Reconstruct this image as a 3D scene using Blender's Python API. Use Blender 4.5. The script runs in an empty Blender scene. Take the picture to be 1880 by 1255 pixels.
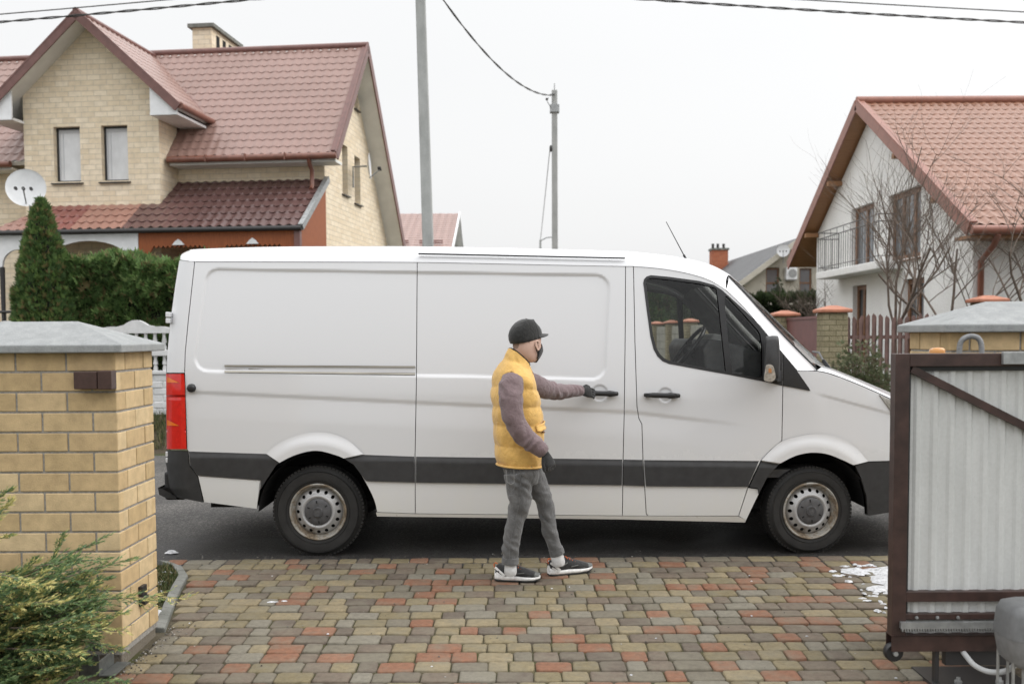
import bpy, bmesh, math, random
import numpy as np
from mathutils import Vector, Matrix, geometry, noise
rad = math.radians
RNG = random.Random(7)
sc = bpy.context.scene
COL = sc.collection

# ------------------------------------------------------------------ camera model (35 mm lens, slight downward pitch)
F = 1828.0; PITCH = rad(3.0); ROLL = -0.0055; CH = 1.65
CX, CY = 940.0, 612.5 + F * math.tan(PITCH)
def ray(px, py):
    dx, dy = px - CX, py - CY
    c, s = math.cos(ROLL), math.sin(ROLL)
    u = (dx * c + dy * s) / F; v = -(-dx * s + dy * c) / F
    return u, math.cos(PITCH) + v * math.sin(PITCH), -math.sin(PITCH) + v * math.cos(PITCH)
def at(px, py, Y):
    d = ray(px, py); t = Y / d[1]
    return Vector((d[0] * t, Y, CH + d[2] * t))
def atn(px, py, Y):
    d = ray(px, py); t = Y / d[1]
    return np.stack([d[0] * t, Y + 0 * px, CH + d[2] * t], -1)
def gz(Y):                                   # the drive falls gently from the road to the camera
    return -0.027 * (7.35 - max(Y, 2.5)) if Y < 7.35 else 0.0
def gnd(px, py):
    d = ray(px, py); t = (-CH - .027 * 7.35) / (d[2] - .027 * d[1])
    return Vector((d[0] * t, d[1] * t, CH + d[2] * t))

# ------------------------------------------------------------------ objects
def tag(o, label=None, cat=None, group=None, kind=None):
    if label: o['label'] = label
    if cat: o['category'] = cat
    if group: o['group'] = group
    if kind: o['kind'] = kind
    return o
def thing(name, label, cat, loc=(0, 0, 0), rz=0, group=None):
    o = bpy.data.objects.new(name, None); COL.objects.link(o)
    o.empty_display_size = .2
    o.location = loc; o.rotation_euler = (0, 0, rz)
    return tag(o, label, cat, group, 'thing')
def rootloc(p):
    v = Vector((0, 0, 0))
    while p is not None:
        v = v + p.location; p = p.parent
    return v
def copy_tree(o, parent=None):
    c = o.copy(); COL.objects.link(c)
    if parent is not None: c.parent = parent
    for ch in list(o.children): copy_tree(ch, c)
    return c
def add_mesh(name, verts, faces, mat, parent=None, world=False, smooth=None, uv=False, bevel=0, subsurf=0, recalc=True):
    me = bpy.data.meshes.new(name)
    if world and parent is not None:
        off = rootloc(parent); verts = [(v[0] - off.x, v[1] - off.y, v[2] - off.z) for v in verts]
    me.from_pydata([tuple(map(float, v)) for v in verts], [], [tuple(int(i) for i in f) for f in faces])
    if recalc:
        bm = bmesh.new(); bm.from_mesh(me); bmesh.ops.recalc_face_normals(bm, faces=bm.faces); bm.to_mesh(me); bm.free()
    me.update()
    if uv:
        lay = me.uv_layers.new(name='UVMap')
        buf = np.zeros(len(me.loops) * 2)
        co = np.empty(len(me.vertices) * 3); me.vertices.foreach_get('co', co); co = co.reshape(-1, 3)
        for p in me.polygons:
            n = p.normal; ax = (abs(n.x), abs(n.y), abs(n.z))
            k = (1, 2) if ax[0] >= ax[1] and ax[0] > ax[2] else ((0, 2) if ax[1] > ax[2] else (0, 1))
            for li in p.loop_indices:
                c = co[me.loops[li].vertex_index]; buf[2 * li] = c[k[0]]; buf[2 * li + 1] = c[k[1]]
        lay.data.foreach_set('uv', buf)
    if smooth is not None:
        me.shade_smooth()
        if smooth < 180: me.set_sharp_from_angle(angle=rad(smooth))
    if mat is not None:
        for m_ in (mat if isinstance(mat, (list, tuple)) else [mat]): me.materials.append(m_)
    o = bpy.data.objects.new(name, me); COL.objects.link(o)
    if parent is not None: o.parent = parent
    if bevel:
        b = o.modifiers.new('bevel', 'BEVEL'); b.width = bevel; b.segments = 2; b.limit_method = 'ANGLE'; b.angle_limit = rad(40)
    if subsurf:
        s = o.modifiers.new('sub', 'SUBSURF'); s.levels = subsurf; s.render_levels = subsurf
    return o

class MB:
    def __init__(s): s.v = []; s.f = []
    def add(s, vs, fs):
        b = len(s.v); s.v += [tuple(v) for v in vs]; s.f += [tuple(i + b for i in f) for f in fs]; return s
    def box(s, x0, x1, y0, y1, z0, z1):
        return s.add([(x, y, z) for x in (x0, x1) for y in (y0, y1) for z in (z0, z1)],
                     [(0, 1, 3, 2), (4, 6, 7, 5), (0, 4, 5, 1), (2, 3, 7, 6), (0, 2, 6, 4), (1, 5, 7, 3)])
    def hexa(s, lo, hi):                     # lo, hi: 4 corners each, same winding
        return s.add(list(lo) + list(hi), [(3, 2, 1, 0), (4, 5, 6, 7)] + [(i, (i + 1) % 4, (i + 1) % 4 + 4, i + 4) for i in range(4)])
    def obox(s, a, b, w, h, up=(0, 0, 1)):   # bar from a to b
        a, b = Vector(a), Vector(b); d = (b - a).normalized(); u = Vector(up)
        r = d.cross(u)
        if r.length < 1e-4: r = d.cross(Vector((1, 0, 0)))
        r.normalize(); u = r.cross(d).normalized()
        q = [(-1, -1), (1, -1), (1, 1), (-1, 1)]
        return s.hexa([a + r * (w / 2 * i) + u * (h / 2 * j) for i, j in q], [b + r * (w / 2 * i) + u * (h / 2 * j) for i, j in q])
    def tube(s, pts, rs, n=8, caps=True):
        pts = [Vector(p) for p in pts]
        if not hasattr(rs, '__len__'): rs = [rs] * len(pts)
        vs = []; fs = []; prev = None
        for i, p in enumerate(pts):
            d = (pts[min(i + 1, len(pts) - 1)] - pts[max(i - 1, 0)])
            d = d.normalized() if d.length > 1e-9 else Vector((0, 0, 1))
            if prev is None:
                r = d.cross(Vector((0, 0, 1)));
                if r.length < .05: r = d.cross(Vector((1, 0, 0)))
            else: r = prev - d * prev.dot(d)
            r.normalize(); prev = r; u = d.cross(r)
            rr = rs[i]; ra, rb = rr if hasattr(rr, '__len__') else (rr, rr)
            for k in range(n):
                t = 2 * math.pi * k / n; vs.append(p + r * (ra * math.cos(t)) + u * (rb * math.sin(t)))
        for i in range(len(pts) - 1):
            for k in range(n):
                fs.append((i * n + k, i * n + (k + 1) % n, (i + 1) * n + (k + 1) % n, (i + 1) * n + k))
        if caps:
            fs.append(tuple(range(n - 1, -1, -1))); m = (len(pts) - 1) * n; fs.append(tuple(m + k for k in range(n)))
        return s.add(vs, fs)
    def lathe(s, prof, c=(0, 0, 0), ax='Y', n=48, close=False):   # prof: (radius, height along axis)
        vs = []; fs = []; m = len(prof)
        for k in range(n):
            t = 2 * math.pi * k / n; ct, st = math.cos(t), math.sin(t)
            for r, h in prof:
                p = {'Y': (r * ct, h, r * st), 'Z': (r * ct, r * st, h), 'X': (h, r * ct, r * st)}[ax]
                vs.append((p[0] + c[0], p[1] + c[1], p[2] + c[2]))
        for k in range(n):
            k2 = (k + 1) % n
            for i in range(m if close else m - 1):
                j = (i + 1) % m
                fs.append((k * m + i, k2 * m + i, k2 * m + j, k * m + j))
        return s.add(vs, fs)
    def ball(s, c, r, n=12, rot=None):
        rx, ry, rz = r if hasattr(r, '__len__') else (r, r, r); vs = []; fs = []; m = n // 2
        for i in range(1, m):
            a = math.pi * i / m
            for k in range(n):
                t = 2 * math.pi * k / n
                vs.append(Vector((rx * math.sin(a) * math.cos(t), ry * math.sin(a) * math.sin(t), rz * math.cos(a))))
        vs += [Vector((0, 0, rz)), Vector((0, 0, -rz))]
        if rot is not None: vs = [rot @ v for v in vs]
        for i in range(m - 2):
            for k in range(n): fs.append((i * n + k, (i + 1) * n + k, (i + 1) * n + (k + 1) % n, i * n + (k + 1) % n))
        T = (m - 1) * n
        for k in range(n):
            fs.append((T, k, (k + 1) % n)); fs.append((T + 1, (m - 2) * n + (k + 1) % n, (m - 2) * n + k))
        return s.add([v + Vector(c) for v in vs], fs)
    def grid(s, fn, nu, nv, flip=False):
        vs = [fn(i / nu, j / nv) for j in range(nv + 1) for i in range(nu + 1)]; w = nu + 1
        fs = [(j * w + i, j * w + i + 1, (j + 1) * w + i + 1, (j + 1) * w + i) for j in range(nv) for i in range(nu)]
        if flip: fs = [f[::-1] for f in fs]
        return s.add(vs, fs)
    def prism(s, poly, d):                   # 3-D polygon extruded along vector d
        n = len(poly); d = Vector(d); a = [Vector(p) for p in poly]
        return s.add(a + [p + d for p in a], [tuple(range(n - 1, -1, -1)), tuple(range(n, 2 * n))] + [(i, (i + 1) % n, (i + 1) % n + n, i + n) for i in range(n)])
    def rings(s, rs, n=40, caps=True):       # rs: (centre, rx, ry, heading, tilt, power)
        vs = []; fs = []
        for c, rx, ry, hd, tilt, pw in rs:
            ch, sh = math.cos(hd), math.sin(hd)
            for k in range(n):
                t = 2 * math.pi * k / n; ct, st = math.cos(t), math.sin(t)
                x = rx * math.copysign(abs(ct) ** (2 / pw), ct); y = ry * math.copysign(abs(st) ** (2 / pw), st)
                vs.append((c[0] + x * ch - y * sh, c[1] + x * sh + y * ch, c[2] + tilt * x))
        for i in range(len(rs) - 1):
            for k in range(n): fs.append((i * n + k, i * n + (k + 1) % n, (i + 1) * n + (k + 1) % n, (i + 1) * n + k))
        if caps:
            fs.append(tuple(range(n - 1, -1, -1))); m = (len(rs) - 1) * n; fs.append(tuple(m + k for k in range(n)))
        return s.add(vs, fs)
    def build(s, name, mat, parent=None, **k): return add_mesh(name, s.v, s.f, mat, parent, **k)
def fuse(mb, name, mat, parent, voxel=.008, it=4, disp=None, world=True):
    o = mb.build('tmp', None)
    r = o.modifiers.new('r', 'REMESH'); r.mode = 'VOXEL'; r.voxel_size = voxel
    if it:
        sm = o.modifiers.new('s', 'SMOOTH'); sm.iterations = it; sm.factor = .5
    dg = bpy.context.evaluated_depsgraph_get()
    me = bpy.data.meshes.new_from_object(o.evaluated_get(dg))
    vs = np.empty(len(me.vertices) * 3); me.vertices.foreach_get('co', vs); vs = vs.reshape(-1, 3)
    if disp:
        ns = np.empty(len(me.vertices) * 3); me.vertices.foreach_get('normal', ns); ns = ns.reshape(-1, 3)
        vs = vs + ns * np.array([disp(Vector(v)) for v in vs])[:, None]
    fs = [tuple(p.vertices) for p in me.polygons]
    bpy.data.objects.remove(o); bpy.data.meshes.remove(me)
    return add_mesh(name, vs, fs, mat, parent, world=world, smooth=180)

# ------------------------------------------------------------------ materials
def srgb(r, g, b):
    f = lambda c: (c / 255 / 12.92) if c <= 10 else ((c / 255 + .055) / 1.055) ** 2.4
    return (f(r), f(g), f(b))
class NT:
    def __init__(s, name):
        s.m = bpy.data.materials.new(name); s.m.use_nodes = True; s.t = s.m.node_tree; s.t.nodes.clear()
        s.out = s.t.nodes.new('ShaderNodeOutputMaterial')
    def n(s, typ, **k):
        nd = s.t.nodes.new(typ)
        for a, b in k.items():
            if a.startswith('_'): nd.inputs[a[1:].replace('_', ' ')].default_value = b
            else: setattr(nd, a, b)
        return nd
    def l(s, a, b): s.t.links.new(a, b)
    def noise(s, scale, detail=4, rough=.55, coord='Object', dist=0, stretch=None):
        tc = s.n('ShaderNodeTexCoord'); nz = s.n('ShaderNodeTexNoise')
        nz.inputs['Scale'].default_value = scale; nz.inputs['Detail'].default_value = detail; nz.inputs['Roughness'].default_value = rough
        nz.inputs['Distortion'].default_value = dist
        src = tc.outputs[coord]
        if stretch:
            mp = s.n('ShaderNodeMapping'); mp.inputs['Scale'].default_value = stretch; s.l(src, mp.inputs['Vector']); src = mp.outputs[0]
        s.l(src, nz.inputs['Vector']); return nz.outputs['Fac']
    def ramp(s, fac, stops, interp='LINEAR'):
        r = s.n('ShaderNodeValToRGB'); e = r.color_ramp.elements; r.color_ramp.interpolation = interp
        while len(e) < len(stops): e.new(.5)
        for el, (p, c) in zip(e, stops):
            el.position = p; el.color = (*c, 1) if len(c) == 3 else c
        if fac is not None: s.l(fac, r.inputs['Fac'])
        return r.outputs['Color']
    def mix(s, fac, a, b, typ='MIX'):
        m = s.n('ShaderNodeMix', data_type='RGBA', blend_type=typ)
        for sock, v in ((m.inputs[0], fac), (m.inputs[6], a), (m.inputs[7], b)):
            if isinstance(v, (int, float)): sock.default_value = v
            elif isinstance(v, tuple): sock.default_value = (*v, 1) if len(v) == 3 else v
            else: s.l(v, sock)
        return m.outputs[2]
    def bsdf(s, col, rough=.6, metal=0, spec=.5, bump=None, bumpd=.01, coat=0, **k):
        b = s.n('ShaderNodeBsdfPrincipled')
        for nm, v in (('Base Color', col), ('Roughness', rough), ('Metallic', metal), ('Specular IOR Level', spec), ('Coat Weight', coat)):
            if isinstance(v, tuple): b.inputs[nm].default_value = (*v, 1)
            elif isinstance(v, (int, float)): b.inputs[nm].default_value = v
            else: s.l(v, b.inputs[nm])
        if coat: b.inputs['Coat Roughness'].default_value = .06
        if bump is not None:
            bm = s.n('ShaderNodeBump'); bm.inputs['Distance'].default_value = bumpd; bm.inputs['Strength'].default_value = k.get('bs', 1.0)
            s.l(bump, bm.inputs['Height']); s.l(bm.outputs[0], b.inputs['Normal'])
        s.l(b.outputs[0], s.out.inputs[0]); s.b = b; return s.m
    def var(s, col, scale, amt, detail=4, stretch=None):   # natural tone variation of the substance
        f = s.noise(scale, detail, stretch=stretch)
        lo = tuple(c * (1 - amt) for c in col); hi = tuple(min(1, c * (1 + amt)) for c in col)
        return s.ramp(f, [(.3, lo), (.7, hi)])
def mat(name, col, rough=.6, metal=0, var=None, bump=None, spec=.5, coat=0, stretch=None):
    t = NT(name); c = t.var(col, var[0], var[1], stretch=stretch) if var else col
    b = t.noise(bump[0], 5, stretch=stretch) if bump else None
    return t.bsdf(c, rough, metal, spec, b, bump[1] if bump else .01, coat)
def brick_mat(name, c1, c2, mortar, bw=.25, bh=.088, mt=.010, bumpd=.004):
    t = NT(name); uv = t.n('ShaderNodeTexCoord'); br = t.n('ShaderNodeTexBrick')
    t.l(uv.outputs['UV'], br.inputs['Vector'])
    br.inputs['Color1'].default_value = (*c1, 1); br.inputs['Color2'].default_value = (*c2, 1); br.inputs['Mortar'].default_value = (*mortar, 1)
    br.inputs['Scale'].default_value = 1; br.inputs['Mortar Size'].default_value = mt / 2; br.inputs['Brick Width'].default_value = bw + mt
    br.inputs['Row Height'].default_value = bh + mt; br.inputs['Mortar Smooth'].default_value = .2; br.inputs['Bias'].default_value = -.1
    f = t.noise(9, 5); c = t.mix(.35, br.outputs['Color'], t.ramp(f, [(.3, (.55, .55, .55)), (.7, (1, 1, 1))]), 'MULTIPLY')
    return t.bsdf(c, .85, 0, .3, br.outputs['Fac'], -bumpd)
def glass_mat(name, tint=(.55, .57, .56), ior=1.5, rough=.0):
    t = NT(name); tr = t.n('ShaderNodeBsdfTransparent'); tr.inputs[0].default_value = (*tint, 1)
    gl = t.n('ShaderNodeBsdfGlossy'); gl.inputs['Roughness'].default_value = rough
    fr = t.n('ShaderNodeFresnel'); fr.inputs['IOR'].default_value = ior; mx = t.n('ShaderNodeMixShader')
    t.l(fr.outputs[0], mx.inputs[0]); t.l(tr.outputs[0], mx.inputs[1]); t.l(gl.outputs[0], mx.inputs[2]); t.l(mx.outputs[0], t.out.inputs[0])
    return t.m
def island_mat(name, stops, rough=.7, noise_=(30, .25), spec=.4, bump=None, interp='CONSTANT', bumpd=.003):
    t = NT(name); g = t.n('ShaderNodeNewGeometry')
    c = t.ramp(g.outputs['Random Per Island'], stops, interp)
    f = t.noise(noise_[0], 6, .65)
    c = t.mix(1, c, t.ramp(f, [(.25, (1 - noise_[1],) * 3), (.75, (1, 1, 1))]), 'MULTIPLY')
    return t.bsdf(c, rough, 0, spec, t.noise(bump, 6, .7) if bump else None, bumpd)

# ------------------------------------------------------------------ triangulated planar fills
def poly_sd(P, poly):                        # signed distance (negative inside), P: n x 2
    poly = np.asarray(poly, float); d = np.full(len(P), 1e18); ins = np.zeros(len(P), bool)
    for a, b in zip(poly, np.roll(poly, -1, 0)):
        e = b - a; w = P - a
        t = np.clip((w @ e) / max(e @ e, 1e-12), 0, 1); q = w - t[:, None] * e
        d = np.minimum(d, (q * q).sum(1))
        c = (a[1] <= P[:, 1]) != (b[1] <= P[:, 1])
        with np.errstate(divide='ignore', invalid='ignore'):
            xi = a[0] + (P[:, 1] - a[1]) * e[0] / (e[1] if e[1] else 1e-12)
        ins ^= c & (P[:, 0] < xi)
    d = np.sqrt(d); return np.where(ins, -d, d)
def area2(p): return sum(a[0] * b[1] - b[0] * a[1] for a, b in zip(p, p[1:] + p[:1]))
def inset(poly, g):
    p = [Vector(q[:2]) for q in poly]
    if area2([tuple(q) for q in p]) < 0: p.reverse()
    out = []; n = len(p)
    for i in range(n):
        a, b, c = p[i - 1], p[i], p[(i + 1) % n]
        d1 = (b - a).normalized(); d2 = (c - b).normalized()
        n1 = Vector((-d1.y, d1.x)); n2 = Vector((-d2.y, d2.x)); m = n1 + n2
        k = max(m.dot(n1), .4); out.append(tuple(b + m * (g / k)))
    return out
def resample(poly, step):
    out = []
    for a, b in zip(poly, list(poly[1:]) + [poly[0]]):
        L = math.dist(a, b); n = max(1, int(round(L / step)))
        out += [(a[0] + (b[0] - a[0]) * i / n, a[1] + (b[1] - a[1]) * i / n) for i in range(n)]
    return out
def smooth_line(pts, n=4, closed=False):     # Catmull-Rom
    out = []; m = len(pts); P = [Vector(p) for p in pts]
    for i in range(m if closed else m - 1):
        p0 = P[(i - 1) % m] if closed or i else P[0]; p1, p2 = P[i], P[(i + 1) % m]
        p3 = P[(i + 2) % m] if closed or i + 2 < m else P[-1]
        for k in range(n):
            t = k / n
            out.append(tuple(.5 * ((2 * p1) + (p2 - p0) * t + (2 * p0 - 5 * p1 + 4 * p2 - p3) * t * t + (3 * p1 - p0 - 3 * p2 + p3) * t ** 3)))
    if not closed: out.append(tuple(P[-1]))
    return out
def cdt(poly, holes=(), step=None, bstep=None):
    loops = [resample(list(poly), bstep) if bstep else list(poly)] + [resample(list(h), bstep) if bstep else list(h) for h in holes]
    pts = []; edges = []
    for lp in loops:
        b = len(pts); n = len(lp); pts += lp; edges += [(b + i, b + (i + 1) % n) for i in range(n)]
    if step:
        A = np.array(loops[0]); x0, y0 = A.min(0); x1, y1 = A.max(0)
        gx, gy = np.meshgrid(np.arange(x0 + step / 2, x1, step), np.arange(y0 + step / 2, y1, step))
        gx = gx + (np.arange(gx.shape[0]) % 2)[:, None] * step / 2
        G = np.stack([gx.ravel(), gy.ravel()], 1); sd = poly_sd(G, loops[0])
        for h in loops[1:]: sd = np.maximum(sd, -poly_sd(G, h))
        pts += [tuple(p) for p in G[sd < -step * .45]]
    r = geometry.delaunay_2d_cdt([Vector(p[:2]) for p in pts], edges, [], 0, 1e-5)
    V = np.array([tuple(v) for v in r[0]]); T = np.array([f for f in r[2] if len(f) == 3])
    C = V[T].mean(1); sd = poly_sd(C, loops[0])
    for h in loops[1:]: sd = np.maximum(sd, -poly_sd(C, h))
    T = T[sd < 0]
    nb = [len(l) for l in loops]; orig = r[3]   # map loops to output vertices
    inv = {}
    for i, o in enumerate(orig):
        for k in o: inv[k] = i
    L = []; b = 0
    for n in nb: L.append([inv[b + i] for i in range(n)]); b += n
    return V, T, L
def plate(name, poly, holes, fn, mat_, parent, thick=None, step=None, uv=False, world=False, **k):
    """flat or mapped sheet: 2-D polygon with holes sent to 3-D by fn(x, y, depth); thick gives it a real thickness"""
    V, T, L = cdt(poly, holes, step); n = len(V)
    vs = [fn(x, y, 0) for x, y in V]
    a, b, c = (Vector(vs[i]) for i in T[0])
    fs = [tuple(t) for t in T]
    if thick is not None:
        vs += [fn(x, y, thick) for x, y in V]; fs += [tuple(i + n for i in t[::-1]) for t in T]
        for lp in L: fs += [(lp[i], lp[(i + 1) % len(lp)], lp[(i + 1) % len(lp)] + n, lp[i] + n) for i in range(len(lp))]
    o = add_mesh(name, vs, fs, mat_, parent, world=world, uv=uv, **k)
    return o
# ------------------------------------------------------------------ world, camera, sun
W = bpy.data.worlds.new('World'); sc.world = W; W.use_nodes = True
nt = W.node_tree; nt.nodes.clear()
def wn(t, **k):
    n = nt.nodes.new(t)
    for a, b in k.items(): setattr(n, a, b)
    return n
SUN_EL, SUN_AZ = rad(46), rad(86)            # azimuth clockwise from +Y (away from the camera)
sky = wn('ShaderNodeTexSky', sky_type='NISHITA', sun_disc=False, sun_elevation=SUN_EL, sun_rotation=SUN_AZ, air_density=2.0, dust_density=5.0)
hs = wn('ShaderNodeHueSaturation'); hs.inputs['Saturation'].default_value = .12
bg1 = wn('ShaderNodeBackground'); bg1.inputs['Strength'].default_value = .05
tc = wn('ShaderNodeTexCoord'); sp = wn('ShaderNodeSeparateXYZ')
mr = wn('ShaderNodeMapRange', interpolation_type='SMOOTHSTEP')   # overcast: the zenith is brighter than the horizon
for i, v in zip((1, 2, 3, 4), (.31, .56, .665, 1.55)): mr.inputs[i].default_value = v
nz = wn('ShaderNodeTexNoise'); nz.inputs['Scale'].default_value = 1.6; nz.inputs['Detail'].default_value = 4
mr2 = wn('ShaderNodeMapRange')
for i, v in zip((1, 2, 3, 4), (.3, .7, .985, 1.01)): mr2.inputs[i].default_value = v
mu = wn('ShaderNodeMath', operation='MULTIPLY'); cb = wn('ShaderNodeCombineColor')
bg2 = wn('ShaderNodeBackground'); bg2.inputs['Color'].default_value = (.985, .99, 1.0, 1)
ad = wn('ShaderNodeAddShader'); wo = wn('ShaderNodeOutputWorld')
ln = nt.links.new
ln(sky.outputs[0], hs.inputs['Color']); ln(hs.outputs[0], bg1.inputs['Color'])
ln(tc.outputs['Generated'], sp.inputs[0]); ln(sp.outputs['Z'], mr.inputs[0]); ln(tc.outputs['Generated'], nz.inputs['Vector'])
ln(nz.outputs['Fac'], mr2.inputs[0]); ln(mr.outputs[0], mu.inputs[0]); ln(mr2.outputs[0], mu.inputs[1]); ln(mu.outputs[0], bg2.inputs['Strength'])
ln(bg1.outputs[0], ad.inputs[0]); ln(bg2.outputs[0], ad.inputs[1]); ln(ad.outputs[0], wo.inputs[0])

sl = bpy.data.lights.new('sun', 'SUN'); sl.energy = .8; sl.angle = rad(45); sl.color = (1, .97, .93)
so = bpy.data.objects.new('sun', sl); COL.objects.link(so)
sd_ = Vector((math.sin(SUN_AZ) * math.cos(SUN_EL), math.cos(SUN_AZ) * math.cos(SUN_EL), math.sin(SUN_EL)))
so.rotation_euler = sd_.to_track_quat('Z', 'Y').to_euler()

cam = bpy.data.cameras.new('camera'); co = bpy.data.objects.new('camera', cam); COL.objects.link(co); sc.camera = co
cam.sensor_width = 36; cam.lens = 36 * F / 1880; cam.clip_end = 3000; cam.clip_start = .05
cam.shift_y = (CY - 627.5) / 1880
co.location = (0, 0, CH)
co.rotation_euler = (Matrix.Rotation(rad(90) - PITCH, 3, 'X') @ Matrix.Rotation(ROLL, 3, 'Z')).to_euler()
# the roll is about the optical axis; keep the frame centred where the lens shift puts it
cam.shift_x = 0.0
cam.dof.use_dof = True; cam.dof.focus_distance = 6.9; cam.dof.aperture_fstop = 2.5
vs_ = sc.view_settings; vs_.view_transform = 'Standard'; vs_.look = 'None'; vs_.exposure = 0.20; vs_.gamma = 1

# ------------------------------------------------------------------ shared materials
M = {}
def paint(name, col, dirt, zlo, zhi, seed):
    t = NT(name)
    f = t.noise(6, 6, .6, stretch=(1, 1, .35)); f2 = t.noise(90, 3, .6)
    tc_ = t.n('ShaderNodeTexCoord'); s_ = t.n('ShaderNodeSeparateXYZ'); t.l(tc_.outputs['Object'], s_.inputs[0])
    r_ = t.n('ShaderNodeMapRange'); [setattr(r_.inputs[i], 'default_value', v) for i, v in zip((1, 2, 3, 4), (zhi, zlo, 0, 1))]; t.l(s_.outputs['Z'], r_.inputs[0])
    m_ = t.n('ShaderNodeMath', operation='MULTIPLY'); t.l(f, m_.inputs[0]); t.l(r_.outputs[0], m_.inputs[1])
    sp_ = t.ramp(f2, [(.60, (0, 0, 0)), (.85, (.6, .6, .6))])
    a_ = t.n('ShaderNodeMath', operation='MULTIPLY_ADD'); t.l(sp_, a_.inputs[0]); t.l(r_.outputs[0], a_.inputs[1]); t.l(m_.outputs[0], a_.inputs[2])
    c = t.mix(t.ramp(a_.outputs[0], [(.05, (0, 0, 0)), (.9, (1, 1, 1))]), col, dirt)   # splashed road film, thickest low down
    rg = t.ramp(a_.outputs[0], [(0, (.22,) * 3), (1, (.55,) * 3)])
    return t.bsdf(c, rg, 0, .5, coat=.6)
M['paint'] = paint('white_van_paint', (.655, .66, .675), (.67, .665, .62), .30, .95, 0)
M['black_plastic'] = mat('dark_grey_plastic', (.027, .027, .028), .55, var=(14, .22), bump=(420, .0006))
M['trim_black'] = mat('black_trim', (.016, .016, .017), .4, var=(20, .2))
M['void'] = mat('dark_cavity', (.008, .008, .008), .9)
M['rubber'] = mat('tyre_rubber', (.017, .0165, .016), .72, var=(9, .35), bump=(160, .002))
def rusty(name, base, amt):
    t = NT(name); f = t.noise(7, 8, .7, dist=.4); f2 = t.noise(40, 5)
    c = t.mix(t.ramp(f, [(amt, (0, 0, 0)), (amt + .12, (1, 1, 1))]), base, t.ramp(f2, [(.3, (.10, .075, .05)), (.7, (.30, .24, .17))]))
    return t.bsdf(c, t.ramp(f, [(amt, (.38,) * 3), (amt + .1, (.85,) * 3)]), .25, .5, f2, .0015)
M['steel_rim'] = rusty('silver_wheel_paint', (.40, .40, .40), .60)
M['rusty_rim'] = rusty('weathered_rim_edge', (.36, .35, .32), .44)
M['hub'] = mat('grey_hub_plastic', (.075, .075, .078), .5, var=(25, .25))
M['red_lens'] = mat('red_tail_lens', (.62, .012, .008), .12, var=(30, .12), coat=.6)
M['orange_lens'] = mat('orange_lens', (.80, .16, .01), .15, coat=.5)
M['clear_lens'] = mat('clear_lens', (.42, .40, .37), .12, metal=.4, coat=.6, var=(60, .4))
M['tint_glass'] = glass_mat('tinted_cab_glass', (.87, .89, .88))
M['clear_glass'] = glass_mat('windscreen_glass', (.88, .90, .89))
M['cabin'] = mat('cab_plastic', (.085, .085, .087), .6, var=(12, .3))
M['cabin_light'] = mat('cab_grey_lining', (.28, .28, .27), .7, var=(12, .2))
M['alu'] = mat('door_rail_metal', (.30, .28, .24), .42, .6, var=(25, .3), stretch=(.1, 1, 4))
M['metal'] = mat('galvanised_metal', (.34, .35, .35), .45, .6, var=(18, .25))

# ------------------------------------------------------------------ the setting: ground, road, drive
g = MB(); N = 28
def terr(x, y):
    if y < 7.2: z = gz(y) - .05
    elif y < 14.2: z = -.03
    else: z = -.03 + .42 * min(1, max(0, (y - 14.35) / 1.0)) + .03
    return z
ys = [-60, -8, 0, 2.5, 5, 7.2, 7.4, 10, 14.3, 14.6, 14.9, 15.2, 15.5, 18, 25, 40, 80, 200, 900]
xs = [-700, -200, -60, -20, -10, -4, 0, 4, 10, 20, 60, 200, 700]
g.v = [(x, y, terr(x, y)) for y in ys for x in xs]; w_ = len(xs)
g.f = [(j * w_ + i, j * w_ + i + 1, (j + 1) * w_ + i + 1, (j + 1) * w_ + i) for j in range(len(ys) - 1) for i in range(w_ - 1)]
t = NT('winter_soil_and_turf'); f1 = t.noise(.9, 8, .65); f2 = t.noise(22, 6, .7)
M['soil'] = t.bsdf(t.mix(t.ramp(f1, [(.4, (0, 0, 0)), (.6, (1, 1, 1))]), t.ramp(f2, [(.3, (.035, .028, .02)), (.7, (.10, .08, .055))]), t.ramp(f2, [(.3, (.025, .035, .012)), (.7, (.07, .085, .03))])), .95, 0, .2, f2, .03)
tag(g.build('ground', M['soil'], smooth=60), kind='structure')
# asphalt street
t = NT('worn_asphalt'); f1 = t.noise(48, 8, .88); f2 = t.noise(1.3, 7, .6); f3 = t.noise(3.5, 6, .6, dist=.6, stretch=(.5, 1, 1))
c = t.ramp(f1, [(.36, (.018, .0175, .017)), (.47, (.062, .059, .056)), (.54, (.105, .10, .094)), (.64, (.32, .305, .285))])
c = t.mix(.8, c, t.ramp(f2, [(.35, (.55, .55, .55)), (.65, (1.15, 1.13, 1.1))]), 'MULTIPLY')
tp = t.n('ShaderNodeTexCoord'); sx = t.n('ShaderNodeSeparateXYZ'); t.l(tp.outputs['Object'], sx.inputs[0])   # damp gutter strip along the setts; under the van it is painted shade
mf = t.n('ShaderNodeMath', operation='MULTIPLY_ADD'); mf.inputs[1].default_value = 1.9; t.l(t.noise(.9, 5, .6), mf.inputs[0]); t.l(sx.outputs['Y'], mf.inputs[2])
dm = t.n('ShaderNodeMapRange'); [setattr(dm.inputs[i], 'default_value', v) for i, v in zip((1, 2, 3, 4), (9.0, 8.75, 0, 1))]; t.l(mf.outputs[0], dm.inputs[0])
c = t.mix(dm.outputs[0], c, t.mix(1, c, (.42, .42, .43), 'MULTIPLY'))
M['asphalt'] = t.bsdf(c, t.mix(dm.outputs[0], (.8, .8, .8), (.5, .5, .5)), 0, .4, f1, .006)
r = MB()
ysr = [7.2, 8, 10, 12, 14.32]
r.grid(lambda u, v: (-60 + 120 * u, 7.06 + (14.32 - 7.06) * v, -.012 + .03 * math.sin(math.pi * v)), 40, 8)
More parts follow.
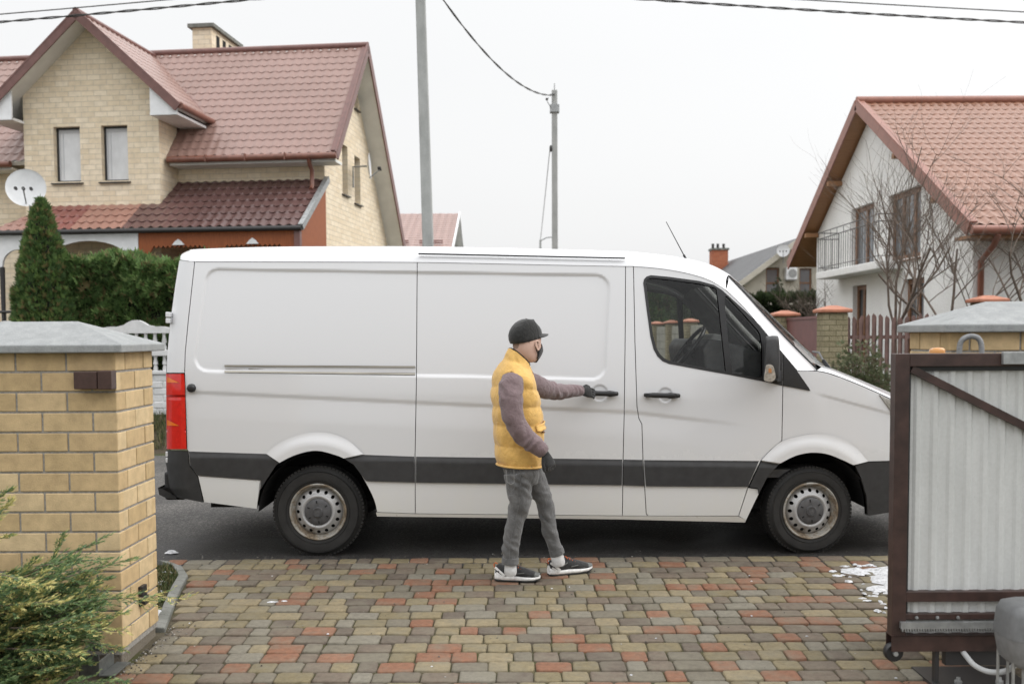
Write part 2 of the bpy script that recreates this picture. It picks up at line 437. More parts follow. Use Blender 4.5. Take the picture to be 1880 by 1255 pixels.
tag(r.build('road', M['asphalt'], smooth=60), kind='structure')
# side street running away between the gardens
r = MB(); r.box(-.8, 3.6, 14.5, 60, .2, .425)
tag(r.build('side_street', M['asphalt']), kind='structure')

# paved drive: tumbled concrete setts laid in courses
PAL = [(.0, (0.166, 0.136, 0.077)), (.13, (0.200, 0.164, 0.096)), (.26, (0.137, 0.108, 0.082)), (.40, (0.200, 0.095, 0.056)), (.53, (0.145, 0.128, 0.097)), (.63, (0.215, 0.108, 0.066)), (.69, (0.181, 0.165, 0.131)), (.78, (0.113, 0.091, 0.071)), (.89, (0.226, 0.185, 0.113))]
t = NT('tumbled_paving_setts'); gi = t.n('ShaderNodeNewGeometry'); c = t.ramp(gi.outputs['Random Per Island'], PAL, 'CONSTANT')
f1 = t.noise(30, 10, .82); f2 = t.noise(7, 6, .65, dist=.3); f3 = t.noise(190, 5, .8)
c = t.mix(1, c, t.ramp(f1, [(.30, (.58, .57, .54)), (.52, (1.0, 1.0, 1.0)), (.70, (1.35, 1.33, 1.27))]), 'MULTIPLY')
c = t.mix(t.ramp(f2, [(.42, (0, 0, 0)), (.72, (.65, .65, .65))]), c, (.17, .155, .115))
c = t.mix(t.ramp(f3, [(.60, (0, 0, 0)), (.72, (.5, .5, .5))]), c, (.045, .040, .033))
M['setts'] = t.bsdf(c, .78, 0, .35, f1, .004)
d = MB(); rr = random.Random(3)
def curb_x(y):                               # edge of the drive beside the brick pillar
    pts = [(2.0, -2.12), (4.9, -2.03), (5.6, -1.98), (6.0, -2.07), (6.45, -2.17), (6.8, -2.23), (7.1, -2.38), (7.35, -2.7)]
    return float(np.interp(y, [p[0] for p in pts], [p[1] for p in pts]))
def sett(x0, x1, y0, y1):
    z = gz((y0 + y1) / 2) + rr.uniform(-.003, .003); gp = .0030
    x0 += gp; x1 -= gp; y0 += gp; y1 -= gp
    w2, h2 = x1 - x0, y1 - y0; cr = .02
    def ring(k, zz):
        q = []
        for cx_, cy_, a0 in ((x1 - cr, y1 - cr, 0), (x0 + cr, y1 - cr, 90), (x0 + cr, y0 + cr, 180), (x1 - cr, y0 + cr, 270)):
            for da in (0, 45, 90):
                a = rad(a0 + da); q.append((cx_ + (cr - k) * math.cos(a) + jit[len(q)][0], cy_ + (cr - k) * math.sin(a) + jit[len(q)][1], zz))
        return q
    jit = [(rr.uniform(-.003, .003), rr.uniform(-.003, .003)) for _ in range(12)]
    tl = [rr.uniform(-.02, .02), rr.uniform(-.03, .03)]
    vs = []
    for k, dz in ((0, -.03), (0, -.006), (.003, -.0015), (.010, .001)):
        vs += [(p[0], p[1], p[2] + tl[0] * (p[0] - x0 - w2 / 2) + tl[1] * (p[1] - y0 - h2 / 2)) for p in ring(k, z + dz)]
    fs = [(a * 12 + i, a * 12 + (i + 1) % 12, (a + 1) * 12 + (i + 1) % 12, (a + 1) * 12 + i) for a in range(3) for i in range(12)]
    fs.append(tuple(36 + i for i in range(12)))
    d.add(vs, fs)
y = 2.4
while y < 7.22:
    x = curb_x(y + .07) + rr.uniform(-.02, .02) if y > 4.85 else -3.4 + rr.uniform(0, .1)
    xe = 4.2
    while x < xe:
        L = rr.choice((.105, .14, .14, .19, .19)); sett(x, x + L, y, y + .144); x += L
    y += .144
tag(d.build('paved_drive', M['setts'], smooth=40), kind='structure')
jb = MB()
jb.grid(lambda u, v: (-3.5 + 8 * u, 2.3 + 4.9 * v, gz(2.3 + 4.9 * v) - .012), 4, 30)
t = NT('sandy_joint_fill'); f1 = t.noise(120, 6, .7); f2 = t.noise(3, 5)
M['joint'] = t.bsdf(t.mix(t.ramp(f2, [(.45, (0, 0, 0)), (.62, (1, 1, 1))]), t.ramp(f1, [(.3, (.05, .043, .03)), (.7, (.13, .11, .075))]), t.ramp(f1, [(.3, (.03, .035, .012)), (.7, (.09, .09, .035))])), .95, 0, .2, f1, .004)
tag(jb.build('drive_bedding', M['joint']), kind='structure')
# concrete kerb along the drive
k = MB(); cl = [(curb_x(y_) - .045, y_) for y_ in (5.66, 5.75, 5.9, 6.05, 6.2, 6.35, 6.5, 6.65, 6.8, 6.92, 7.05, 7.2)]
for (xa, ya), (xb, yb) in zip(cl[:-1], cl[1:]):
    k.hexa([(xa - .035, ya, gz(ya) - .06), (xa + .035, ya, gz(ya) - .06), (xb + .035, yb, gz(yb) - .06), (xb - .035, yb, gz(yb) - .06)],
           [(xa - .035, ya, gz(ya) + .022), (xa + .03, ya, gz(ya) + .015), (xb + .03, yb, gz(yb) + .015), (xb - .035, yb, gz(yb) + .022)])
M['concrete'] = (lambda t: t.bsdf(t.mix(.6, t.ramp(t.noise(7, 7, .65), [(.3, (.13, .135, .118)), (.7, (.265, .265, .245))]), t.ramp(t.noise(150, 4, .7), [(.35, (.6, .6, .6)), (.6, (1, 1, 1))]), 'MULTIPLY'), .85, 0, .3, t.noise(90, 6, .7), .003))(NT('weathered_concrete'))
tag(k.build('kerb', M['concrete'], bevel=.006), kind='structure')
# strip of garden soil and grass behind the kerb, and blades of grass on it
v_ = MB(); v_.grid(lambda u, q: (-5.0 + (curb_x(5.6 + 1.5 * q) - .08 + 5.0) * u, 5.6 + 1.5 * q, gz(5.6 + 1.5 * q) + .005 + .02 * noise.noise((9 * u, 9 * q, 0))), 30, 14)
tag(v_.build('verge', M['soil'], smooth=60), kind='structure')
def grass(name, pts, h0, h1, m_, seed):
    q = MB(); r_ = random.Random(seed)
    for x, y_, z in pts:
        for _ in range(5):
            a = r_.uniform(0, 6.28); h = r_.uniform(h0, h1); ln_ = r_.uniform(.1, .8) * h; w2 = .003
            bx, by = x + r_.uniform(-.02, .02), y_ + r_.uniform(-.02, .02); ca, sa = math.cos(a), math.sin(a)
            q.add([(bx - sa * w2, by + ca * w2, z), (bx + sa * w2, by - ca * w2, z), (bx + ca * ln_ * .4 + sa * w2 * .7, by + sa * ln_ * .4 - ca * w2 * .7, z + h * .65), (bx + ca * ln_ * .4 - sa * w2 * .7, by + sa * ln_ * .4 + ca * w2 * .7, z + h * .65), (bx + ca * ln_, by + sa * ln_, z + h)], [(0, 1, 2, 3), (3, 2, 4)])
    return tag(q.build(name, m_, recalc=False), kind='stuff')
M['grass'] = island_mat('winter_grass', [(0, (.035, .06, .012)), (.35, (.06, .085, .02)), (.6, (.13, .12, .045)), (.8, (.22, .18, .085))], .8, (12, .4))
rg_ = random.Random(5)
gp_ = []
while len(gp_) < 900:
    y_ = rg_.uniform(5.7, 7.05); x = rg_.uniform(-2.75, curb_x(y_) - .1)
    if noise.noise((x * 4, y_ * 4, 3)) > -.1: gp_.append((x, y_, gz(y_)))
grass('grass', gp_, .02, .06, M['grass'], 8)
gp_ = [(rg_.uniform(-8, -3.4), rg_.uniform(14.3, 15.4), 0) for _ in range(2600)]
gp_ = [(x, y_, terr(x, y_) - .01) for x, y_, _ in gp_]
grass('grass', gp_, .04, .13, M['grass'], 9)
# snow left over on the paving
M['snow'] = (lambda t: t.bsdf(t.ramp(t.noise(45, 8, .75), [(.35, (.30, .30, .30)), (.48, (.58, .59, .61)), (.65, (.76, .77, .79))]), .6, 0, .4, t.noise(70, 6, .7), .01))(NT('old_snow'))
def snow(blobs, seed, nm='snow'):
    q = MB(); r_ = random.Random(seed)
    for x, y_, rx, ry, h in blobs:
        n = 22; base = len(q.v); rings_ = 5; zz = gz(y_) + .002; ph = r_.uniform(0, 99)
        vs = []; fs = []
        for i in range(rings_):
            u = 1 - i / (rings_ - 1) * .92
            for j in range(n):
                a = 6.283 * j / n; k_ = 1 + .55 * noise.noise((math.cos(a) * 1.6 + ph, math.sin(a) * 1.6, 0)) + .25 * noise.noise((math.cos(a) * 5 + ph, math.sin(a) * 5, 2))
                vs.append((x + rx * u * k_ * math.cos(a), y_ + ry * u * k_ * math.sin(a), zz + h * (1 - u * u) ** .8 * (1 + .5 * noise.noise((x * 9 + a * 2, y_ * 9, u * 4)))))
        fs = [(i * n + j, i * n + (j + 1) % n, (i + 1) * n + (j + 1) % n, (i + 1) * n + j) for i in range(rings_ - 1) for j in range(n)]
        fs.append(tuple((rings_ - 1) * n + j for j in range(n))); q.add(vs, fs)
    return tag(q.build(nm, M['snow'], smooth=70), kind='stuff')
rs_ = random.Random(12)
bl = [(2.54, 6.62, .12, .20, .018), (2.55, 6.25, .09, .18, .016), (2.38, 6.85, .10, .10, .018), (2.62, 6.85, .16, .12, .02), (2.40, 6.42, .08, .09, .015), (2.47, 6.02, .07, .09, .014)]
bl += [(rs_.uniform(2.2, 2.75), rs_.uniform(5.9, 7.05), rs_.uniform(.006, .03), rs_.uniform(.006, .03), rs_.uniform(.004, .010)) for _ in range(90)]
bl += [(-2.37, 6.62, .035, .07, .02), (-2.30, 6.35, .025, .10, .025), (-2.17, 5.95, .055, .05, .03), (-2.42, 6.9, .06, .03, .015), (-2.50, 7.02, .03, .02, .01), (-1.52, 6.20, .035, .016, .005), (-1.45, 6.22, .02, .014, .004), (-2.6, 7.5, .05, .03, .02)]
bl += [(rs_.uniform(-2, 2.3), rs_.uniform(4.6, 7.0), rs_.uniform(.004, .009), rs_.uniform(.004, .009), .004) for _ in range(14)]
snow(bl, 4)

M['grit'] = island_mat('road_grit', [(0, (.06, .055, .05)), (.3, (.14, .13, .115)), (.6, (.25, .23, .20)), (.88, (.45, .43, .40))], .9)
gr = MB(); rq_ = random.Random(31)
for k_ in range(900):
    if k_ < 560: x, y_ = rq_.uniform(-3.4, 3.2), 7.10 + abs(rq_.gauss(0, .35)); z = -.008
    elif k_ < 800: y_ = rq_.uniform(4.75, 5.75); x = curb_x(y_) + abs(rq_.gauss(0, .05)); z = gz(y_) + .002
    else: y_ = rq_.uniform(4.8, 7.0); x = rq_.uniform(-2, 2.4); z = gz(y_) + .001
    r__ = rq_.uniform(.002, .0055) * (1.3 if rq_.random() < .1 else 1); gr.ball((x, y_, z + r__ * .3), (r__ * rq_.uniform(.8, 1.4), r__ * rq_.uniform(.8, 1.3), r__ * .7), 6)
tag(gr.build('grit', M['grit']), kind='stuff')
# ------------------------------------------------------------------ delivery van
D = 7.35; HW = .995; VX, VY = .45, D + HW
van = thing('delivery_van', 'white panel van parked across the drive with a grey rubbing strip and red tail light', 'van', (VX, VY, 0))
E_PY = [440, 465, 473, 523, 585, 647, 685, 825, 848, 896, 912, 960]; E_PX = [340, 334, 330, 321.4, 313, 307, 305, 305, 304, 311, 321, 330]
RECESS = [(379, 492), (1121, 503.5), (1112, 698), (353, 682)]
REC_IN = inset(RECESS, 26)
def smooth01(t): t = np.clip(t, 0, 1); return t * t * (3 - 2 * t)
def dep(px, py, flat=False):
    px = np.asarray(px, float); py = np.asarray(py, float)
    q = py - .018 * (px - 350)
    d = .115 * (np.clip(720 - q, 0, None) / 242) ** 1.55 + .012 * (np.clip(q - 885, 0, None) / 63) ** 2
    yl = np.where(px < 1165, 724 + (px - 353) * .0456, 761 + (px - 1165) * .118); t = py - yl      # swage line
    gprof = np.where(t < 0, smooth01((t + 9) / 9), np.clip(1 - t / 44, 0, 1) ** 1.3)
    d += .0085 * gprof * smooth01((1395 - px) / 190) * smooth01((px - 338) / 20)
    sd = poly_sd(np.stack([px.ravel(), py.ravel()], 1), REC_IN).reshape(px.shape) - 26               # stamped cargo panel
    d += .013 * smooth01(-sd / 7 + .2)
    t = np.clip((np.interp(py, E_PY, E_PX) + 32 - px) / 32, 0, .985)                                 # rear corner
    d += .13 * (1 - np.sqrt(1 - t * t))
    d += .085 * (np.clip(px - 1400, 0, None) / 240) ** 2                                           # nose tapers in plan
    t = np.clip((px - 1632) / 92, 0, .97); d += .36 * (1 - np.sqrt(1 - t * t))
    for hx, hy, r in ((1101, 721, 16.5), (1221.5, 725, 15)):                                         # finger dishes
        rr_ = np.hypot(px - hx, py - hy); d += .011 * smooth01((r - rr_) / 5) * (1 - .35 * np.clip((hy + 16 - py) / 32, 0, 1))
    # fender crease running back from the black corner
    yl = 727 + (px - 1503) * .27; t = py - yl
    d += .007 * np.where(t < 0, smooth01((t + 7) / 7), np.clip(1 - t / 70, 0, 1)) * smooth01((px - 1492) / 30) * smooth01((1700 - px) / 90)
    return d
def S(px, py, ex=0.):
    px = np.asarray(px, float); py = np.asarray(py, float)
    return atn(px, py, D + dep(px, py) + ex)
def mirrored(o, parent=None):
    c = o.copy(); COL.objects.link(c); c.parent = parent or o.parent; c.scale = (1, -1, 1); return c
OFF = np.array([VX, VY, 0])
def vpanel(name, poly, mat_, holes=(), step=3.2, off=0., rim=.022, gap=.7, parent=van, offfn=None, mirror=True, lip=.0025):
    poly = inset(poly, gap); holes = [list(h) for h in holes]
    V, T, L = cdt(poly, holes, step, step * .9)
    x, y = V[:, 0], V[:, 1]; o_ = offfn(x, y) if offfn else off
    def P(x, y): return S(x, y, offfn(x, y) if offfn else off)
    p = P(x, y); e = .6
    nx = P(x + e, y) - P(x - e, y); ny = P(x, y + e) - P(x, y - e)
    n = np.cross(nx, ny); n /= np.linalg.norm(n, axis=1)[:, None]; n[n[:, 1] > 0] *= -1
    a = p[T]; fn_ = np.cross(a[:, 1] - a[:, 0], a[:, 2] - a[:, 0]); T = np.where((fn_[:, 1] > 0)[:, None], T[:, ::-1], T)
    vs = [p]; ns = [n]; fs = [tuple(t) for t in T]; c = len(p)
    dr = np.stack([p[:, 0], p[:, 1], p[:, 2] - CH], 1); dr /= np.linalg.norm(dr, axis=1)[:, None]
    for lp in L:
        m = len(lp); b = p[lp]; tan = np.roll(b, -1, 0) - np.roll(b, 1, 0); tan /= np.linalg.norm(tan, axis=1)[:, None] + 1e-9
        rn = np.cross(tan, n[lp]); rn /= np.linalg.norm(rn, axis=1)[:, None] + 1e-9
        q = b + n[lp] * -rim
        r1 = n[lp] * .35 + rn * .9; r1 /= np.linalg.norm(r1, axis=1)[:, None]
        # folded edge
        vs += [b, q]; ns += [r1, rn]
        fs += [(c + i, c + (i + 1) % m, c + m + (i + 1) % m, c + m + i) for i in range(m)]; c += 2 * m
    vs = np.concatenate(vs) - OFF; ns = np.concatenate(ns)
    o = add_mesh(name, vs, fs, mat_, parent, recalc=False)
    o.data.shade_smooth(); o.data.normals_split_custom_set_from_vertices([tuple(v) for v in ns])
    if mirror: mirrored(o)
    return o
circ_px = lambda x, y, r: [(x + r * math.cos(6.2832 * i / 36), y + r * math.sin(6.2832 * i / 36)) for i in range(36)]
ARCH_R = [(692, 940), (686, 916), (669, 882), (649, 853), (621, 836), (591, 827.5), (567, 827.5), (537.5, 836), (508, 853), (489, 881), (477, 900)]
ARCH_F = [(1593, 946), (1591, 911), (1581, 877), (1566, 853), (1545, 842.5), (1518, 832.5), (1489, 830), (1460, 836), (1433, 849.5), (1411, 872), (1392, 909), (1370, 954)]
AR = smooth_line(ARCH_R, 3); AF = smooth_line(ARCH_F, 3)
# bodywork
vpanel('side_panel', [(357.5, 480), (766, 481), (764.5, 700), (762, 837), (762.5, 942.5)] + AR + [(472, 934), (374.5, 921.5), (363, 873), (348, 854), (345.5, 827), (343.4, 825), (339, 684.5), (340, 647), (346, 585)], M['paint'])
vpanel('rear_pillar', [(357.5, 480), (346, 585), (340, 647), (339, 684.5), (305.3, 684.5), (307, 647), (313, 585), (321.4, 523), (329, 477)], M['paint'])
door = vpanel('sliding_door', [(766, 481), (1148.5, 488.5), (1148, 600), (1146, 760), (1144, 842), (1142.7, 946.5), (762.5, 942.5), (762, 837), (764.5, 700)], M['paint'], [circ_px(1101, 721, 17.5)])
vpanel('door_pillar', [(1148.5, 488.5), (1163, 488.7), (1165.6, 624), (1169.5, 746), (1173, 768), (1178.5, 778), (1180.5, 843), (1186.5, 942), (1190, 946.8), (1142.7, 946.5), (1144, 842), (1146, 760), (1148, 600)], M['paint'])
DOOR_TOP = [(1163, 488.7), (1205, 492), (1246, 498), (1285, 507.5), (1309, 517), (1333, 532), (1367, 565), (1404, 609), (1437, 647.5)]
WIN = [(1181, 519), (1182.5, 512.5), (1187, 507.5), (1195, 505), (1228, 508), (1284, 515.5), (1311, 523), (1326, 532.5), (1367, 569.5), (1396, 597), (1409, 613), (1436, 647), (1436.3, 708), (1402, 700), (1338, 687.5), (1284, 678), (1228, 667.5), (1216, 662.5), (1207, 654), (1200, 641), (1194, 618), (1187, 567)]
fd = vpanel('driver_door', smooth_line(DOOR_TOP, 3) + [(1437.3, 707), (1435.5, 808.5), (1416, 825), (1397, 845), (1373, 894.5), (1356, 946.8), (1190, 946.8), (1186.5, 942), (1180.5, 843), (1178.5, 778), (1173, 768), (1169.5, 746), (1165.6, 624)], M['paint'], [inset(WIN, 2.5), circ_px(1221.5, 725, 16)])
for hx, hy, r_, par in ((1101, 721, 17.5, door), (1221.5, 725, 16, fd)): vpanel('finger_dish', circ_px(hx, hy, r_), M['paint'], step=1.5, gap=0, rim=.002, parent=par, mirror=False)
wing = vpanel('front_wing', [(1437.3, 648), (1464.5, 680.5), (1500, 680.5), (1520, 684.5), (1545, 693), (1581, 707.5), (1613, 721.5), (1645, 737), (1680, 758), (1716, 792), (1719, 849), (1632, 846), (1594, 847), (1566, 853)] + AF[9:27] + [(1397, 845), (1416, 825), (1435.5, 808.5), (1437.3, 707)], M['paint'])
vpanel('wing_flap', [(1373, 894.5), (1392, 897), (1395, 903), (1370, 955), (1356, 946.8)], M['paint'], step=6)
vpanel('rear_lower_panel', [(363.5, 873), (478, 881), (472, 934), (374.5, 921.5)], M['paint'], off=-.008, rim=.03)
M['sill_paint'] = rusty('chipped_sill_paint', (.60, .59, .55), .61)
vpanel('sill', [(690, 940), (762, 942.5), (1142, 946.5), (1356, 947), (1370, 954), (1368, 958.5), (1142, 953), (692, 947.5)], M['sill_paint'], off=-.006, rim=.05, gap=.2)
# wheel-arch lips
def lip_off(cx, cy):
    return lambda x, y: -.006 - .022 * smooth01((139 - np.hypot(x - cx, y - cy)) / 26) + 0 * x
vpanel('wheel_arch_lip', smooth_line([(488, 832), (513, 812), (552, 796.5), (581, 792), (610, 794.5), (640, 808), (667, 833)], 4) + [(631, 841)] + smooth_line([(621, 836.5), (591, 828), (567, 828), (537.5, 836.5), (513, 849)], 3), M['paint'], step=3.2, offfn=lip_off(581, 931), rim=.045, gap=.1)
vpanel('wheel_arch_lip', smooth_line([(1397.5, 844.5), (1416, 825), (1435, 809.5), (1460, 801.5), (1494, 795.5), (1528, 798), (1557, 809), (1577, 826), (1594, 846.5)], 4) + [(1569, 853)] + smooth_line([(1566, 853), (1545, 843), (1518, 833), (1489, 830.5), (1460, 836.5), (1433, 850)], 3), M['paint'], step=3.2, offfn=lip_off(1494, 935), rim=.045, gap=.1)
# rubbing strips
BP = M['black_plastic']
mk = dict(offfn=lambda x, y: -.001 - .014 * smooth01((y - .018 * (x - 350) - 828) / 13), rim=.02, step=4)
vpanel('side_moulding', [(346, 827.5), (488, 832), (514, 838), (514, 849), (507, 854), (489, 881.5), (477, 900), (478.5, 881.5), (363.5, 873), (348.5, 855)], BP, **mk)
vpanel('side_moulding', [(631, 841), (667, 833.5), (761, 837), (761.5, 886), (673, 883.5), (670, 881.5), (649, 853), (633, 843)], BP, **mk)
vpanel('side_moulding', [(763.3, 837), (1143, 842.3), (1142.3, 891), (763, 886)], BP, **mk)
vpanel('side_moulding', [(1144.5, 842.4), (1180, 843), (1184, 892.5), (1143.8, 891)], BP, **mk)
vpanel('side_moulding', [(1182, 843.3), (1394.5, 845), (1373, 893.8), (1185.8, 892.8)], BP, **mk)
vpanel('side_moulding', [(1397.5, 845.3), (1432, 851), (1411, 872.5), (1393, 907), (1391, 896.5), (1375.3, 893.8)], BP, **mk)
# bumpers, lamps
vpanel('rear_bumper', [(304.5, 826), (345.5, 827.5), (348, 854), (363, 873), (374, 922.5), (350, 918), (321, 912), (311, 896), (303.5, 848)], BP, off=-.004, rim=.03)
vpanel('rear_bumper', [(289, 894), (300, 897), (324, 910), (324, 916.5), (305, 914.5), (291.5, 908)], BP, off=-.01, rim=.25, step=6)
vpanel('front_bumper', [(1569, 853), (1594, 847.3), (1632, 846.5), (1719, 849.5), (1717, 925), (1690, 935), (1632, 941), (1596, 946.5), (1592.5, 946.5), (1590.5, 911), (1580.5, 877)], BP, off=-.012, rim=.05)
tl = vpanel('tail_light', [(304.3, 685.3), (338.5, 685.3), (340, 705), (343, 824.5), (305.2, 824.5)], M['red_lens'], offfn=lambda x, y: -.012 - .008 * np.cos((y - 755) / 9.) * (np.abs(y - 730) < 4) + .006 * ((np.abs(y - 727) < 1.6) | (np.abs(y - 790) < 1.2)), step=3, mirror=False)
for za in (701, 780):
    vpanel('reflector', [(306, za - 11), (326, za - 1), (330, za + 1.5), (306, za + 1.5)], M['orange_lens'], off=-.017, step=5, parent=tl, rim=.006, mirror=False)
for c_ in [mirrored(tl)]:
    for ch in tl.children: mirrored(ch, c_).scale = (1, 1, 1)
# cargo-door rail with its slot
vpanel('door_rail', [(412, 669.5), (762, 671.5), (762, 674.5), (412, 672.5)], M['alu'], off=-.010, rim=.02, gap=0, step=5)
vpanel('door_rail', [(412, 680), (762, 684), (762, 687.5), (412, 683)], M['alu'], off=-.010, rim=.02, gap=0, step=5)
M['rail_web'] = mat('dusty_rail_channel', (.20, .18, .15), .55, .3, var=(30, .35), stretch=(.1, 1, 3))
vpanel('door_rail', [(412, 672.5), (762, 674.5), (762, 684), (412, 680)], M['rail_web'], off=.001, rim=.01, gap=0, step=5)
vpanel('door_seal', [(768, 464.2), (1147.5, 472.5), (1147.5, 474), (768, 465.9)], M['trim_black'], off=-.012, rim=.02, gap=0, step=8)
# glazing frame and glass
G1 = [(1186, 519), (1187.5, 514), (1192, 510.5), (1198, 510), (1228, 513), (1284, 520.5), (1312, 528), (1315.5, 531), (1319.5, 560), (1332.5, 681), (1284, 672.5), (1229, 662), (1219, 657), (1211, 649), (1204.5, 637), (1199, 616), (1192, 567)]
G2 = [(1330, 545), (1333, 543), (1338, 547), (1367, 578), (1392, 606.5), (1396, 614), (1399, 634), (1399.5, 688), (1396, 692), (1388, 692), (1345, 684.5), (1341.5, 660), (1334, 596)]
wf = vpanel('window_frame', WIN, M['trim_black'], [G1, G2], off=-.003, rim=.03, gap=0, step=6, parent=fd, mirror=False)
gl = vpanel('door_window', inset(G1, -1.5), M['tint_glass'], off=.012, rim=.003, gap=0, step=8, parent=fd, mirror=False)
gq = vpanel('quarter_window', inset(G2, -1.5), M['tint_glass'], off=.012, rim=.003, gap=0, step=8, parent=fd, mirror=False)
fd2 = [o for o in van.children if o.name.startswith('driver_door') and o is not fd][0]
fd2.name = 'passenger_door'
for o in (wf, gl, gq): mirrored(o, fd2).scale = (1, 1, 1)
vpanel('corner_trim', [(1438, 649.5), (1464, 681), (1485, 711), (1488.5, 717.5), (1438, 708)], M['trim_black'], off=-.008, rim=.02, gap=.3, step=8)
# dark inner skin behind every shut line
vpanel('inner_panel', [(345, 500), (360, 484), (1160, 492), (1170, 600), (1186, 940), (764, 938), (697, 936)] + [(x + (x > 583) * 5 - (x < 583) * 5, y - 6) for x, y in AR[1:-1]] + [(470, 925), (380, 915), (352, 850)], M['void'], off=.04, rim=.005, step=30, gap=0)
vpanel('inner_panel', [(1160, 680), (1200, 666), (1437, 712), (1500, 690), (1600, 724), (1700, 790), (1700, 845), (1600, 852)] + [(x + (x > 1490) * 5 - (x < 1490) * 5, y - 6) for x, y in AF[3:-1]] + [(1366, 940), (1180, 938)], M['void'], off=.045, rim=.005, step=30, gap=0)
# roof and screen pillars: gutter line E, crown line K, mirrored about the centre
EL = [(330, 476), (336, 477), (346, 478.3), (360, 479.3), (480, 479.6), (620, 480), (766, 480.6), (900, 483), (1040, 486), (1148, 488), (1163, 488.2), (1205, 491.5), (1246, 497.5), (1285, 507), (1309, 516.5), (1333, 531.5)]
KL = [(334, 466), (338, 463.5), (347, 459.8), (362, 457), (480, 453.2), (620, 452), (766, 452.3), (900, 454.6), (1040, 457.8), (1150, 461.3), (1165, 462.2), (1205, 466.5), (1255, 473.7), (1293, 483.5), (1315, 493), (1336, 506.5)]
EL2 = smooth_line(EL, 3); KL2 = smooth_line(KL, 3)
def roof_station(e, k):
    E_ = S(e[0], e[1] + .5, -.004); u = (k[0] - 330) / 1000
    rear = max(0, (346 - k[0]) / 12)
    K_ = np.array(at(k[0], k[1], D + .30 + .02 * rear))
    bow = .13 * max(0, (k[0] - 1080) / 255) ** 1.5; C1 = np.array([E_[0], E_[1] + .22 * (K_[1] - E_[1]), E_[2] + .72 * (K_[2] - E_[2])])
    pts = []
    for i in range(9):
        s_ = i / 8; pts.append((1 - s_) ** 2 * E_ + 2 * s_ * (1 - s_) * C1 + s_ * s_ * K_)
    for i in range(1, 8):
        s_ = i / 7; pts.append(np.array([K_[0] + bow * (1 - (1 - s_) ** 2), K_[1] + (VY - K_[1]) * s_, K_[2] + .034 * (1 - (1 - s_) ** 2)]))
    half = pts
    full = half + [np.array([p[0], 2 * VY - p[1], p[2]]) for p in half[-2::-1]]
    return full
st = [roof_station(e, k) for e, k in zip(EL2, KL2)]
mb = MB(); w_ = len(st[0]); mb.v = [tuple(p) for r_ in st for p in r_]
mb.f = [(j * w_ + i, j * w_ + i + 1, (j + 1) * w_ + i + 1, (j + 1) * w_ + i) for j in range(len(st) - 1) for i in range(w_ - 1)]
mb.f.append(tuple(range(w_)))
mb.build('roof', M['paint'], van, world=True, smooth=50)
hl = MB(); sel = st[27:]
hl.v = [(p[0], p[1], p[2] - .035) for r_ in sel for p in r_[3:-3]]; w2 = len(sel[0]) - 6
hl.f = [(j * w2 + i, j * w2 + i + 1, (j + 1) * w2 + i + 1, (j + 1) * w2 + i) for j in range(len(sel) - 1) for i in range(w2 - 1)]
hl.build('headliner', M['cabin'], van, world=True, smooth=60)
# A-pillars
PE = smooth_line([(1333, 531.5), (1367, 564.5), (1404, 608.5), (1437, 647.5), (1464.5, 680)], 4)
PK = smooth_line([(1336, 506.5), (1367, 539), (1408.5, 585), (1450, 629), (1500, 679)], 4)
pb = MB(); m_ = 7; screen_edge = []
for e, k in zip(PE, PK):
    E_ = S(e[0], e[1], -.004); u = (k[0] - 1336) / 164; K_ = np.array(at(k[0], k[1], D + .30 - .02 * u))
    screen_edge.append(K_); C1 = np.array([.3 * E_[0] + .7 * K_[0], E_[1] + .25 * (K_[1] - E_[1]), .3 * E_[2] + .7 * K_[2]])
    for i in range(m_):
        s_ = i / (m_ - 1); pb.v.append(tuple((1 - s_) ** 2 * E_ + 2 * s_ * (1 - s_) * C1 + s_ * s_ * K_))
nE = len(PE)
pb.f = [(j * m_ + i, j * m_ + i + 1, (j + 1) * m_ + i + 1, (j + 1) * m_ + i) for j in range(nE - 1) for i in range(m_ - 1)]
mirrored(pb.build('windscreen_pillar', M['paint'], van, world=True, smooth=60))
pi = MB(); pi.v = [(v[0] - .03, v[1] + .05, v[2] - .03) for v in pb.v]; pi.f = list(pb.f)
mirrored(pi.build('pillar_lining', M['cabin_light'], van, world=True, smooth=60))
# windscreen
def screen(u, v, off=0.):
    e = screen_edge[min(int(v * (nE - 1)), nE - 1)]; s_ = 2 * u - 1
    return (e[0] + (.13 + .13 * v) * (1 - s_ * s_) - off, VY + s_ * (VY - e[1]), e[2] + .034 * (1 - s_ * s_) * (1 - v) - off)
mb = MB().grid(lambda u, v: screen(u, v), 16, nE - 1); mb.build('windscreen', M['clear_glass'], van, world=True, smooth=180)
q = MB(); q.tube([screen(0, v / 8) for v in range(9)], .012, 6); q.tube([screen(1, v / 8) for v in range(9)], .012, 6)
q.tube([screen(u / 12, 1) for u in range(13)], .016, 6)
q.build('windscreen_seal', M['trim_black'], van, world=True, smooth=60)
q = MB(); q.tube([screen(.12, .98, -.03), screen(.3, .93, -.03), screen(.5, .9, -.03)], .009, 6); q.tube([screen(.12, .98, -.03), (screen(.1, 1)[0] + .05, screen(.1, 1)[1], screen(.1, 1)[2] + .0)], .016, 6)
q.build('wiper', M['trim_black'], van, world=True, smooth=60)
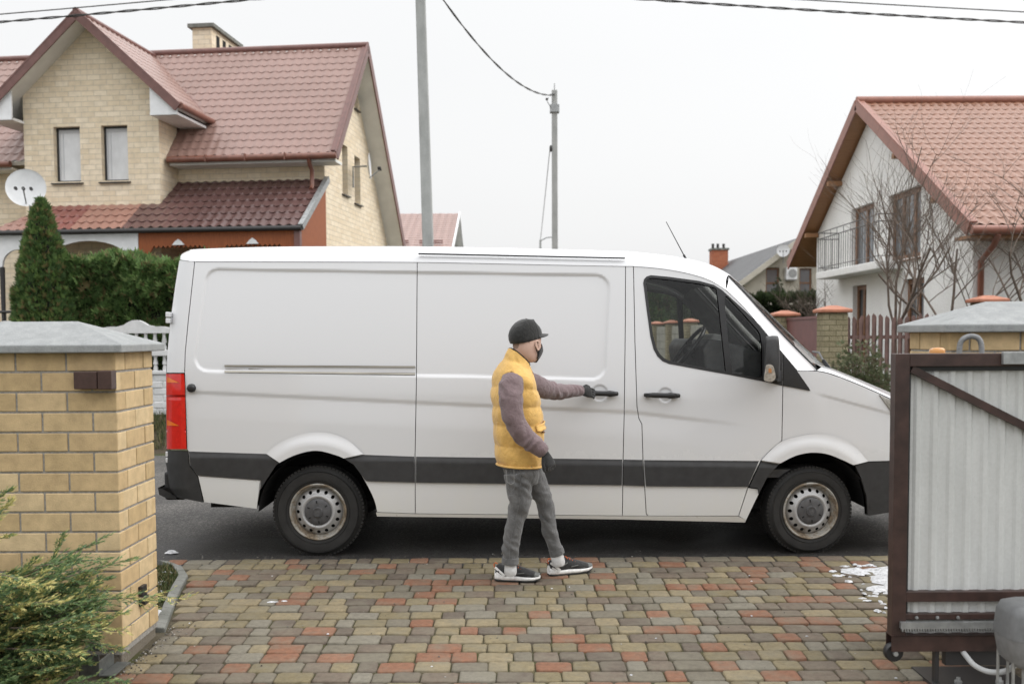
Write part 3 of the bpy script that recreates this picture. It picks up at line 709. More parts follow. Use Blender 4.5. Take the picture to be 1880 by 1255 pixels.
# bonnet
BL = smooth_line([(1500, 680), (1520, 684), (1545, 692.5), (1581, 707), (1613, 721), (1645, 736.5), (1680, 757.5), (1716, 791.5)], 3)
BK = smooth_line([(1508, 673.5), (1524, 678), (1545, 686), (1581, 701.5), (1613, 716), (1645, 731), (1682, 752), (1722, 786)], 3)
bb = MB(); nb = len(BL); row = []
for i, (e, k) in enumerate(zip(BL, BK)):
    E_ = S(e[0], e[1] - .3, -.001); K_ = np.array(at(k[0], k[1], E_[1] + .16)); bow = .05 + .10 * i / nb
    pts = [E_, .5 * E_ + .5 * K_ + np.array([0, -.03, .006]), K_]
    for j in range(1, 7):
        s_ = j / 6; pts.append(np.array([K_[0] + bow * (1 - (1 - s_) ** 2), K_[1] + (VY - K_[1]) * s_, K_[2] + .035 * (1 - (1 - s_) ** 2)]))
    row.append(pts + [np.array([p[0], 2 * VY - p[1], p[2]]) for p in pts[-2::-1]])
w_ = len(row[0]); bb.v = [tuple(p) for r_ in row for p in r_]
bb.f = [(j * w_ + i, j * w_ + i + 1, (j + 1) * w_ + i + 1, (j + 1) * w_ + i) for j in range(nb - 1) for i in range(w_ - 1)]
bb.build('bonnet', M['paint'], van, world=True, smooth=60)
q = MB(); f0 = row[0]
q.v = [tuple(p) for p in f0] + [tuple(screen(j / (w_ - 1), 1)) for j in range(w_)]
q.f = [(i, i + 1, w_ + i + 1, w_ + i) for i in range(w_ - 1)]; q.build('cowl', M['trim_black'], van, world=True, smooth=60)
# nose: upper grille panel and bumper skin between the two front corners
def nose(ya, yb, n, nm, m_, push=0.):
    q = MB(); yy = [ya + (yb - ya) * i / n for i in range(n + 1)]
    def P(u, v):
        e = S(1718, ya + (yb - ya) * v)
        s_ = 2 * u - 1; return (e[0] + (.14 + push) * (1 - abs(s_) ** 2.4), VY + s_ * (VY - e[1]), e[2])
    q.grid(P, 24, n); return q.build(nm, m_, van, world=True, smooth=60)
nose(791, 849, 6, 'nose_panel', M['paint']); nose(849, 926, 6, 'front_bumper', BP)
q = MB()
for i in range(4):
    z = at(1718, 800 + i * 12, D + .45).z
    q.tube([(at(1718, 800, D + .45).x + .02 + .16 * (1 - abs(s_) ** 2.4), VY + s_ * .42, z) for s_ in (-1, -.6, -.2, .2, .6, 1)], .016, 6)
q.build('grille', M['trim_black'], van, world=True, smooth=60)
hl_ = vpanel('headlight', [(1614, 724), (1648, 739), (1682, 760), (1713, 792), (1714, 838), (1690, 826), (1655, 790), (1632, 750)], M['clear_lens'], off=-.008, step=6)
# rear end
q = MB(); ys_ = [477, 500, 560, 620, 685, 760, 825]
cr_ = [S(np.interp(y_, E_PY, E_PX) + .3, y_) for y_ in ys_]
for sgn in (1, -1):
    q = MB(); q.v = []
    for c_ in cr_:
        q.v += [tuple(c_), (c_[0] - .03, c_[1] + .08, c_[2]), (c_[0] - .035, VY - .006, c_[2])]
    q.f = [(j * 3 + i, j * 3 + i + 1, j * 3 + 4 + i, j * 3 + 3 + i) for j in range(len(ys_) - 1) for i in range(2)]
    if sgn < 0: q.v = [(v[0], 2 * VY - v[1], v[2]) for v in q.v]
    rd = q.build('rear_door', M['paint'], van, world=True, smooth=60)
q = MB(); x0 = cr_[4][0]; q.box(x0 - .06, x0 + .1, VY - .82, VY + .82, .40, .62); q.build('rear_bumper', BP, van, world=True, bevel=.02)
for zz, hy in ((0, 583), (1, 838)):
    p = at(309, hy, D + .1); q = MB(); q.box(p.x - .012, p.x + .022, p.y - .03, p.y + .05, p.z - .042, p.z - .003); q.box(p.x - .012, p.x + .022, p.y - .03, p.y + .05, p.z + .003, p.z + .042)
    mirrored(q.build('hinge', M['paint'], van, world=True, bevel=.006))
p = at(352, 712, D); q = MB(); q.lathe([(0, -.034), (.016, -.034), (.028, -.028), (.032, -.012), (.032, .03)], (p.x, p.y, p.z), 'Y', 24)
q.build('door_buffer', M['trim_black'], van, world=True, smooth=50)
# handles
def handle(x0, x1, y, parent, r=.021):
    a = at(x0, y - .5, D - .045); b = at(x1, y + .8, D - .045); q = MB(); n = 14
    pts = [a + (b - a) * (i / n) + Vector((0, .024 * (abs(2 * i / n - 1) ** 4), 0)) for i in range(n + 1)]
    rs = [(.013, r * (.55 + .45 * min(1, 3 * min(i, n - i) / n + .25)) * (1.12 if i > n * .66 else .93)) for i in range(n + 1)]
    q.tube(pts, rs, 14)
    for xx in (x0 + 6, x1 - 12): c_ = at(xx, y, D - .02); q.box(c_.x - .02, c_.x + .02, c_.y - .03, c_.y + .05, c_.z - .013, c_.z + .013)
    return q.build('handle', M['trim_black'], parent, world=True, smooth=60)
handle(1080, 1134, 722, door); handle(1184, 1248, 725.5, fd)
# mirror
def pxl(pts, Y): return [tuple(at(x, y, Y)) for x, y in pts]
mir = MB(); out = smooth_line([(1404.5, 622), (1412, 616.5), (1424, 616), (1429.5, 620), (1432, 650), (1431, 690), (1425, 697), (1410, 699), (1402, 696), (1402.5, 665)], 3, True)
C_ = np.array([1417, 658])
vs = []
for sc_, yy in ((.80, -.30), (.94, -.285), (1, -.25), (1.0, -.10), (.92, -.06), (.5, -.04)):
    vs.append([tuple(at(*(C_ + (np.array(o_) - C_) * sc_), D + yy)) for o_ in out])
n = len(out); mir.v = [v for r_ in vs for v in r_]
mir.f = [(j * n + i, j * n + (i + 1) % n, (j + 1) * n + (i + 1) % n, (j + 1) * n + i) for j in range(5) for i in range(n)] + [tuple(range(n)), tuple(5 * n + i for i in range(n))]
a = at(1420, 690, D - .06); b = at(1428, 690, D + .02); mir.obox(a, b, .06, .08)
mm = mir.build('wing_mirror', BP, van, world=True, smooth=55)
ind = plate('indicator', smooth_line([(1407, 670), (1419, 671), (1424, 690), (1421, 698), (1414, 701), (1403, 697), (1404.5, 682)], 3, True), [], lambda x, y, d_: tuple(at(x, y, D - .312 + d_)), M['clear_lens'], mm, .03, world=True, bevel=.004)
plate('bulb', [(1411, 676), (1416, 676), (1417, 684), (1411, 684)], [], lambda x, y, d_: tuple(at(x, y, D - .3145 + d_)), mat('amber_bulb', (.42, .19, .08), .3), mm, .01, world=True)
m2 = mirrored(mm)
for ch in mm.children: mirrored(ch, m2).scale = (1, 1, 1)
# aerial
q = MB(); a = at(1258, 473, D + .5); b = at(1223, 407, D + .5); q.tube([a - (b - a) * .05, a + (b - a) * .08], .009, 8); q.tube([a, b], [.0045, .0028], 6)
q.build('aerial', M['trim_black'], van, world=True, smooth=60)
# underside and wheel wells
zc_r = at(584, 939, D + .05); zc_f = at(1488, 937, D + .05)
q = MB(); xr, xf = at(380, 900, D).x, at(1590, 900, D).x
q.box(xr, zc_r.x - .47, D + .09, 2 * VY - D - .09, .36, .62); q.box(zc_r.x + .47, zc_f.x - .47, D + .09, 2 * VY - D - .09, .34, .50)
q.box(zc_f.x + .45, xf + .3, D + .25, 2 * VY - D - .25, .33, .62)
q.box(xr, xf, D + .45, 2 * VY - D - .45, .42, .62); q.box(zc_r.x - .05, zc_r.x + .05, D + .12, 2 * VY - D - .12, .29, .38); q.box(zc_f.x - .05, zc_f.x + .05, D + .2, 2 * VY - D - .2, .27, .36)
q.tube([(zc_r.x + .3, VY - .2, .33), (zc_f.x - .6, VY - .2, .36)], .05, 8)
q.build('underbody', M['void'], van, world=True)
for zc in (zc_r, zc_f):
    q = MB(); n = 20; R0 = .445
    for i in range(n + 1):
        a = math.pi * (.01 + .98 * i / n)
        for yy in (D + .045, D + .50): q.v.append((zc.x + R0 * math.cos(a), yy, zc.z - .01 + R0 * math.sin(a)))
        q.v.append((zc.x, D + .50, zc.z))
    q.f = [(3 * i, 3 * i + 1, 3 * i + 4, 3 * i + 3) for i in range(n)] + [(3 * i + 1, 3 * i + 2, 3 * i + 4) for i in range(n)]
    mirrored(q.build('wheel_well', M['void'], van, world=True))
# wheels
def wheel(zc, yaw, inner=0):
    Rr = zc.z + .013
    w = bpy.data.objects.new('wheel', None); COL.objects.link(w); w.parent = van
    w.location = (zc.x - VX, zc.y - VY, zc.z); w.rotation_euler = (0, 0, yaw); w.empty_display_size = .1
    ty = MB(); rr_ = .209
    ty.lathe([(rr_ + .002, .012), (rr_ + .004, .002), (rr_ + .016, -.004), (rr_ + .05, -.010), (rr_ + .09, -.008), (Rr - .030, .004), (Rr - .016, .014), (Rr - .005, .028), (Rr, .05), (Rr, .17), (Rr - .006, .195), (Rr - .03, .215), (rr_ + .07, .228), (rr_, .215), (rr_ - .01, .1)], n=96, close=True)
    for k in range(72):                       # shoulder blocks of the tread
        a = 2 * math.pi * k / 72; c, s_ = math.cos(a), math.sin(a)
        for (y0, y1, r0, r1) in ((.020, .062, Rr - .012, Rr + .004), (.155, .198, Rr - .012, Rr + .004)):
            hw = .0105; lo = []; hi = []
            for rr2, arr in ((r0, lo), (r1, hi)):
                for dy, dt in ((y0, -hw), (y0, hw), (y1, hw), (y1, -hw)): arr.append((rr2 * c - dt * s_, dy, rr2 * s_ + dt * c))
            ty.hexa(lo, hi)
    for rr2 in (rr_ + .028, Rr - .036): ty.lathe([(rr2 - .0025, -.004), (rr2, -.0115), (rr2 + .0025, -.004)], n=72)
    ty.build('tyre', M['rubber'], w, smooth=40)
    rm = MB(); rm.lathe([(.214, .010), (.214, -.006), (.208, -.011), (.200, -.008), (.196, .004), (.190, .022), (.183, .030), (.178, .044)], n=72)
    rm.build('rim_edge', M['rusty_rim'], w, smooth=50)
    # pressed steel disc with sixteen vent holes
    hol = [[(.153 * math.cos(2 * math.pi * k / 16) + .0135 * math.cos(t), .153 * math.sin(2 * math.pi * k / 16) + .0135 * math.sin(t)) for t in [2 * math.pi * j / 12 for j in range(12)]] for k in range(16)]
    circ = lambda r_, n_: [(r_ * math.cos(2 * math.pi * i / n_), r_ * math.sin(2 * math.pi * i / n_)) for i in range(n_)]
    prof_r = [.09, .108, .118, .128, .138, .160, .172, .180]; prof_y = [.012, -.004, -.010, -.004, .008, .022, .038, .05]
    V, T, L = cdt(circ(.180, 64), hol + [circ(.096, 40)], .007)
    vs = [(x, float(np.interp(math.hypot(x, z), prof_r, prof_y)), z) for x, z in V]
    add_mesh('rim', vs, [tuple(t) for t in T], M['steel_rim'], w, smooth=70)
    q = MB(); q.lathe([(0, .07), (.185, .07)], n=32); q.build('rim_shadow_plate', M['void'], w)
    hb = MB(); hb.lathe([(.101, .006), (.099, -.006), (.094, -.010), (.060, -.013), (.042, -.016), (.038, -.024), (.031, -.026), (.028, -.022), (0, -.022)], n=48)
    hb.build('hub_cap', M['hub'], w, smooth=45)
    q = MB()
    for k in range(6):
        a = math.pi / 2 + k * math.pi / 3 + .1; c, s_ = math.cos(a), math.sin(a)
        q.obox((.066 * c, -.0122, .066 * s_), (.086 * c, -.0112, .086 * s_), .009, .004, (0, 1, 0))
    q.build('hub_slot', M['void'], w)
    q = MB(); q.lathe([(.0235, -.022), (.0235, -.0245), (.0265, -.0245), (.0265, -.022)], n=32)
    for k in range(3):
        a = math.pi / 2 + k * 2 * math.pi / 3
        q.add([(.023 * math.cos(a), -.0235, .023 * math.sin(a)), (.005 * math.cos(a + 1.05), -.0235, .005 * math.sin(a + 1.05)), (0, -.0255, 0), (.005 * math.cos(a - 1.05), -.0235, .005 * math.sin(a - 1.05))], [(0, 1, 2), (0, 2, 3)])
    q.build('hub_emblem', M['hub'], w)
    return w
w1 = wheel(zc_r, 0); w2_ = wheel(zc_f, rad(6))
for w in (w1, w2_):
    c = copy_tree(w, van); c.location = (w.location.x, -w.location.y, w.location.z); c.rotation_euler = (0, 0, math.pi + w.rotation_euler[2])
# cab interior
def V3(px, py, dy): return at(px, py, D + dy)
q = MB(); pr = [(1290, 640), (1303, 622), (1330, 626), (1380, 640), (1432, 655), (1470, 690), (1500, 760), (1330, 800), (1300, 720)]
q.prism([tuple(at(x, y, D + .16)) for x, y in pr], (0, 1.66, 0)); q.build('dashboard', M['cabin'], van, world=True, bevel=.02)
q = MB(); q.prism([tuple(at(x, y, D + .30)) for x, y in [(1300, 628), (1310, 612), (1328, 615), (1340, 640), (1330, 660)]], (0, .5, 0)); q.build('instrument_hood', M['cabin_light'], van, world=True, bevel=.02)
c0 = at(1262, 640, D + .52); tilt = Matrix.Rotation(rad(-52), 3, 'Y'); q = MB()
ringp = [c0 + tilt @ Vector((.205 * math.cos(a), .205 * math.sin(a), 0)) for a in [2 * math.pi * i / 36 for i in range(37)]]
q.tube(ringp, .0165, 8, caps=False)
for a in (0.4, math.pi - .4, -math.pi / 2): q.obox(c0 + tilt @ Vector((.2 * math.sin(a), .2 * math.cos(a), 0)), c0 + tilt @ Vector((0, 0, -.03)), .035, .012)
q.ball(c0 + tilt @ Vector((0, 0, -.02)), (.06, .06, .05), 12); q.tube([c0 + tilt @ Vector((0, 0, -.03)), c0 + tilt @ Vector((0, 0, -.35))], .035, 8)
q.build('steering_wheel', M['trim_black'], van, world=True, smooth=60)
for dy in (.28, 1.02):
    q = MB(); p = at(1150, 700, D + dy + .23); x = p.x
    q.rings([((x - .05, p.y, z), rx, ry, 0, 0, 3.5) for z, rx, ry in ((.85, .08, .23), (.9, .09, .24), (1.2, .075, .25), (1.42, .06, .22), (1.47, .05, .18))], 20)
    q.rings([((x + .25, p.y, z), .27, ry, 0, 0, 4) for z, ry in ((.70, .22), (.75, .24), (.86, .24), (.89, .22))], 20)
    q.rings([((x - .07, p.y, z), rx, ry, 0, 0, 3) for z, rx, ry in ((1.50, .03, .10), (1.53, .05, .13), (1.66, .045, .13), (1.70, .03, .10))], 16)
    q.build('seat', M['cabin'], van, world=True, smooth=60)
q = MB(); p = at(1110, 600, D + .1); q.box(p.x - .03, p.x, D + .13, 2 * VY - D - .13, .6, 2.15); q.build('bulkhead', M['cabin'], van, world=True)
q = MB(); q.box(p.x, at(1480, 800, D).x, D + .1, 2 * VY - D - .1, .56, .62); q.build('cab_floor', M['cabin'], van, world=True)
# ------------------------------------------------------------------ the man at the door
M['skin'] = (lambda t: t.bsdf(t.mix(t.ramp(t.noise(22, 5), [(.3, (0, 0, 0)), (.75, (.6, .6, .6))]), (.56, .39, .315), (.50, .30, .24)), .5, 0, .4, t.noise(200, 4), .0006))(NT('skin'))
def cloth(name, col, amt, sc_=40, weave=700, rough=.9, wrk=.006):
    t = NT(name); f = t.noise(sc_, 6, .65); w = t.noise(weave, 2, .5)
    c = t.mix(.5, t.ramp(f, [(.3, tuple(c * (1 - amt) for c in col)), (.7, tuple(min(1, c * (1 + amt)) for c in col))]), t.ramp(w, [(.35, (.75, .75, .75)), (.65, (1.1, 1.1, 1.1))]), 'MULTIPLY')
    wr = t.noise(16, 5, .55, dist=1.6); ma = t.n('ShaderNodeMath', operation='MULTIPLY_ADD'); t.l(w, ma.inputs[0]); ma.inputs[1].default_value = .06; t.l(wr, ma.inputs[2])
    m = t.bsdf(c, rough, 0, .25, ma.outputs[0], wrk); t.b.inputs['Sheen Weight'].default_value = .25; return m
M['fleece'] = cloth('mauve_sweatshirt', (.185, .135, .140), .12, wrk=.010)
M['denim'] = cloth('grey_denim', (.128, .128, .128), .30, 14, 500, wrk=.013)
M['vest'] = cloth('mustard_nylon', (.70, .43, .125), .12, 20, 900, .62, wrk=.007)
M['glove'] = cloth('black_glove', (.022, .022, .022), .3)
M['cap'] = cloth('washed_black_cotton', (.024, .024, .0235), .35, 60)
M['mask'] = cloth('black_mask', (.012, .012, .013), .2)
M['sock'] = cloth('white_sock', (.62, .62, .62), .1, 60, 500)
M['shoe'] = cloth('charcoal_mesh', (.028, .028, .029), .4, 80, 900, .7)
M['shoe_grey'] = mat('grey_suede', (.14, .145, .14), .8, var=(60, .25))
M['sole'] = mat('white_foam_sole', (.80, .80, .79), .6, var=(50, .15))
M['sole_dark'] = mat('dark_outsole', (.02, .02, .02), .8)
M['orange_tab'] = mat('orange_lace', (.55, .11, .02), .7)
M['hair'] = mat('cropped_hair', (.14, .095, .07), .9, var=(300, .5), bump=(500, .002))
YP = 6.62
def pp(x, y, Y=YP): return at(x, y, Y)
px_m = F / YP
HB, HH = rad(24), rad(40)                    # heading of chest and head: towards the van
def ring_px(l, r, y, ry, hd, tilt=0, pw=2.3, Y=YP, yl=None):
    """horizontal body section whose silhouette runs from pixel l to r at height y"""
    a, b = at(l, y, Y), at(r, y, Y); h = (b.x - a.x) / 2; c = (a + b) / 2
    s2 = max(h * h - (ry * math.sin(hd)) ** 2, .0009); return (c, math.sqrt(s2) / math.cos(hd), ry, hd, tilt, pw)
ft = gnd(985, 1066)
person = None
# body: head, neck, torso, arms and legs as one continuous skin
sk = MB()
HR = [(592, 952, 976, .045), (597, 946, 984, .060), (604, 941, 989, .070), (612, 940, 992, .076), (622, 941, 993.5, .078), (630, 941.5, 993, .078), (637, 942, 993.5, .076), (643, 943, 993, .073), (650, 946, 991, .068), (656, 952, 989, .060), (661, 958, 986, .050), (665, 963, 981, .034)]
sk.rings([ring_px(l, r, y, w, HH, 0, 2.15) for y, l, r, w in HR][::-1], 32)
hdv = Vector((math.cos(HH), math.sin(HH), 0)); sdv = Vector((-math.sin(HH), math.cos(HH), 0))
hc = pp(967, 633)
face = hc + hdv * .096
sk.ball(face + Vector((0, 0, -.018)) + hdv * .006, (.016, .016, .028), 10)             # nose
sk.ball(face + Vector((0, 0, .018)), (.016, .03, .008), 10)                             # brow
sk.tube([pp(957, 645), pp(955, 662), pp(950, 690), pp(948, 720)], [(.060, .056), (.060, .058), (.075, .08), (.10, .13)], 16)
sk.rings([ring_px(922, 972, 700, .15, HB), ring_px(912, 976, 715, .17, HB), ring_px(915, 978, 770, .14, HB), ring_px(922, 984, 840, .14, HB), ring_px(932, 985, 880, .14, HB)][::-1], 24)
def limb(b, pts, rs, n=14): b.tube([at(x, y, Y) for x, y, Y in pts], rs, n)
limb(sk, [(940, 702, 6.45), (938, 740, 6.40), (953, 788, 6.39), (996, 828, 6.42), (1003, 838, 6.42)], [.055, .048, .042, .032, .03])
limb(sk, [(965, 705, 6.78), (1000, 713, 6.90), (1035, 717, 7.06), (1064, 716.5, 7.20)], [.055, .045, .04, .03])
limb(sk, [(955, 872, 6.56), (954, 921, 6.55), (945, 956, 6.56), (938, 1000, 6.56), (936, 1050, 6.56)], [.055, .040, .035, .033, .032])
limb(sk, [(972, 872, 6.66), (1000, 926, 6.68), (1005, 960, 6.70), (1014, 1000, 6.71), (1024, 1036, 6.72)], [.05, .032, .032, .030, .028])
person = fuse(sk, 'person', M['skin'], None, .0075, 3)
for v in person.data.vertices: pass
tag(person, 'man in mustard vest, grey jeans, black cap and mask gripping the van door handle', 'person')
def pfuse(mb, nm, m_, vox=.007, it=4, disp=None): return fuse(mb, nm, m_, person, vox, it, disp, world=False)
# ears with the inner bowl left by a ring of cartilage
for sgn in (-1, 1):
    c = pp(975.5, 634) + sdv * (.077 * sgn if sgn > 0 else 0); c = hc + hdv * .022 + sdv * (.079 * sgn) + Vector((0, 0, -.004))
    q = MB(); rm_ = Matrix.Rotation(HH, 3, 'Z') @ Matrix.Rotation(rad(-12), 3, 'Y')
    ring = [c + rm_ @ Vector((.017 * math.cos(a) * (1 if math.sin(a) > 0 else .72), .006 * sgn, .031 * math.sin(a))) for a in [2 * math.pi * i / 18 for i in range(19)]]
    q.tube(ring, .0052, 6, caps=False); q.ball(c, (.014, .006, .026), 10, rm_); q.ball(c + rm_ @ Vector((.003, 0, -.026)), (.008, .006, .010), 8, rm_)
    pfuse(q, 'ear', M['skin'], .003, 3)
for sgn in (-1, 1):
    q = MB(); q.ball(face + sdv * (.032 * sgn) + hdv * -.014 + Vector((0, 0, .006)), .011, 10); q.build('eye', mat('eye', (.6, .58, .55), .2), person, smooth=180)
    q = MB(); q.tube([face + sdv * (.018 * sgn) + hdv * .006 + Vector((0, 0, .024)), face + sdv * (.045 * sgn) + hdv * -.012 + Vector((0, 0, .024))], [.004, .003], 6); q.build('eyebrow', M['hair'], person, smooth=60)
# cropped hair showing between the cap and the collar
M['stubble'] = (lambda t: t.bsdf(t.mix(t.ramp(t.noise(420, 3, .7), [(.42, (0, 0, 0)), (.6, (1, 1, 1))]), (.40, .275, .22), (.21, .145, .115)), .85, 0, .2, t.noise(420, 3), .002))(NT('cropped_stubble'))
def hairp(u, v):
    a = rad(112 + 136 * u); y_ = 621 + 18.5 * v - 4 * abs(2 * u - 1) ** 2 * v; ks_ = [h_[0] for h_ in HR]; l, r_, w = [float(np.interp(y_, ks_, [h_[i] for h_ in HR])) for i in (1, 2, 3)]
    c, rx, ry, hd, _, pw = ring_px(l, r_, y_, w, HH); k = 1.022 - .02 * v; p = c + hdv * (rx * k * math.cos(a)) + sdv * (ry * k * math.sin(a)); return (p.x, p.y, p.z)
MB().grid(hairp, 24, 8).build('hair', M['stubble'], person, smooth=80)
# cap
CAPR = [(624.5, 937.5, 994, .082, -.20), (618, 934.8, 994, .085, -.20), (610.5, 934, 993, .086, -.15), (603.5, 936.5, 990.5, .083, -.09), (598, 940.5, 987.5, .077, -.04), (593, 946, 984.5, .068, .03), (589, 953, 981.5, .056, .08), (586.6, 960, 979, .040, .08), (585.8, 967, 975, .016, .05)]
q = MB(); q.rings([ring_px(l, r, y, w, HH, -t_, 2.3) for y, l, r, w, t_ in CAPR], 40, caps=False)
capo = q.build('cap', M['cap'], person, smooth=70)
capo.modifiers.new('t', 'SOLIDIFY').thickness = .003
q = MB(); bc = pp(992, 613.5)
def brim(u, v):
    a = rad(-78 + 156 * u); rr_ = .045 + .055 * v * math.cos(a * .9)
    p = hc + hdv * (.030 + (.060 + .092 * v * max(0, math.cos(a)) ** .55) * math.cos(a)) + sdv * ((.080 + .005 * v) * math.sin(a))
    return (p.x, p.y, bc.z - .026 * math.sin(a) ** 2 + .008 - .004 * v)
q.grid(brim, 20, 8); bo = q.build('cap_brim', M['cap'], capo, smooth=60); bo.modifiers.new('t', 'SOLIDIFY').thickness = .005
q = MB(); q.ball(pp(966, 585.6), (.008, .008, .005), 10)
q.tube([ring_px(937.3, 994.2, 623.4, .0825, HH, 0, 2.3)[0] + hdv * (.001) for _ in range(1)] * 1 + [pp(967, 586)], .001, 4) if False else None
q.build('cap_button', M['cap'], capo, smooth=60)
for a0 in (-2.2, -1.25, -.45, .45, 1.25, 2.2):   # panel seams of the crown
    q = MB(); pts = []
    for l, r, y, w, t_ in [(c_[1], c_[2], c_[0], c_[3], c_[4]) for c_ in CAPR]:
        c, rx, ry, hd, tl2, pw = ring_px(l, r, y, w, HH, -t_, 2.3); ct, st_ = math.cos(a0), math.sin(a0); x = (rx + .0004) * math.copysign(abs(ct) ** (2 / pw), ct); yy = (ry + .0004) * math.copysign(abs(st_) ** (2 / pw), st_)
        pts.append(Vector((c.x + x * math.cos(hd) - yy * math.sin(hd), c.y + x * math.sin(hd) + yy * math.cos(hd), c.z + tl2 * x)))
    q.tube(pts, .0016, 5); q.build('cap_seam', M['cap'], capo, smooth=60)
# adjuster strap at the back of the cap
q = MB(); p0 = pp(935.5, 613)
q.tube([hc - hdv * .092 + sdv * (.045 * s_) + hdv * (.018 * s_ * s_ ) + Vector((0, 0, .075 - .016 * s_ * s_)) for s_ in (-1, -.5, 0, .5, 1)], [(.006, .010)] * 5, 8)
q.build('cap_strap', M['cap'], capo, smooth=60)
# mask: a moulded band over nose, cheeks and chin, with two ear loops
def head_at(y):
    ks = [h[0] for h in HR]; return [float(np.interp(y, ks, [h[i] for h in HR])) for i in (1, 2, 3)]
def maskp(u, v):
    a = rad(-72 + 144 * u); y_ = 633 + 33 * v - 4 * (1 - abs(2 * u - 1)) * (1 - v) + 11 * abs(2 * u - 1) ** 1.5 * (1 - 1.75 * v)
    l, r_, w = head_at(min(y_, 662)); c, rx, ry, hd, _, pw = ring_px(l, r_, y_, w, HH)
    k = 1.07 + .16 * math.cos(a) ** 3 * max(0, 1 - abs(1.7 * v - .75)) + .10 * v
    p = c + hdv * (rx * k * math.cos(a)) + sdv * (ry * k * math.sin(a)); return (p.x, p.y, p.z)
q = MB().grid(maskp, 24, 12); mo = q.build('face_mask', M['mask'], person, smooth=80); mo.modifiers.new('t', 'SOLIDIFY').thickness = .004
for sgn, u in ((-1, 0), (1, 1)):
    e1 = hc + hdv * .018 + sdv * (.082 * sgn) + Vector((0, 0, .026)); e2 = hc + hdv * .016 + sdv * (.080 * sgn) + Vector((0, 0, -.028)); back = hc + hdv * .002 + sdv * (.080 * sgn)
    m1, m2_ = Vector(maskp(u, 0)), Vector(maskp(u, .95))
    q = MB(); q.tube([m1, (m1 + e1) / 2 + sdv * (.004 * sgn), e1, back, e2, (m2_ + e2) / 2 + sdv * (.004 * sgn), m2_], .0028, 6); q.build('ear_loop', M['mask'], mo, smooth=60)
# sweatshirt: body and two sleeves with creases
sw = MB()
sw.rings([ring_px(930, 962, 672, .10, HB, -.3), ring_px(920, 972, 690, .17, HB), ring_px(912, 977, 712, .185, HB), ring_px(912, 980, 770, .155, HB), ring_px(917, 986, 835, .155, HB)][::-1], 28)
limb(sw, [(941, 694, 6.46), (938, 708, 6.425), (937.5, 735, 6.385), (942, 765, 6.37), (953, 789, 6.37), (974, 810, 6.375), (992, 824, 6.385), (998, 830, 6.39)], [.070, .079, .080, .073, .068, .060, .053, .046], 20)
limb(sw, [(962, 702, 6.74), (980, 706, 6.80), (1002, 714.5, 6.90), (1028, 718.5, 7.03), (1050, 717.5, 7.13), (1066, 717, 7.20)], [.080, .075, .066, .055, .047, .040], 20)
nel = [at(953, 789, 6.37), at(975, 811, 6.375), at(1015, 717, 6.97), at(1045, 717, 7.1), at(938, 712, 6.42)]
ax1 = (at(996, 828, 6.39) - at(953, 789, 6.37)).normalized(); ax2 = (at(1064, 717, 7.2) - at(990, 710, 6.85)).normalized()
def fold(v):
    d = .0045 * noise.noise(v * 9) + .0022 * noise.noise(v * 22)
    for c, ax in ((nel[0], ax1), (nel[1], ax1), (nel[2], ax2), (nel[3], ax2), (nel[4], Vector((.3, 0, -1)))):
        w = math.exp(-((v - c).length / .11) ** 2); t_ = (v - c).dot(ax)
        d += .0095 * w * math.sin(62 * t_ + 9 * noise.noise(v * 7) + 20 * (v.y + v.z)) * (.5 + noise.noise(v * 13))
    return d
pfuse(sw, 'sweatshirt', M['fleece'], .006, 2, fold)
for pts, r_ in (([(992, 824.5, 6.385), (1000.5, 833, 6.39)], .0475), ([(1055, 717, 7.155), (1067, 716.8, 7.21)], .042)):
    q = MB(); limb(q, [pts[0], tuple((a + b) / 2 for a, b in zip(*pts)), pts[1]], [r_ * .97, r_, r_ * .93], 20); q.build('cuff', M['fleece'], person, smooth=60, subsurf=1)
# padded vest: horizontal quilting, tilted collar, cut-away armholes (the sleeve stands proud of them)
VR = [(638, 933, 674, 973, .078), (648, 928.5, 680, 976, .088), (657, 924.5, 685.5, 978, .104), (659, 923, 687, 978.3, .112), (668, 915, 692.5, 979.5, .150), (680, 907.5, 699, 981, .183), (692, 903.8, 706, 983.5, .196), (706, 902, 714, 986.3, .198), (724, 901.5, 726, 989, .193), (745, 903, 745, 993, .184), (762, 904, 762, 995.5, .178), (779, 905.5, 779, 997, .176), (797, 906.5, 797, 998, .177), (816, 908, 816, 998, .178), (834, 909, 834, 998, .180), (851, 911.5, 854, 995, .178), (855, 914, 858, 991, .170)]
ks = [(v[0] + v[2]) / 2 for v in VR]; STI = [672, 712, 745, 779, 816, 852]
rl = []; y_ = 656.
while y_ <= 856.5:
    yl, l, yr, r_, w = [float(np.interp(y_, ks, [v[i] for v in VR])) for i in range(5)]
    seg = [652] + STI + [864]; i = max(j for j, s_ in enumerate(seg) if s_ <= y_)
    u = (y_ - seg[i]) / (seg[i + 1] - seg[i]); pf = max(0, math.sin(math.pi * u)) ** .55
    amp = 3.9 if 690 < y_ < 852 else 1.4
    L_, R_ = at(l + amp * (1 - pf), yl, YP), at(r_ - amp * (1 - pf), yr, YP); h_ = (R_.x - L_.x) / 2; w -= amp * .0034 * (1 - pf)
    rx_ = math.sqrt(max(h_ * h_ - (w * math.sin(HB)) ** 2, .0009)) / math.cos(HB)
    rl.append((((L_ + R_) / 2, rx_, w, HB, (R_.z - L_.z) / 2 / rx_ * .97, 2.25), y_)); y_ += 2.1
vb = MB(); vb.rings([r_[0] for r_ in rl], 72, caps=False)
vs = []
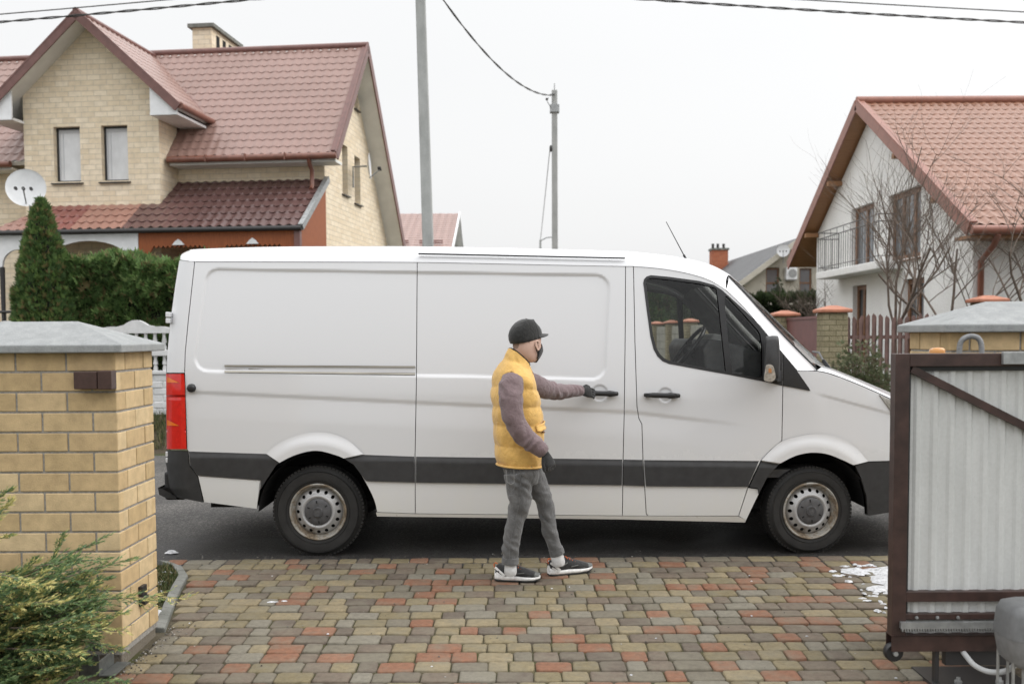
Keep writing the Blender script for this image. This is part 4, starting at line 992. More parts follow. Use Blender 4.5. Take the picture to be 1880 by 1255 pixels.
for i, v in enumerate(vb.v):
    v = Vector(v); k = i // 72; ctr = Vector(rl[k][0][0]); o_ = Vector((v.x - ctr.x, v.y - ctr.y, 0)).normalized()
    near = min(abs(rl[k][1] - s_) for s_ in STI)
    cr = .0055 * noise.noise((v.x * 16, v.y * 16, v.z * 9)) + .011 * math.exp(-(near / 10) ** 2) * noise.noise((v.x * 55, v.y * 55, v.z * 6 + 3))
    vs.append(tuple(v + o_ * cr))
vb.v = vs
# armholes: drop the faces around the near and far shoulder
hol = [(at(937.5, 712, 6.40), .072, .098), (at(985, 706, 6.84), .07, .085)]
keep = []
for f_ in vb.f:
    c = sum((Vector(vb.v[i]) for i in f_), Vector()) / len(f_)
    if not any(((c.x - h.x) / rx) ** 2 + ((c.z - h.z) / rz) ** 2 < 1 and (c.y - YP) * (h.y - YP) > 0 for h, rx, rz in hol): keep.append(f_)
vb.f = keep
def largest(q):                               # keep the garment in one piece
    par = list(range(len(q.v)))
    def find(a):
        while par[a] != a: par[a] = par[par[a]]; a = par[a]
        return a
    for f_ in q.f:
        for i in f_[1:]: par[find(i)] = find(f_[0])
    cnt = {}
    for f_ in q.f: cnt[find(f_[0])] = cnt.get(find(f_[0]), 0) + 1
    best = max(cnt, key=cnt.get); q.f = [f_ for f_ in q.f if find(f_[0]) == best]; us = sorted({i for f_ in q.f for i in f_}); mp = {o_: n_ for n_, o_ in enumerate(us)}
    q.v = [q.v[i] for i in us]; q.f = [tuple(mp[i] for i in f_) for f_ in q.f]
largest(vb)
vo = vb.build('vest', M['vest'], person, smooth=180); so_ = vo.modifiers.new('t', 'SOLIDIFY'); so_.thickness = .008; so_.offset = -1
s2 = vo.modifiers.new('s', 'SMOOTH'); s2.iterations = 1
# piping of the armholes and collar, hem binding, pocket, zip
def vest_pt(y_, a, ex=.002):
    k = min(range(len(rl)), key=lambda i: abs(rl[i][1] - y_)); c, rx, ry, hd, tilt, pw = rl[k][0]
    ct, st_ = math.cos(a), math.sin(a); x = (rx + ex) * math.copysign(abs(ct) ** (2 / pw), ct); yy = (ry + ex) * math.copysign(abs(st_) ** (2 / pw), st_)
    return Vector((c.x + x * math.cos(hd) - yy * math.sin(hd), c.y + x * math.sin(hd) + yy * math.cos(hd), c.z + tilt * x))
q = MB(); q.tube([vest_pt(656.5, 2 * math.pi * i / 40, -.004) for i in range(41)], .0065, 6, caps=False); q.build('collar_lining', M['mask'], vo, smooth=60)
q = MB(); q.tube([vest_pt(853, 2 * math.pi * i / 48, .0) for i in range(49)], (.007), 8, caps=False); q.build('hem', M['vest'], vo, smooth=60)
zx = -.05
q = MB(); q.tube([vest_pt(y_, zx, .001) for y_ in range(657, 856, 6)], [(.006, .0025)] * 34, 6); q.build('zip', M['trim_black'], vo, smooth=60)
q = MB(); q.hexa([vest_pt(668, -.34, .001), vest_pt(668, .06, .001), vest_pt(688, .06, .001), vest_pt(688, -.34, .001)], [vest_pt(668, -.34, .007), vest_pt(668, .06, .007), vest_pt(688, .06, .007), vest_pt(688, -.34, .007)])
M['brown_leather'] = mat('brown_tab', (.16, .075, .03), .6); q.build('collar_tab', M['brown_leather'], vo, bevel=.002)
for a0, aw in ((-1.30, .95), (.45, .62)):
    q = MB(); q.grid(lambda u, v: tuple(vest_pt(771 + 11 * v + 7 * (1 - u) * (1 if a0 < 0 else 0), a0 + aw * u, .010 + .006 * math.sin(math.pi * u) + .008 * v)), 10, 5)
    fo = q.build('pocket_flap', M['vest'], vo, smooth=80); fo.modifiers.new('t', 'SOLIDIFY').thickness = .008
q = MB(); q.ball(vest_pt(790, -.93, .012), (.012, .012, .007), 10); q.build('pocket_stud', M['brown_leather'], vo, smooth=60)
# jeans
jn = MB()
jn.rings([ring_px(921, 990, 840, .165, HB), ring_px(922.5, 989, 858, .165, HB), ring_px(928, 988, 874, .155, HB), ring_px(934, 985, 886, .13, HB)][::-1], 28)
limb(jn, [(951, 868, 6.545), (953, 888, 6.54), (955, 921, 6.54), (948, 950, 6.545), (941, 980, 6.55), (937.5, 1008, 6.555), (936.5, 1032, 6.56)], [.098, .089, .075, .062, .059, .056, .053], 20)
limb(jn, [(974, 868, 6.665), (985, 888, 6.675), (1000, 921, 6.685), (1005, 950, 6.695), (1010, 978, 6.705), (1018, 1002, 6.715), (1023, 1015, 6.72)], [.092, .079, .060, .054, .051, .049, .047], 20)
kn = [(at(950, 938, 6.52), 1), (at(1004, 938, 6.66), 1), (at(939, 1015, 6.55), .7), (at(1018, 1003, 6.7), .7), (at(955, 880, 6.5), .7)]
def jfold(v):
    d = .003 * noise.noise(v * 11) + .001 * noise.noise(v * 34)
    for c, k in kn:
        w = math.exp(-((v - c).length / .12) ** 2); d += .0105 * k * w * math.sin(62 * (v.z - c.z) + 45 * (v.x - c.x) + 8 * noise.noise(v * 7)) * (.55 + noise.noise(v * 12))
    return d
jo = pfuse(jn, 'jeans', M['denim'], .006, 2, jfold)
for a, b, r_ in (((937, 1022, 6.558), (936.5, 1034, 6.56), .0565), ((1019.5, 1005, 6.717), (1024, 1017.5, 6.72), .0505)):
    q = MB(); limb(q, [a, tuple((i + j) / 2 for i, j in zip(a, b)), b], [r_, r_ * 1.03, r_], 24); q.build('turn_up', M['denim'], jo, smooth=60, bevel=.003)
q = MB(); q.tube([at(x, y, Y) for x, y, Y in ((955, 862, 6.444), (956, 890, 6.443), (953, 925, 6.46), (946, 955, 6.478), (938, 985, 6.484), (935, 1015, 6.49), (935, 1026, 6.49))], .0022, 5); q.build('side_seam', M['denim'], jo, smooth=60)
M['denim_stitch'] = mat('pale_stitching', (.26, .26, .255), .8)
q = MB(); hp = [at(x, y, Y) for x, y, Y in ((929, 862, 6.47), (931, 884, 6.455), (938, 889, 6.444), (944, 885, 6.44), (943.5, 861, 6.435))]
for a, b in zip(hp[:-1], hp[1:]): q.tube([a, b], .0018, 5)
q.build('pocket_stitching', M['denim_stitch'], jo)
# socks and trainers
for a, b, r_ in (((937, 1030, 6.56), (937.5, 1058, 6.565), .042), ((1019, 1006, 6.718), (1028, 1041, 6.725), .045)):
    q = MB(); limb(q, [a, tuple((i + j) / 2 for i, j in zip(a, b)), b], [r_ * .94, r_, r_ * 1.08], 20); q.build('sock', M['sock'], person, smooth=60, subsurf=1)
def shoe(hx, hy, tx, ty):
    a, b = gnd(hx, hy), gnd(tx, ty); d = (b - a); L = math.hypot(d.x, d.y); hd = math.atan2(d.y, d.x)
    R_ = Matrix.Rotation(hd, 3, 'Z'); rl_ = (b.z - a.z) / L
    def T(x, y, z): v = R_ @ Vector((x, y, 0)); return Vector((a.x + v.x, a.y + v.y, a.z + rl_ * x + z))
    prof = [(.0, .030, .030), (.02, .036, .036), (.08, .034, .036), (.14, .036, .040), (.20, .046, .045), (.245, .040, .042), (.275, .026, .028), (.285, .010, .012)]
    def sect(z0f, z1f, grow, nm, m_, par, n=20, close=True):
        q = MB(); m = 24; N_ = 26; rows = []
        for i in range(N_ + 1):
            x = .285 * i / N_; w = float(np.interp(x, [p[0] for p in prof], [(p[1] + p[2]) / 2 for p in prof])) + grow
            if i == 0: w *= .75
            z0, z1 = z0f(x), z1f(x); row_ = []
            for k in range(m):
                t_ = 2 * math.pi * k / m; c, s_ = math.cos(t_), math.sin(t_)
                yy = w * math.copysign(abs(c) ** .75, c); zz = (z0 + z1) / 2 + (z1 - z0) / 2 * math.copysign(abs(s_) ** (.55 if s_ < 0 else .9), s_)
                if s_ > 0: yy *= 1 - .30 * s_ * min(1, (z1 - z0) / .07)
                row_.append(T(x * L / .285 + (grow if i == N_ else -grow if i == 0 else 0), yy, zz))
            rows.append(row_)
        q.v = [v for r_ in rows for v in r_]
        q.f = [(i * m + k, i * m + (k + 1) % m, (i + 1) * m + (k + 1) % m, (i + 1) * m + k) for i in range(N_) for k in range(m)] + [tuple(range(m)), tuple(N_ * m + k for k in range(m))]
        return q.build(nm, m_, par, smooth=60)
    ip = lambda xs_, zs: (lambda x: float(np.interp(x, xs_, zs)))
    s_ = sect(lambda x: .022, ip([0, .02, .07, .095, .12, .16, .21, .25, .275, .285], [.100, .116, .106, .108, .120, .102, .084, .070, .056, .042]), 0, 'shoe', M['shoe'], person)
    sect(ip([0, .04, .1, .18, .25, .285], [.010, .006, .006, .006, .010, .024]), ip([0, .03, .07, .12, .2, .26, .285], [.074, .066, .048, .052, .048, .046, .044]), .004, 'midsole', M['sole'], s_)
    sect(ip([0, .04, .1, .18, .25, .285], [.004, .0, .0, .0, .004, .018]), ip([0, .04, .1, .18, .25, .285], [.016, .014, .011, .011, .014, .026]), .0045, 'outsole', M['sole_dark'], s_)
    q = MB(); q.grid(lambda u, v: T((.205 + .082 * u) * L / .285, (.044 - .020 * u * u) * math.sin(rad(-90 + 180 * v)), .042 + (.038 - .022 * u) * math.cos(rad(-90 + 180 * v)) * 1.02), 8, 12); q.build('toe_cap', M['shoe_grey'], s_, smooth=60)
    q = MB()
    for k in range(5):
        x = (.110 + .017 * k) * L / .285; z = .122 - .0085 * k
        q.tube([T(x + .006, -.026, z - .010), T(x + .002, 0, z + .003), T(x - .002, .026, z - .010)], .0028, 5)
    q.tube([T(-.004, 0, .085), T(-.012, 0, .108), T(.0, 0, .122), T(.012, 0, .114)], .004, 6)
    q.build('laces', M['orange_tab'], s_, smooth=60)
    for sd in (-1, 1):                        # white heel struts
        q = MB(); q.obox(T(.0, sd * .027, .096), T(.068, sd * .041, .042), .005, .015); q.obox(T(.01, sd * .034, .062), T(.06, sd * .042, .030), .005, .012); q.build('heel_strut', M['sole'], s_, bevel=.001)
    q = MB()
    for sd in (-1, 1): q = MB(); q.obox(T(.075, sd * .038, .062), T(.125, sd * .036, .088), .004, .007); q.build('side_flash', M['shoe_grey'], s_)
    for sd in (-1, 1): q = MB(); q.obox(T(.15, sd * .041, .058), T(.20, sd * .047, .066), .004, .007); q.build('side_flash', M['shoe_grey'], s_)
shoe(910, 1064.5, 991, 1067); shoe(1008, 1056.5, 1085, 1048)
# hands in black gloves, five separate fingers each
def hand(wrist, dirv, up, thumb_side, curl, nm, L=.185, spread=.16, pcurl=.25):
    d = Vector(dirv).normalized(); u = (Vector(up) - d * Vector(up).dot(d)).normalized(); s_ = d.cross(u)
    q = MB(); w0 = Vector(wrist)
    q.tube([w0 - d * .03, w0, w0 + d * .035, w0 + d * .07, w0 + d * .092], [(.030, .024), (.029, .022), (.040, .019), (.043, .018), (.040, .015)], 14) if False else None
    n = 14
    vs_r = []
    for k, (x, wy, wz) in enumerate(((-.035, .030, .026), (0, .030, .023), (.03, .038, .020), (.065, .043, .018), (.092, .040, .014))):
        vs_r.append([w0 + d * x + s_ * (wy * math.cos(2 * math.pi * j / n)) + u * (wz * math.sin(2 * math.pi * j / n)) for j in range(n)])
    q.v = [v for r_ in vs_r for v in r_]; q.f = [(i * n + j, i * n + (j + 1) % n, (i + 1) * n + (j + 1) % n, (i + 1) * n + j) for i in range(4) for j in range(n)] + [tuple(range(n - 1, -1, -1)), tuple(4 * n + j for j in range(n))]
    for i, (ln_, off) in enumerate(((.070, -.030), (.078, -.010), (.073, .010), (.058, .029))):
        p = w0 + d * .082 + s_ * off; ang = curl * (1 + .10 * i); pts = [p - d * .02]; rs = [.0105]; a = pcurl * curl
        for sg, fr in enumerate((.45, .32, .27)):
            dd = d * math.cos(a) - u * math.sin(a) + s_ * (spread * off * 4)
            pts.append(p); rs.append(.0105 - .001 * sg); p = p + dd.normalized() * (ln_ * fr); a += ang * .55
        pts.append(p); rs.append(.0075); q.tube(pts, rs, 10)
    p = w0 + d * .028 + s_ * (-.030 * thumb_side); t1 = p + d * .030 - s_ * (.020 * thumb_side) - u * .006; t2 = t1 + d * .030 - s_ * (.004 * thumb_side) - u * .012
    q.tube([w0 + d * .01 + s_ * (-.012 * thumb_side), p, t1, t2, t2 + d * .018 + s_ * (.004 * thumb_side) - u * .006], [.014, .014, .012, .0105, .008], 10)
    return pfuse(q, nm, M['glove'], .0036, 3)
wr = at(1000, 832, 6.39); hand(wr, (at(1011, 853, 6.38) - wr), (.55, -.75, .35), -1, 1.15, 'glove', pcurl=.6)
wr = at(1066.5, 716.8, 7.205); hand(wr, at(1090, 721.5, 7.268) - wr, (.1, -.9, .40), 1, .55, 'glove', pcurl=.15)
# ------------------------------------------------------------------ houses
def tile_mat(name, c1, c2, rough=.42):
    t = NT(name); f = t.noise(1.1, 6, .6); f2 = t.noise(30, 4, .6)
    c = t.mix(.5, t.ramp(f, [(.35, c1), (.65, c2)]), t.ramp(f2, [(.3, (.75, .75, .75)), (.7, (1.1, 1.1, 1.1))]), 'MULTIPLY')
    return t.bsdf(c, rough, 0, .5)
M['tile_l'] = tile_mat('faded_red_metal_tile', (.265, .165, .138), (.305, .19, .162))
M['tile_dark'] = tile_mat('brown_metal_tile', (.098, .052, .047), (.128, .068, .062), .34)
M['tile_terra'] = tile_mat('terracotta_metal_tile', (.29, .150, .115), (.33, .175, .135))
M['tile_red'] = tile_mat('dark_red_metal_tile', (.20, .075, .062), (.24, .09, .075))
M['tile_r'] = tile_mat('orange_red_metal_tile', (.232, .107, .064), (.265, .125, .077))
M['brick_h'] = brick_mat('cream_facing_brick', (.80, .67, .485), (.90, .785, .61), (.70, .61, .48), .25, .088, .014)
M['flash'] = mat('red_brown_flashing', (.17, .082, .070), .4, var=(8, .15))
M['gutter'] = mat('brown_gutter', (.19, .08, .055), .35, var=(9, .2))
M['soffit'] = (lambda t: t.bsdf(t.mix(.5, (.76, .76, .73), t.ramp(t.noise(3, 4), [(.3, (.8, .8, .8)), (.7, (1.1, 1.1, 1.1))]), 'MULTIPLY'), .7))(NT('pale_soffit_board'))
M['white_pvc'] = mat('white_board', (.78, .79, .80), .5, var=(5, .08))
M['wood_o'] = (lambda t: t.bsdf(t.ramp(t.noise(16, 6, .6, stretch=(6, 6, .5)), [(.3, (.20, .052, .014)), (.7, (.36, .105, .03))]), .5, 0, .4))(NT('orange_stained_boards'))
M['dark_frame'] = mat('dark_window_frame', (.03, .03, .03), .4)
M['white_frame'] = mat('white_window_frame', (.55, .56, .58), .4)
def pane_mat(name, c, lo, hi):               # glass with pale curtains or a dim room behind it
    t = NT(name); f = t.noise(2.2, 5, .6, stretch=(1, 1, .6)); return t.bsdf(t.ramp(f, [(lo, tuple(v * .72 for v in c)), (hi, c)]), .06, 0, .6)
M['pane_pale'] = pane_mat('pane_with_blind', (.72, .73, .74), .25, .6)
M['pane_dark'] = pane_mat('dark_pane', (.06, .065, .07), .35, .65)
M['pane_mid'] = pane_mat('grey_pane', (.20, .22, .24), .35, .65)
M['dish'] = mat('white_dish', (.66, .67, .68), .45, var=(6, .08))
M['dark_iron'] = mat('dark_iron', (.03, .028, .028), .5)
def tiles(mb, A, B, C, Dp, nrm, pitch=.19, course=.235, amp=.011, stp=.012):
    """profiled sheet over the quad A,B (eave) - C,D (top); nrm gives the outside"""
    A, B, C, Dp = (Vector(p) for p in (A, B, C, Dp)); u = (B - A).normalized(); n = u.cross(Dp - A).normalized()
    if n.dot(Vector(nrm)) < 0: n = -n
    v = n.cross(u)
    if v.dot(Dp - A) < 0: v = -v
    H = (Dp - A).dot(v); rows = []; k = 0
    while k * course < H - .01:
        for fz in (.001, .03, .25, .5, .75, .985):
            y = (k + fz) * course
            if y < H: rows.append((y, fz))
        k += 1
    rows.append((H, .9)); W_ = max((B - A).length, (C - Dp).length); nu = max(4, int(W_ / pitch * 6))
    b0 = len(mb.v); vs = []
    for y, fz in rows:
        t_ = min(1, y / H); L_ = A.lerp(Dp, t_); R_ = B.lerp(C, t_)
        for i in range(nu + 1):
            p = L_.lerp(R_, i / nu); x = (p - A).dot(u)
            w = math.cos(2 * math.pi * x / pitch); h = amp * (1 - abs(math.sin(math.pi * x / pitch)) ** 1.6) * 1.3 + stp * (1 - fz)
            vs.append(p + n * h + v * (.018 * w * (1 if fz < .1 else 0)))
    w_ = nu + 1; fs = [(j * w_ + i, j * w_ + i + 1, (j + 1) * w_ + i + 1, (j + 1) * w_ + i) for j in range(len(rows) - 1) for i in range(nu)]
    mb.add(vs, fs); return n
def roof_slope(A, B, C, Dp, nrm, m_, parent, nm='roof', under=None, thick=.10, **k):
    mb = MB(); n = tiles(mb, A, B, C, Dp, nrm, **k); o = mb.build(nm, m_, parent, smooth=50)
    q = MB(); lo = [Vector(p) - n * thick for p in (A, B, C, Dp)]; hi = [Vector(p) - n * .004 for p in (A, B, C, Dp)]; q.hexa(lo, hi)
    q.build('soffit', under or M['soffit'], parent); return o
def win(parent, fn, x0, x1, z0, z1, frame, pane, bars=(), fw=.05, depth=.10, sill=None, nm='window', transom=()):
    """fn(x, z, d): wall plane with d into the wall"""
    q = MB()
    def bar(a0, a1, b0, b1, d0=.0, d1=.06): q.hexa([fn(a0, b0, depth + d0), fn(a1, b0, depth + d0), fn(a1, b1, depth + d0), fn(a0, b1, depth + d0)], [fn(a0, b0, depth + d1), fn(a1, b0, depth + d1), fn(a1, b1, depth + d1), fn(a0, b1, depth + d1)])
    bar(x0, x1, z1 - fw, z1); bar(x0, x1, z0, z0 + fw); bar(x0, x0 + fw, z0 + fw, z1 - fw); bar(x1 - fw, x1, z0 + fw, z1 - fw)
    for b in bars: bar(b - fw * .6, b + fw * .6, z0 + fw, z1 - fw, .003, .055)
    for b in transom: bar(x0 + fw, x1 - fw, b - fw * .5, b + fw * .5, .006, .052)
    w = q.build(nm, frame, parent)
    q = MB(); q.add([fn(x0 + fw, z0 + fw, depth + .03), fn(x1 - fw, z0 + fw, depth + .03), fn(x1 - fw, z1 - fw, depth + .03), fn(x0 + fw, z1 - fw, depth + .03)], [(0, 1, 2, 3)]); q.build('pane', pane, w)
    if sill:
        q = MB(); q.hexa([fn(x0 - .05, z0 - .05, -.06), fn(x1 + .05, z0 - .05, -.06), fn(x1 + .05, z0 - .05, depth), fn(x0 - .05, z0 - .05, depth)], [fn(x0 - .05, z0 - .03, -.06), fn(x1 + .05, z0 - .03, -.06), fn(x1 + .05, z0 - .002, depth), fn(x0 - .05, z0 - .002, depth)]); q.build('sill', sill, w)
    return w
R4 = lambda x0, x1, z0, z1: [(x0, z0), (x1, z0), (x1, z1), (x0, z1)]
def wall(parent, poly, holes, fn, m_, nm='wall', thick=.22): return plate(nm, poly, holes, fn, m_, parent, thick, uv=True)
GL = .42
# --- cream brick house -------------------------------------------------------
oh = at(597, 400, 20); h = thing('brick_house', 'cream brick house with red metal roof, gabled bay and orange timber porch behind a hedge', 'house', (oh.x, 20, 0), rad(-6.5))
front = lambda b: (lambda x, z, d: (x, b + d, z)); side = lambda a: (lambda y, z, d: (a - d, y, z))
BW = [(-5.22, -4.67), (-4.23, -3.69)]
wall(h, [(-10.5, GL), (-.22, GL), (-.22, 5.25), (-10.5, 5.25)], [R4(-3.78, -3.12, 1.0, 3.42), R4(-2.2, -1.5, .9, 3.15), R4(-.98, -.35, .9, 3.15), R4(-5.75, -5.1, 1.2, 3.2)], front(0), M['brick_h'])
sl = 1.09
gp = [(0, GL), (5.30, GL), (5.30, 4.0), (1.97, 7.76), (0, 5.55)]
GWs = [(1.27, 1.69, 4.65, 5.68), (2.23, 2.71, 4.58, 5.60), (2.30, 2.60, 6.66, 6.97)]
wall(h, gp, [R4(a, b, c, d_) for a, b, c, d_ in GWs], side(0), M['brick_h'])
for a, b, c, d_ in GWs: win(h, side(0), a, b, c, d_, M['dark_frame'], M['pane_mid'], fw=.04, depth=.14, sill=M['dark_frame'])
# bay
AC = -4.42
wall(h, [(-5.84, 3.0), (-3.05, 3.0), (-3.05, 6.42), (AC, 7.66), (-5.84, 6.40)], [R4(a, b, 4.68, 5.75) for a, b in BW], front(-.8), M['brick_h'])
wall(h, [(-.58, 3.0), (0, 3.0), (0, 6.0), (-.58, 6.0)], [], side(-3.05), M['brick_h']); wall(h, [(-.58, 3.0), (0, 3.0), (0, 6.0), (-.58, 6.0)], [], side(-5.62), M['brick_h'])
for a, b in BW: win(h, front(-.8), a, b, 4.68, 5.75, M['dark_frame'], M['pane_pale'], fw=.035, depth=.11, sill=M['dark_frame'])
for a, b in BW:
    q = MB(); q.box(a + .035, a + .065, -.668, -.66, 4.72, 5.71); q.box(a + .115, a + .13, -.668, -.66, 4.75, 5.65); q.box(a + .065, b - .035, -.668, -.66, 5.65, 5.71); q.build('blind_edge', M['white_frame'], h)
# roofs
roof_slope((-10.6, -.5, 5.16), (.40, -.5, 5.16), (.40, 1.97, 7.87), (-10.6, 1.97, 7.87), (0, -1, 1), M['tile_l'], h)
roof_slope((.40, 5.75, 3.42), (-10.6, 5.75, 3.42), (-10.6, 1.97, 7.87), (.40, 1.97, 7.87), (0, 1, 1), M['tile_l'], h)
ev = .915
roof_slope((-2.46, -1.25, 7.80 - 1.96 * ev), (-2.46, .32, 7.80 - 1.96 * ev), (AC, 1.93, 7.80), (AC, -1.25, 7.80), (1, 0, 1), M['tile_l'], h)
roof_slope((-6.38, .32, 7.80 - 1.96 * ev), (-6.38, -1.25, 7.80 - 1.96 * ev), (AC, -1.25, 7.80), (AC, 1.93, 7.80), (-1, 0, 1), M['tile_l'], h)
q = MB(); q.tube([(-10.6, 1.97, 7.90), (.42, 1.97, 7.90)], .07, 10); q.build('ridge_cap', M['flash'], h, smooth=60)
q = MB(); q.tube([(AC, -1.28, 7.82), (AC, 1.95, 7.82)], .06, 10); q.build('ridge_cap', M['flash'], h, smooth=60)
q = MB(); q.obox((.41, -.53, 5.10), (.41, 1.97, 7.84), .03, .20); q.obox((.41, 1.97, 7.84), (.41, 5.77, 3.36), .03, .20); q.obox((.36, -.52, 5.20), (.36, 1.97, 7.90), .14, .03); q.build('bargeboard', M['flash'], h)
for s_ in (1, -1):
    q = MB(); q.obox((AC, -1.26, 7.76), (AC + s_ * 1.98, -1.26, 7.76 - 1.98 * ev), .03, .17, (0, 0, 1)); q.obox((AC, -1.22, 7.84), (AC + s_ * 1.98, -1.22, 7.84 - 1.98 * ev), .12, .02); q.build('bargeboard', M['flash'], h)
    x0, x1 = sorted((AC + s_ * 1.40, AC + s_ * 1.94)); zb = 7.80 - 1.94 * ev - .20
    q = MB(); q.box(x0, x1, -1.21, .30, zb, zb + .05); q.build('soffit', M['white_pvc'], h)
    q = MB(); q.add([(x, y, z) for y in (-1.20, -1.17) for x, z in ((AC + s_ * 1.40, zb), (AC + s_ * 1.94, zb), (AC + s_ * 1.94, zb + .12), (AC + s_ * 1.40, zb + .12 + .54 * ev))], [(0, 1, 2, 3), (4, 5, 6, 7), (0, 1, 5, 4), (1, 2, 6, 5), (2, 3, 7, 6), (3, 0, 4, 7)]); q.build('eaves_box', M['white_pvc'], h)
    q = MB(); xg = AC + s_ * 2.02; q.tube([(xg, -1.24, zb + .16), (xg, .30, zb + .16)], .06, 10); q.build('gutter', M['gutter'], h, smooth=60)
q = MB(); q.obox((-2.52, .22, 5.98), (AC + .1, 1.86, 7.72), .16, .03, (0, -.6, .8)); q.build('valley_flashing', M['flash'], h)
for x0, x1 in ((-10.6, -6.3), (-3.0, .42)):
    q = MB(); n_ = 10
    q.tube([(x0, -.56, 5.10), (x1, -.56, 5.10)], .065, 10)
    for i in range(1, int((x1 - x0) / .8)): q.box(x0 + i * .8 - .012, x0 + i * .8 + .012, -.64, -.50, 5.035, 5.17)
    q.build('gutter', M['gutter'], h, smooth=60)
    q = MB(); q.box(x0, x1 - .02 if x1 < 0 else .36, -.48, -.002, 5.0, 5.05); q.build('soffit', M['soffit'], h)
q = MB(); q.tube([(-.14, -.56, 5.06), (-.14, -.50, 4.95), (-.14, -.36, 4.86), (-.14, -.36, 4.55), (-.14, -.44, 4.48)], .045, 10); q.build('downpipe', M['gutter'], h, smooth=60)
# chimney with vent slots and a concrete cap
q = MB(); q.box(-3.70, -3.25, 2.3, 3.9, 7.3, 8.52); ch = q.build('chimney', M['brick_h'], h, uv=True)
q = MB(); q.box(-3.78, -3.17, 2.22, 3.98, 8.52, 8.60); q.build('chimney_cap', M['concrete'], ch)
for i in range(4):
    q = MB(); q.box(-3.252, -3.245, 2.55 + .36 * i, 2.73 + .36 * i, 8.05, 8.42); q.build('flue_opening', M['void'], ch)
# porch: sheet roof in three colours, boarded front, arched white front, timber end
def pz(b): return 4.73 + b * .66
for x0, x1, m_, top in ((-3.02, .04, 'tile_dark', 0.), (-3.40, -3.02, 'tile_dark', -.8), (-4.42, -3.40, 'tile_terra', -.8), (-5.30, -4.42, 'tile_red', -.8)):
    roof_slope((x0, -1.65, pz(-1.65)), (x1, -1.65, pz(-1.65)), (x1, top, pz(top)), (x0, top, pz(top)), (0, -1, 1), M[m_], h, 'porch_roof', under=M['wood_o'] if x1 > -3 else M['white_pvc'], thick=.06, amp=.018, stp=.020, course=.27)
roof_slope((-6.05, -1.65, pz(-1.65)), (-5.30, -1.65, pz(-1.65)), (-5.30, -.8, pz(-.8)), (-5.31, -.8, pz(-.8)), (0, -1, 1), M['tile_terra'], h, 'porch_roof', thick=.05)
roof_slope((-6.05, -.0, pz(-1.65)), (-6.05, -1.65, pz(-1.65)), (-5.30, -.8, pz(-.8)), (-5.30, -.79, pz(-.8)), (-1, 0, 1), M['tile_terra'], h, 'porch_roof', thick=.05)
q = MB(); q.obox((.06, -1.70, pz(-1.70) + .01), (.06, .0, pz(0) + .01), .09, .12); q.build('bargeboard', M['metal'], h)
q = MB(); q.tube([(-6.1, -1.72, 3.60), (.08, -1.72, 3.60)], .05, 8); q.build('gutter', M['dark_iron'], h, smooth=60)
def scallop(x0, x1, z0, z1, n):              # an opening with a scalloped head
    pts = [(x0, z0), (x1, z0), (x1, z1 - .16)]; m = n
    for i in range(m + 1):
        x = x1 - .10 - (x1 - x0 - .20) * i / m; pts.append((x, z1 - .05 * (1 if i % 2 else 0)))
    pts.append((x0, z1 - .16)); return pts
plate('porch_front', [(-3.10, 2.0), (.0, 2.0), (.0, 3.585), (-3.10, 3.585)], [scallop(-2.90, -1.72, 2.1, 3.33, 22), scallop(-1.48, -.28, 2.1, 3.33, 22)], front(-1.62), M['wood_o'], h, .05)
for xc in (-2.31, -.88):
    q = MB(); q.add([(xc - .12, -1.66, 3.33), (xc + .12, -1.66, 3.33), (xc + .06, -1.66, 3.40), (xc, -1.66, 3.44), (xc - .06, -1.66, 3.40), (xc - .12, -1.64, 3.33), (xc + .12, -1.64, 3.33), (xc + .06, -1.64, 3.40), (xc, -1.64, 3.44), (xc - .06, -1.64, 3.40)], [(0, 1, 2, 3, 4), (9, 8, 7, 6, 5)] + [(i, (i + 1) % 5, (i + 1) % 5 + 5, i + 5) for i in range(5)]); q.build('carved_keystone', M['white_pvc'], h)
plate('porch_side', [(-1.56, .5), (-.003, .5), (-.003, 4.66), (-1.56, 3.62)], [scallop(-1.35, -.35, 1.8, 3.22, 16)], side(.02), M['wood_o'], h, .05)
q = MB(); q.box(-.08, .03, -1.68, -1.56, GL, 3.55); q.build('porch_post', M['flash'], h)
arch = [(-3.22, 2.0), (-3.22, 2.9)] + [(-4.1 + .82 * math.cos(a), 2.98 + .44 * math.sin(a)) for a in [math.pi * i / 16 for i in range(17)]] + [(-4.98, 2.0)]
arch2 = [(-5.12, 2.0), (-5.12, 2.9)] + [(-5.5 + .34 * math.cos(a), 2.98 + .30 * math.sin(a)) for a in [math.pi * i / 12 for i in range(13)]] + [(-5.86, 2.0)]
plate('porch_front', [(-5.90, 2.95), (-5.86, 2.95)] + [(-5.5 - .34 * math.cos(a), 3.0 + .30 * math.sin(a)) for a in [math.pi * i / 12 for i in range(13)]] + [(-5.10, 2.95), (-4.96, 2.95)] + [(-4.1 - .84 * math.cos(a), 3.0 + .44 * math.sin(a)) for a in [math.pi * i / 16 for i in range(17)]] + [(-3.22, 2.95), (-3.11, 2.95), (-3.11, 3.585), (-5.90, 3.585)], [], front(-1.62), M['white_pvc'], h, .06)
for x in (-5.86, -5.04, -3.17):
    q = MB(); q.tube([(x, -1.59, GL), (x, -1.59, 1.6), (x, -1.59, 1.75), (x, -1.59, 2.97)], [.06, .05, .035, .05], 10); q.build('porch_post', M['dark_iron'], h, smooth=60)
q = MB(); q.box(-6.0, .0, -1.7, -.005, GL - .1, 1.28); q.build('porch_deck', mat('red_brown_deck', (.16, .06, .05), .6, var=(5, .2)), h)
q = MB(); q.tube([(-6.0, -1.62, 2.12), (-3.2, -1.62, 2.12)], .03, 6)
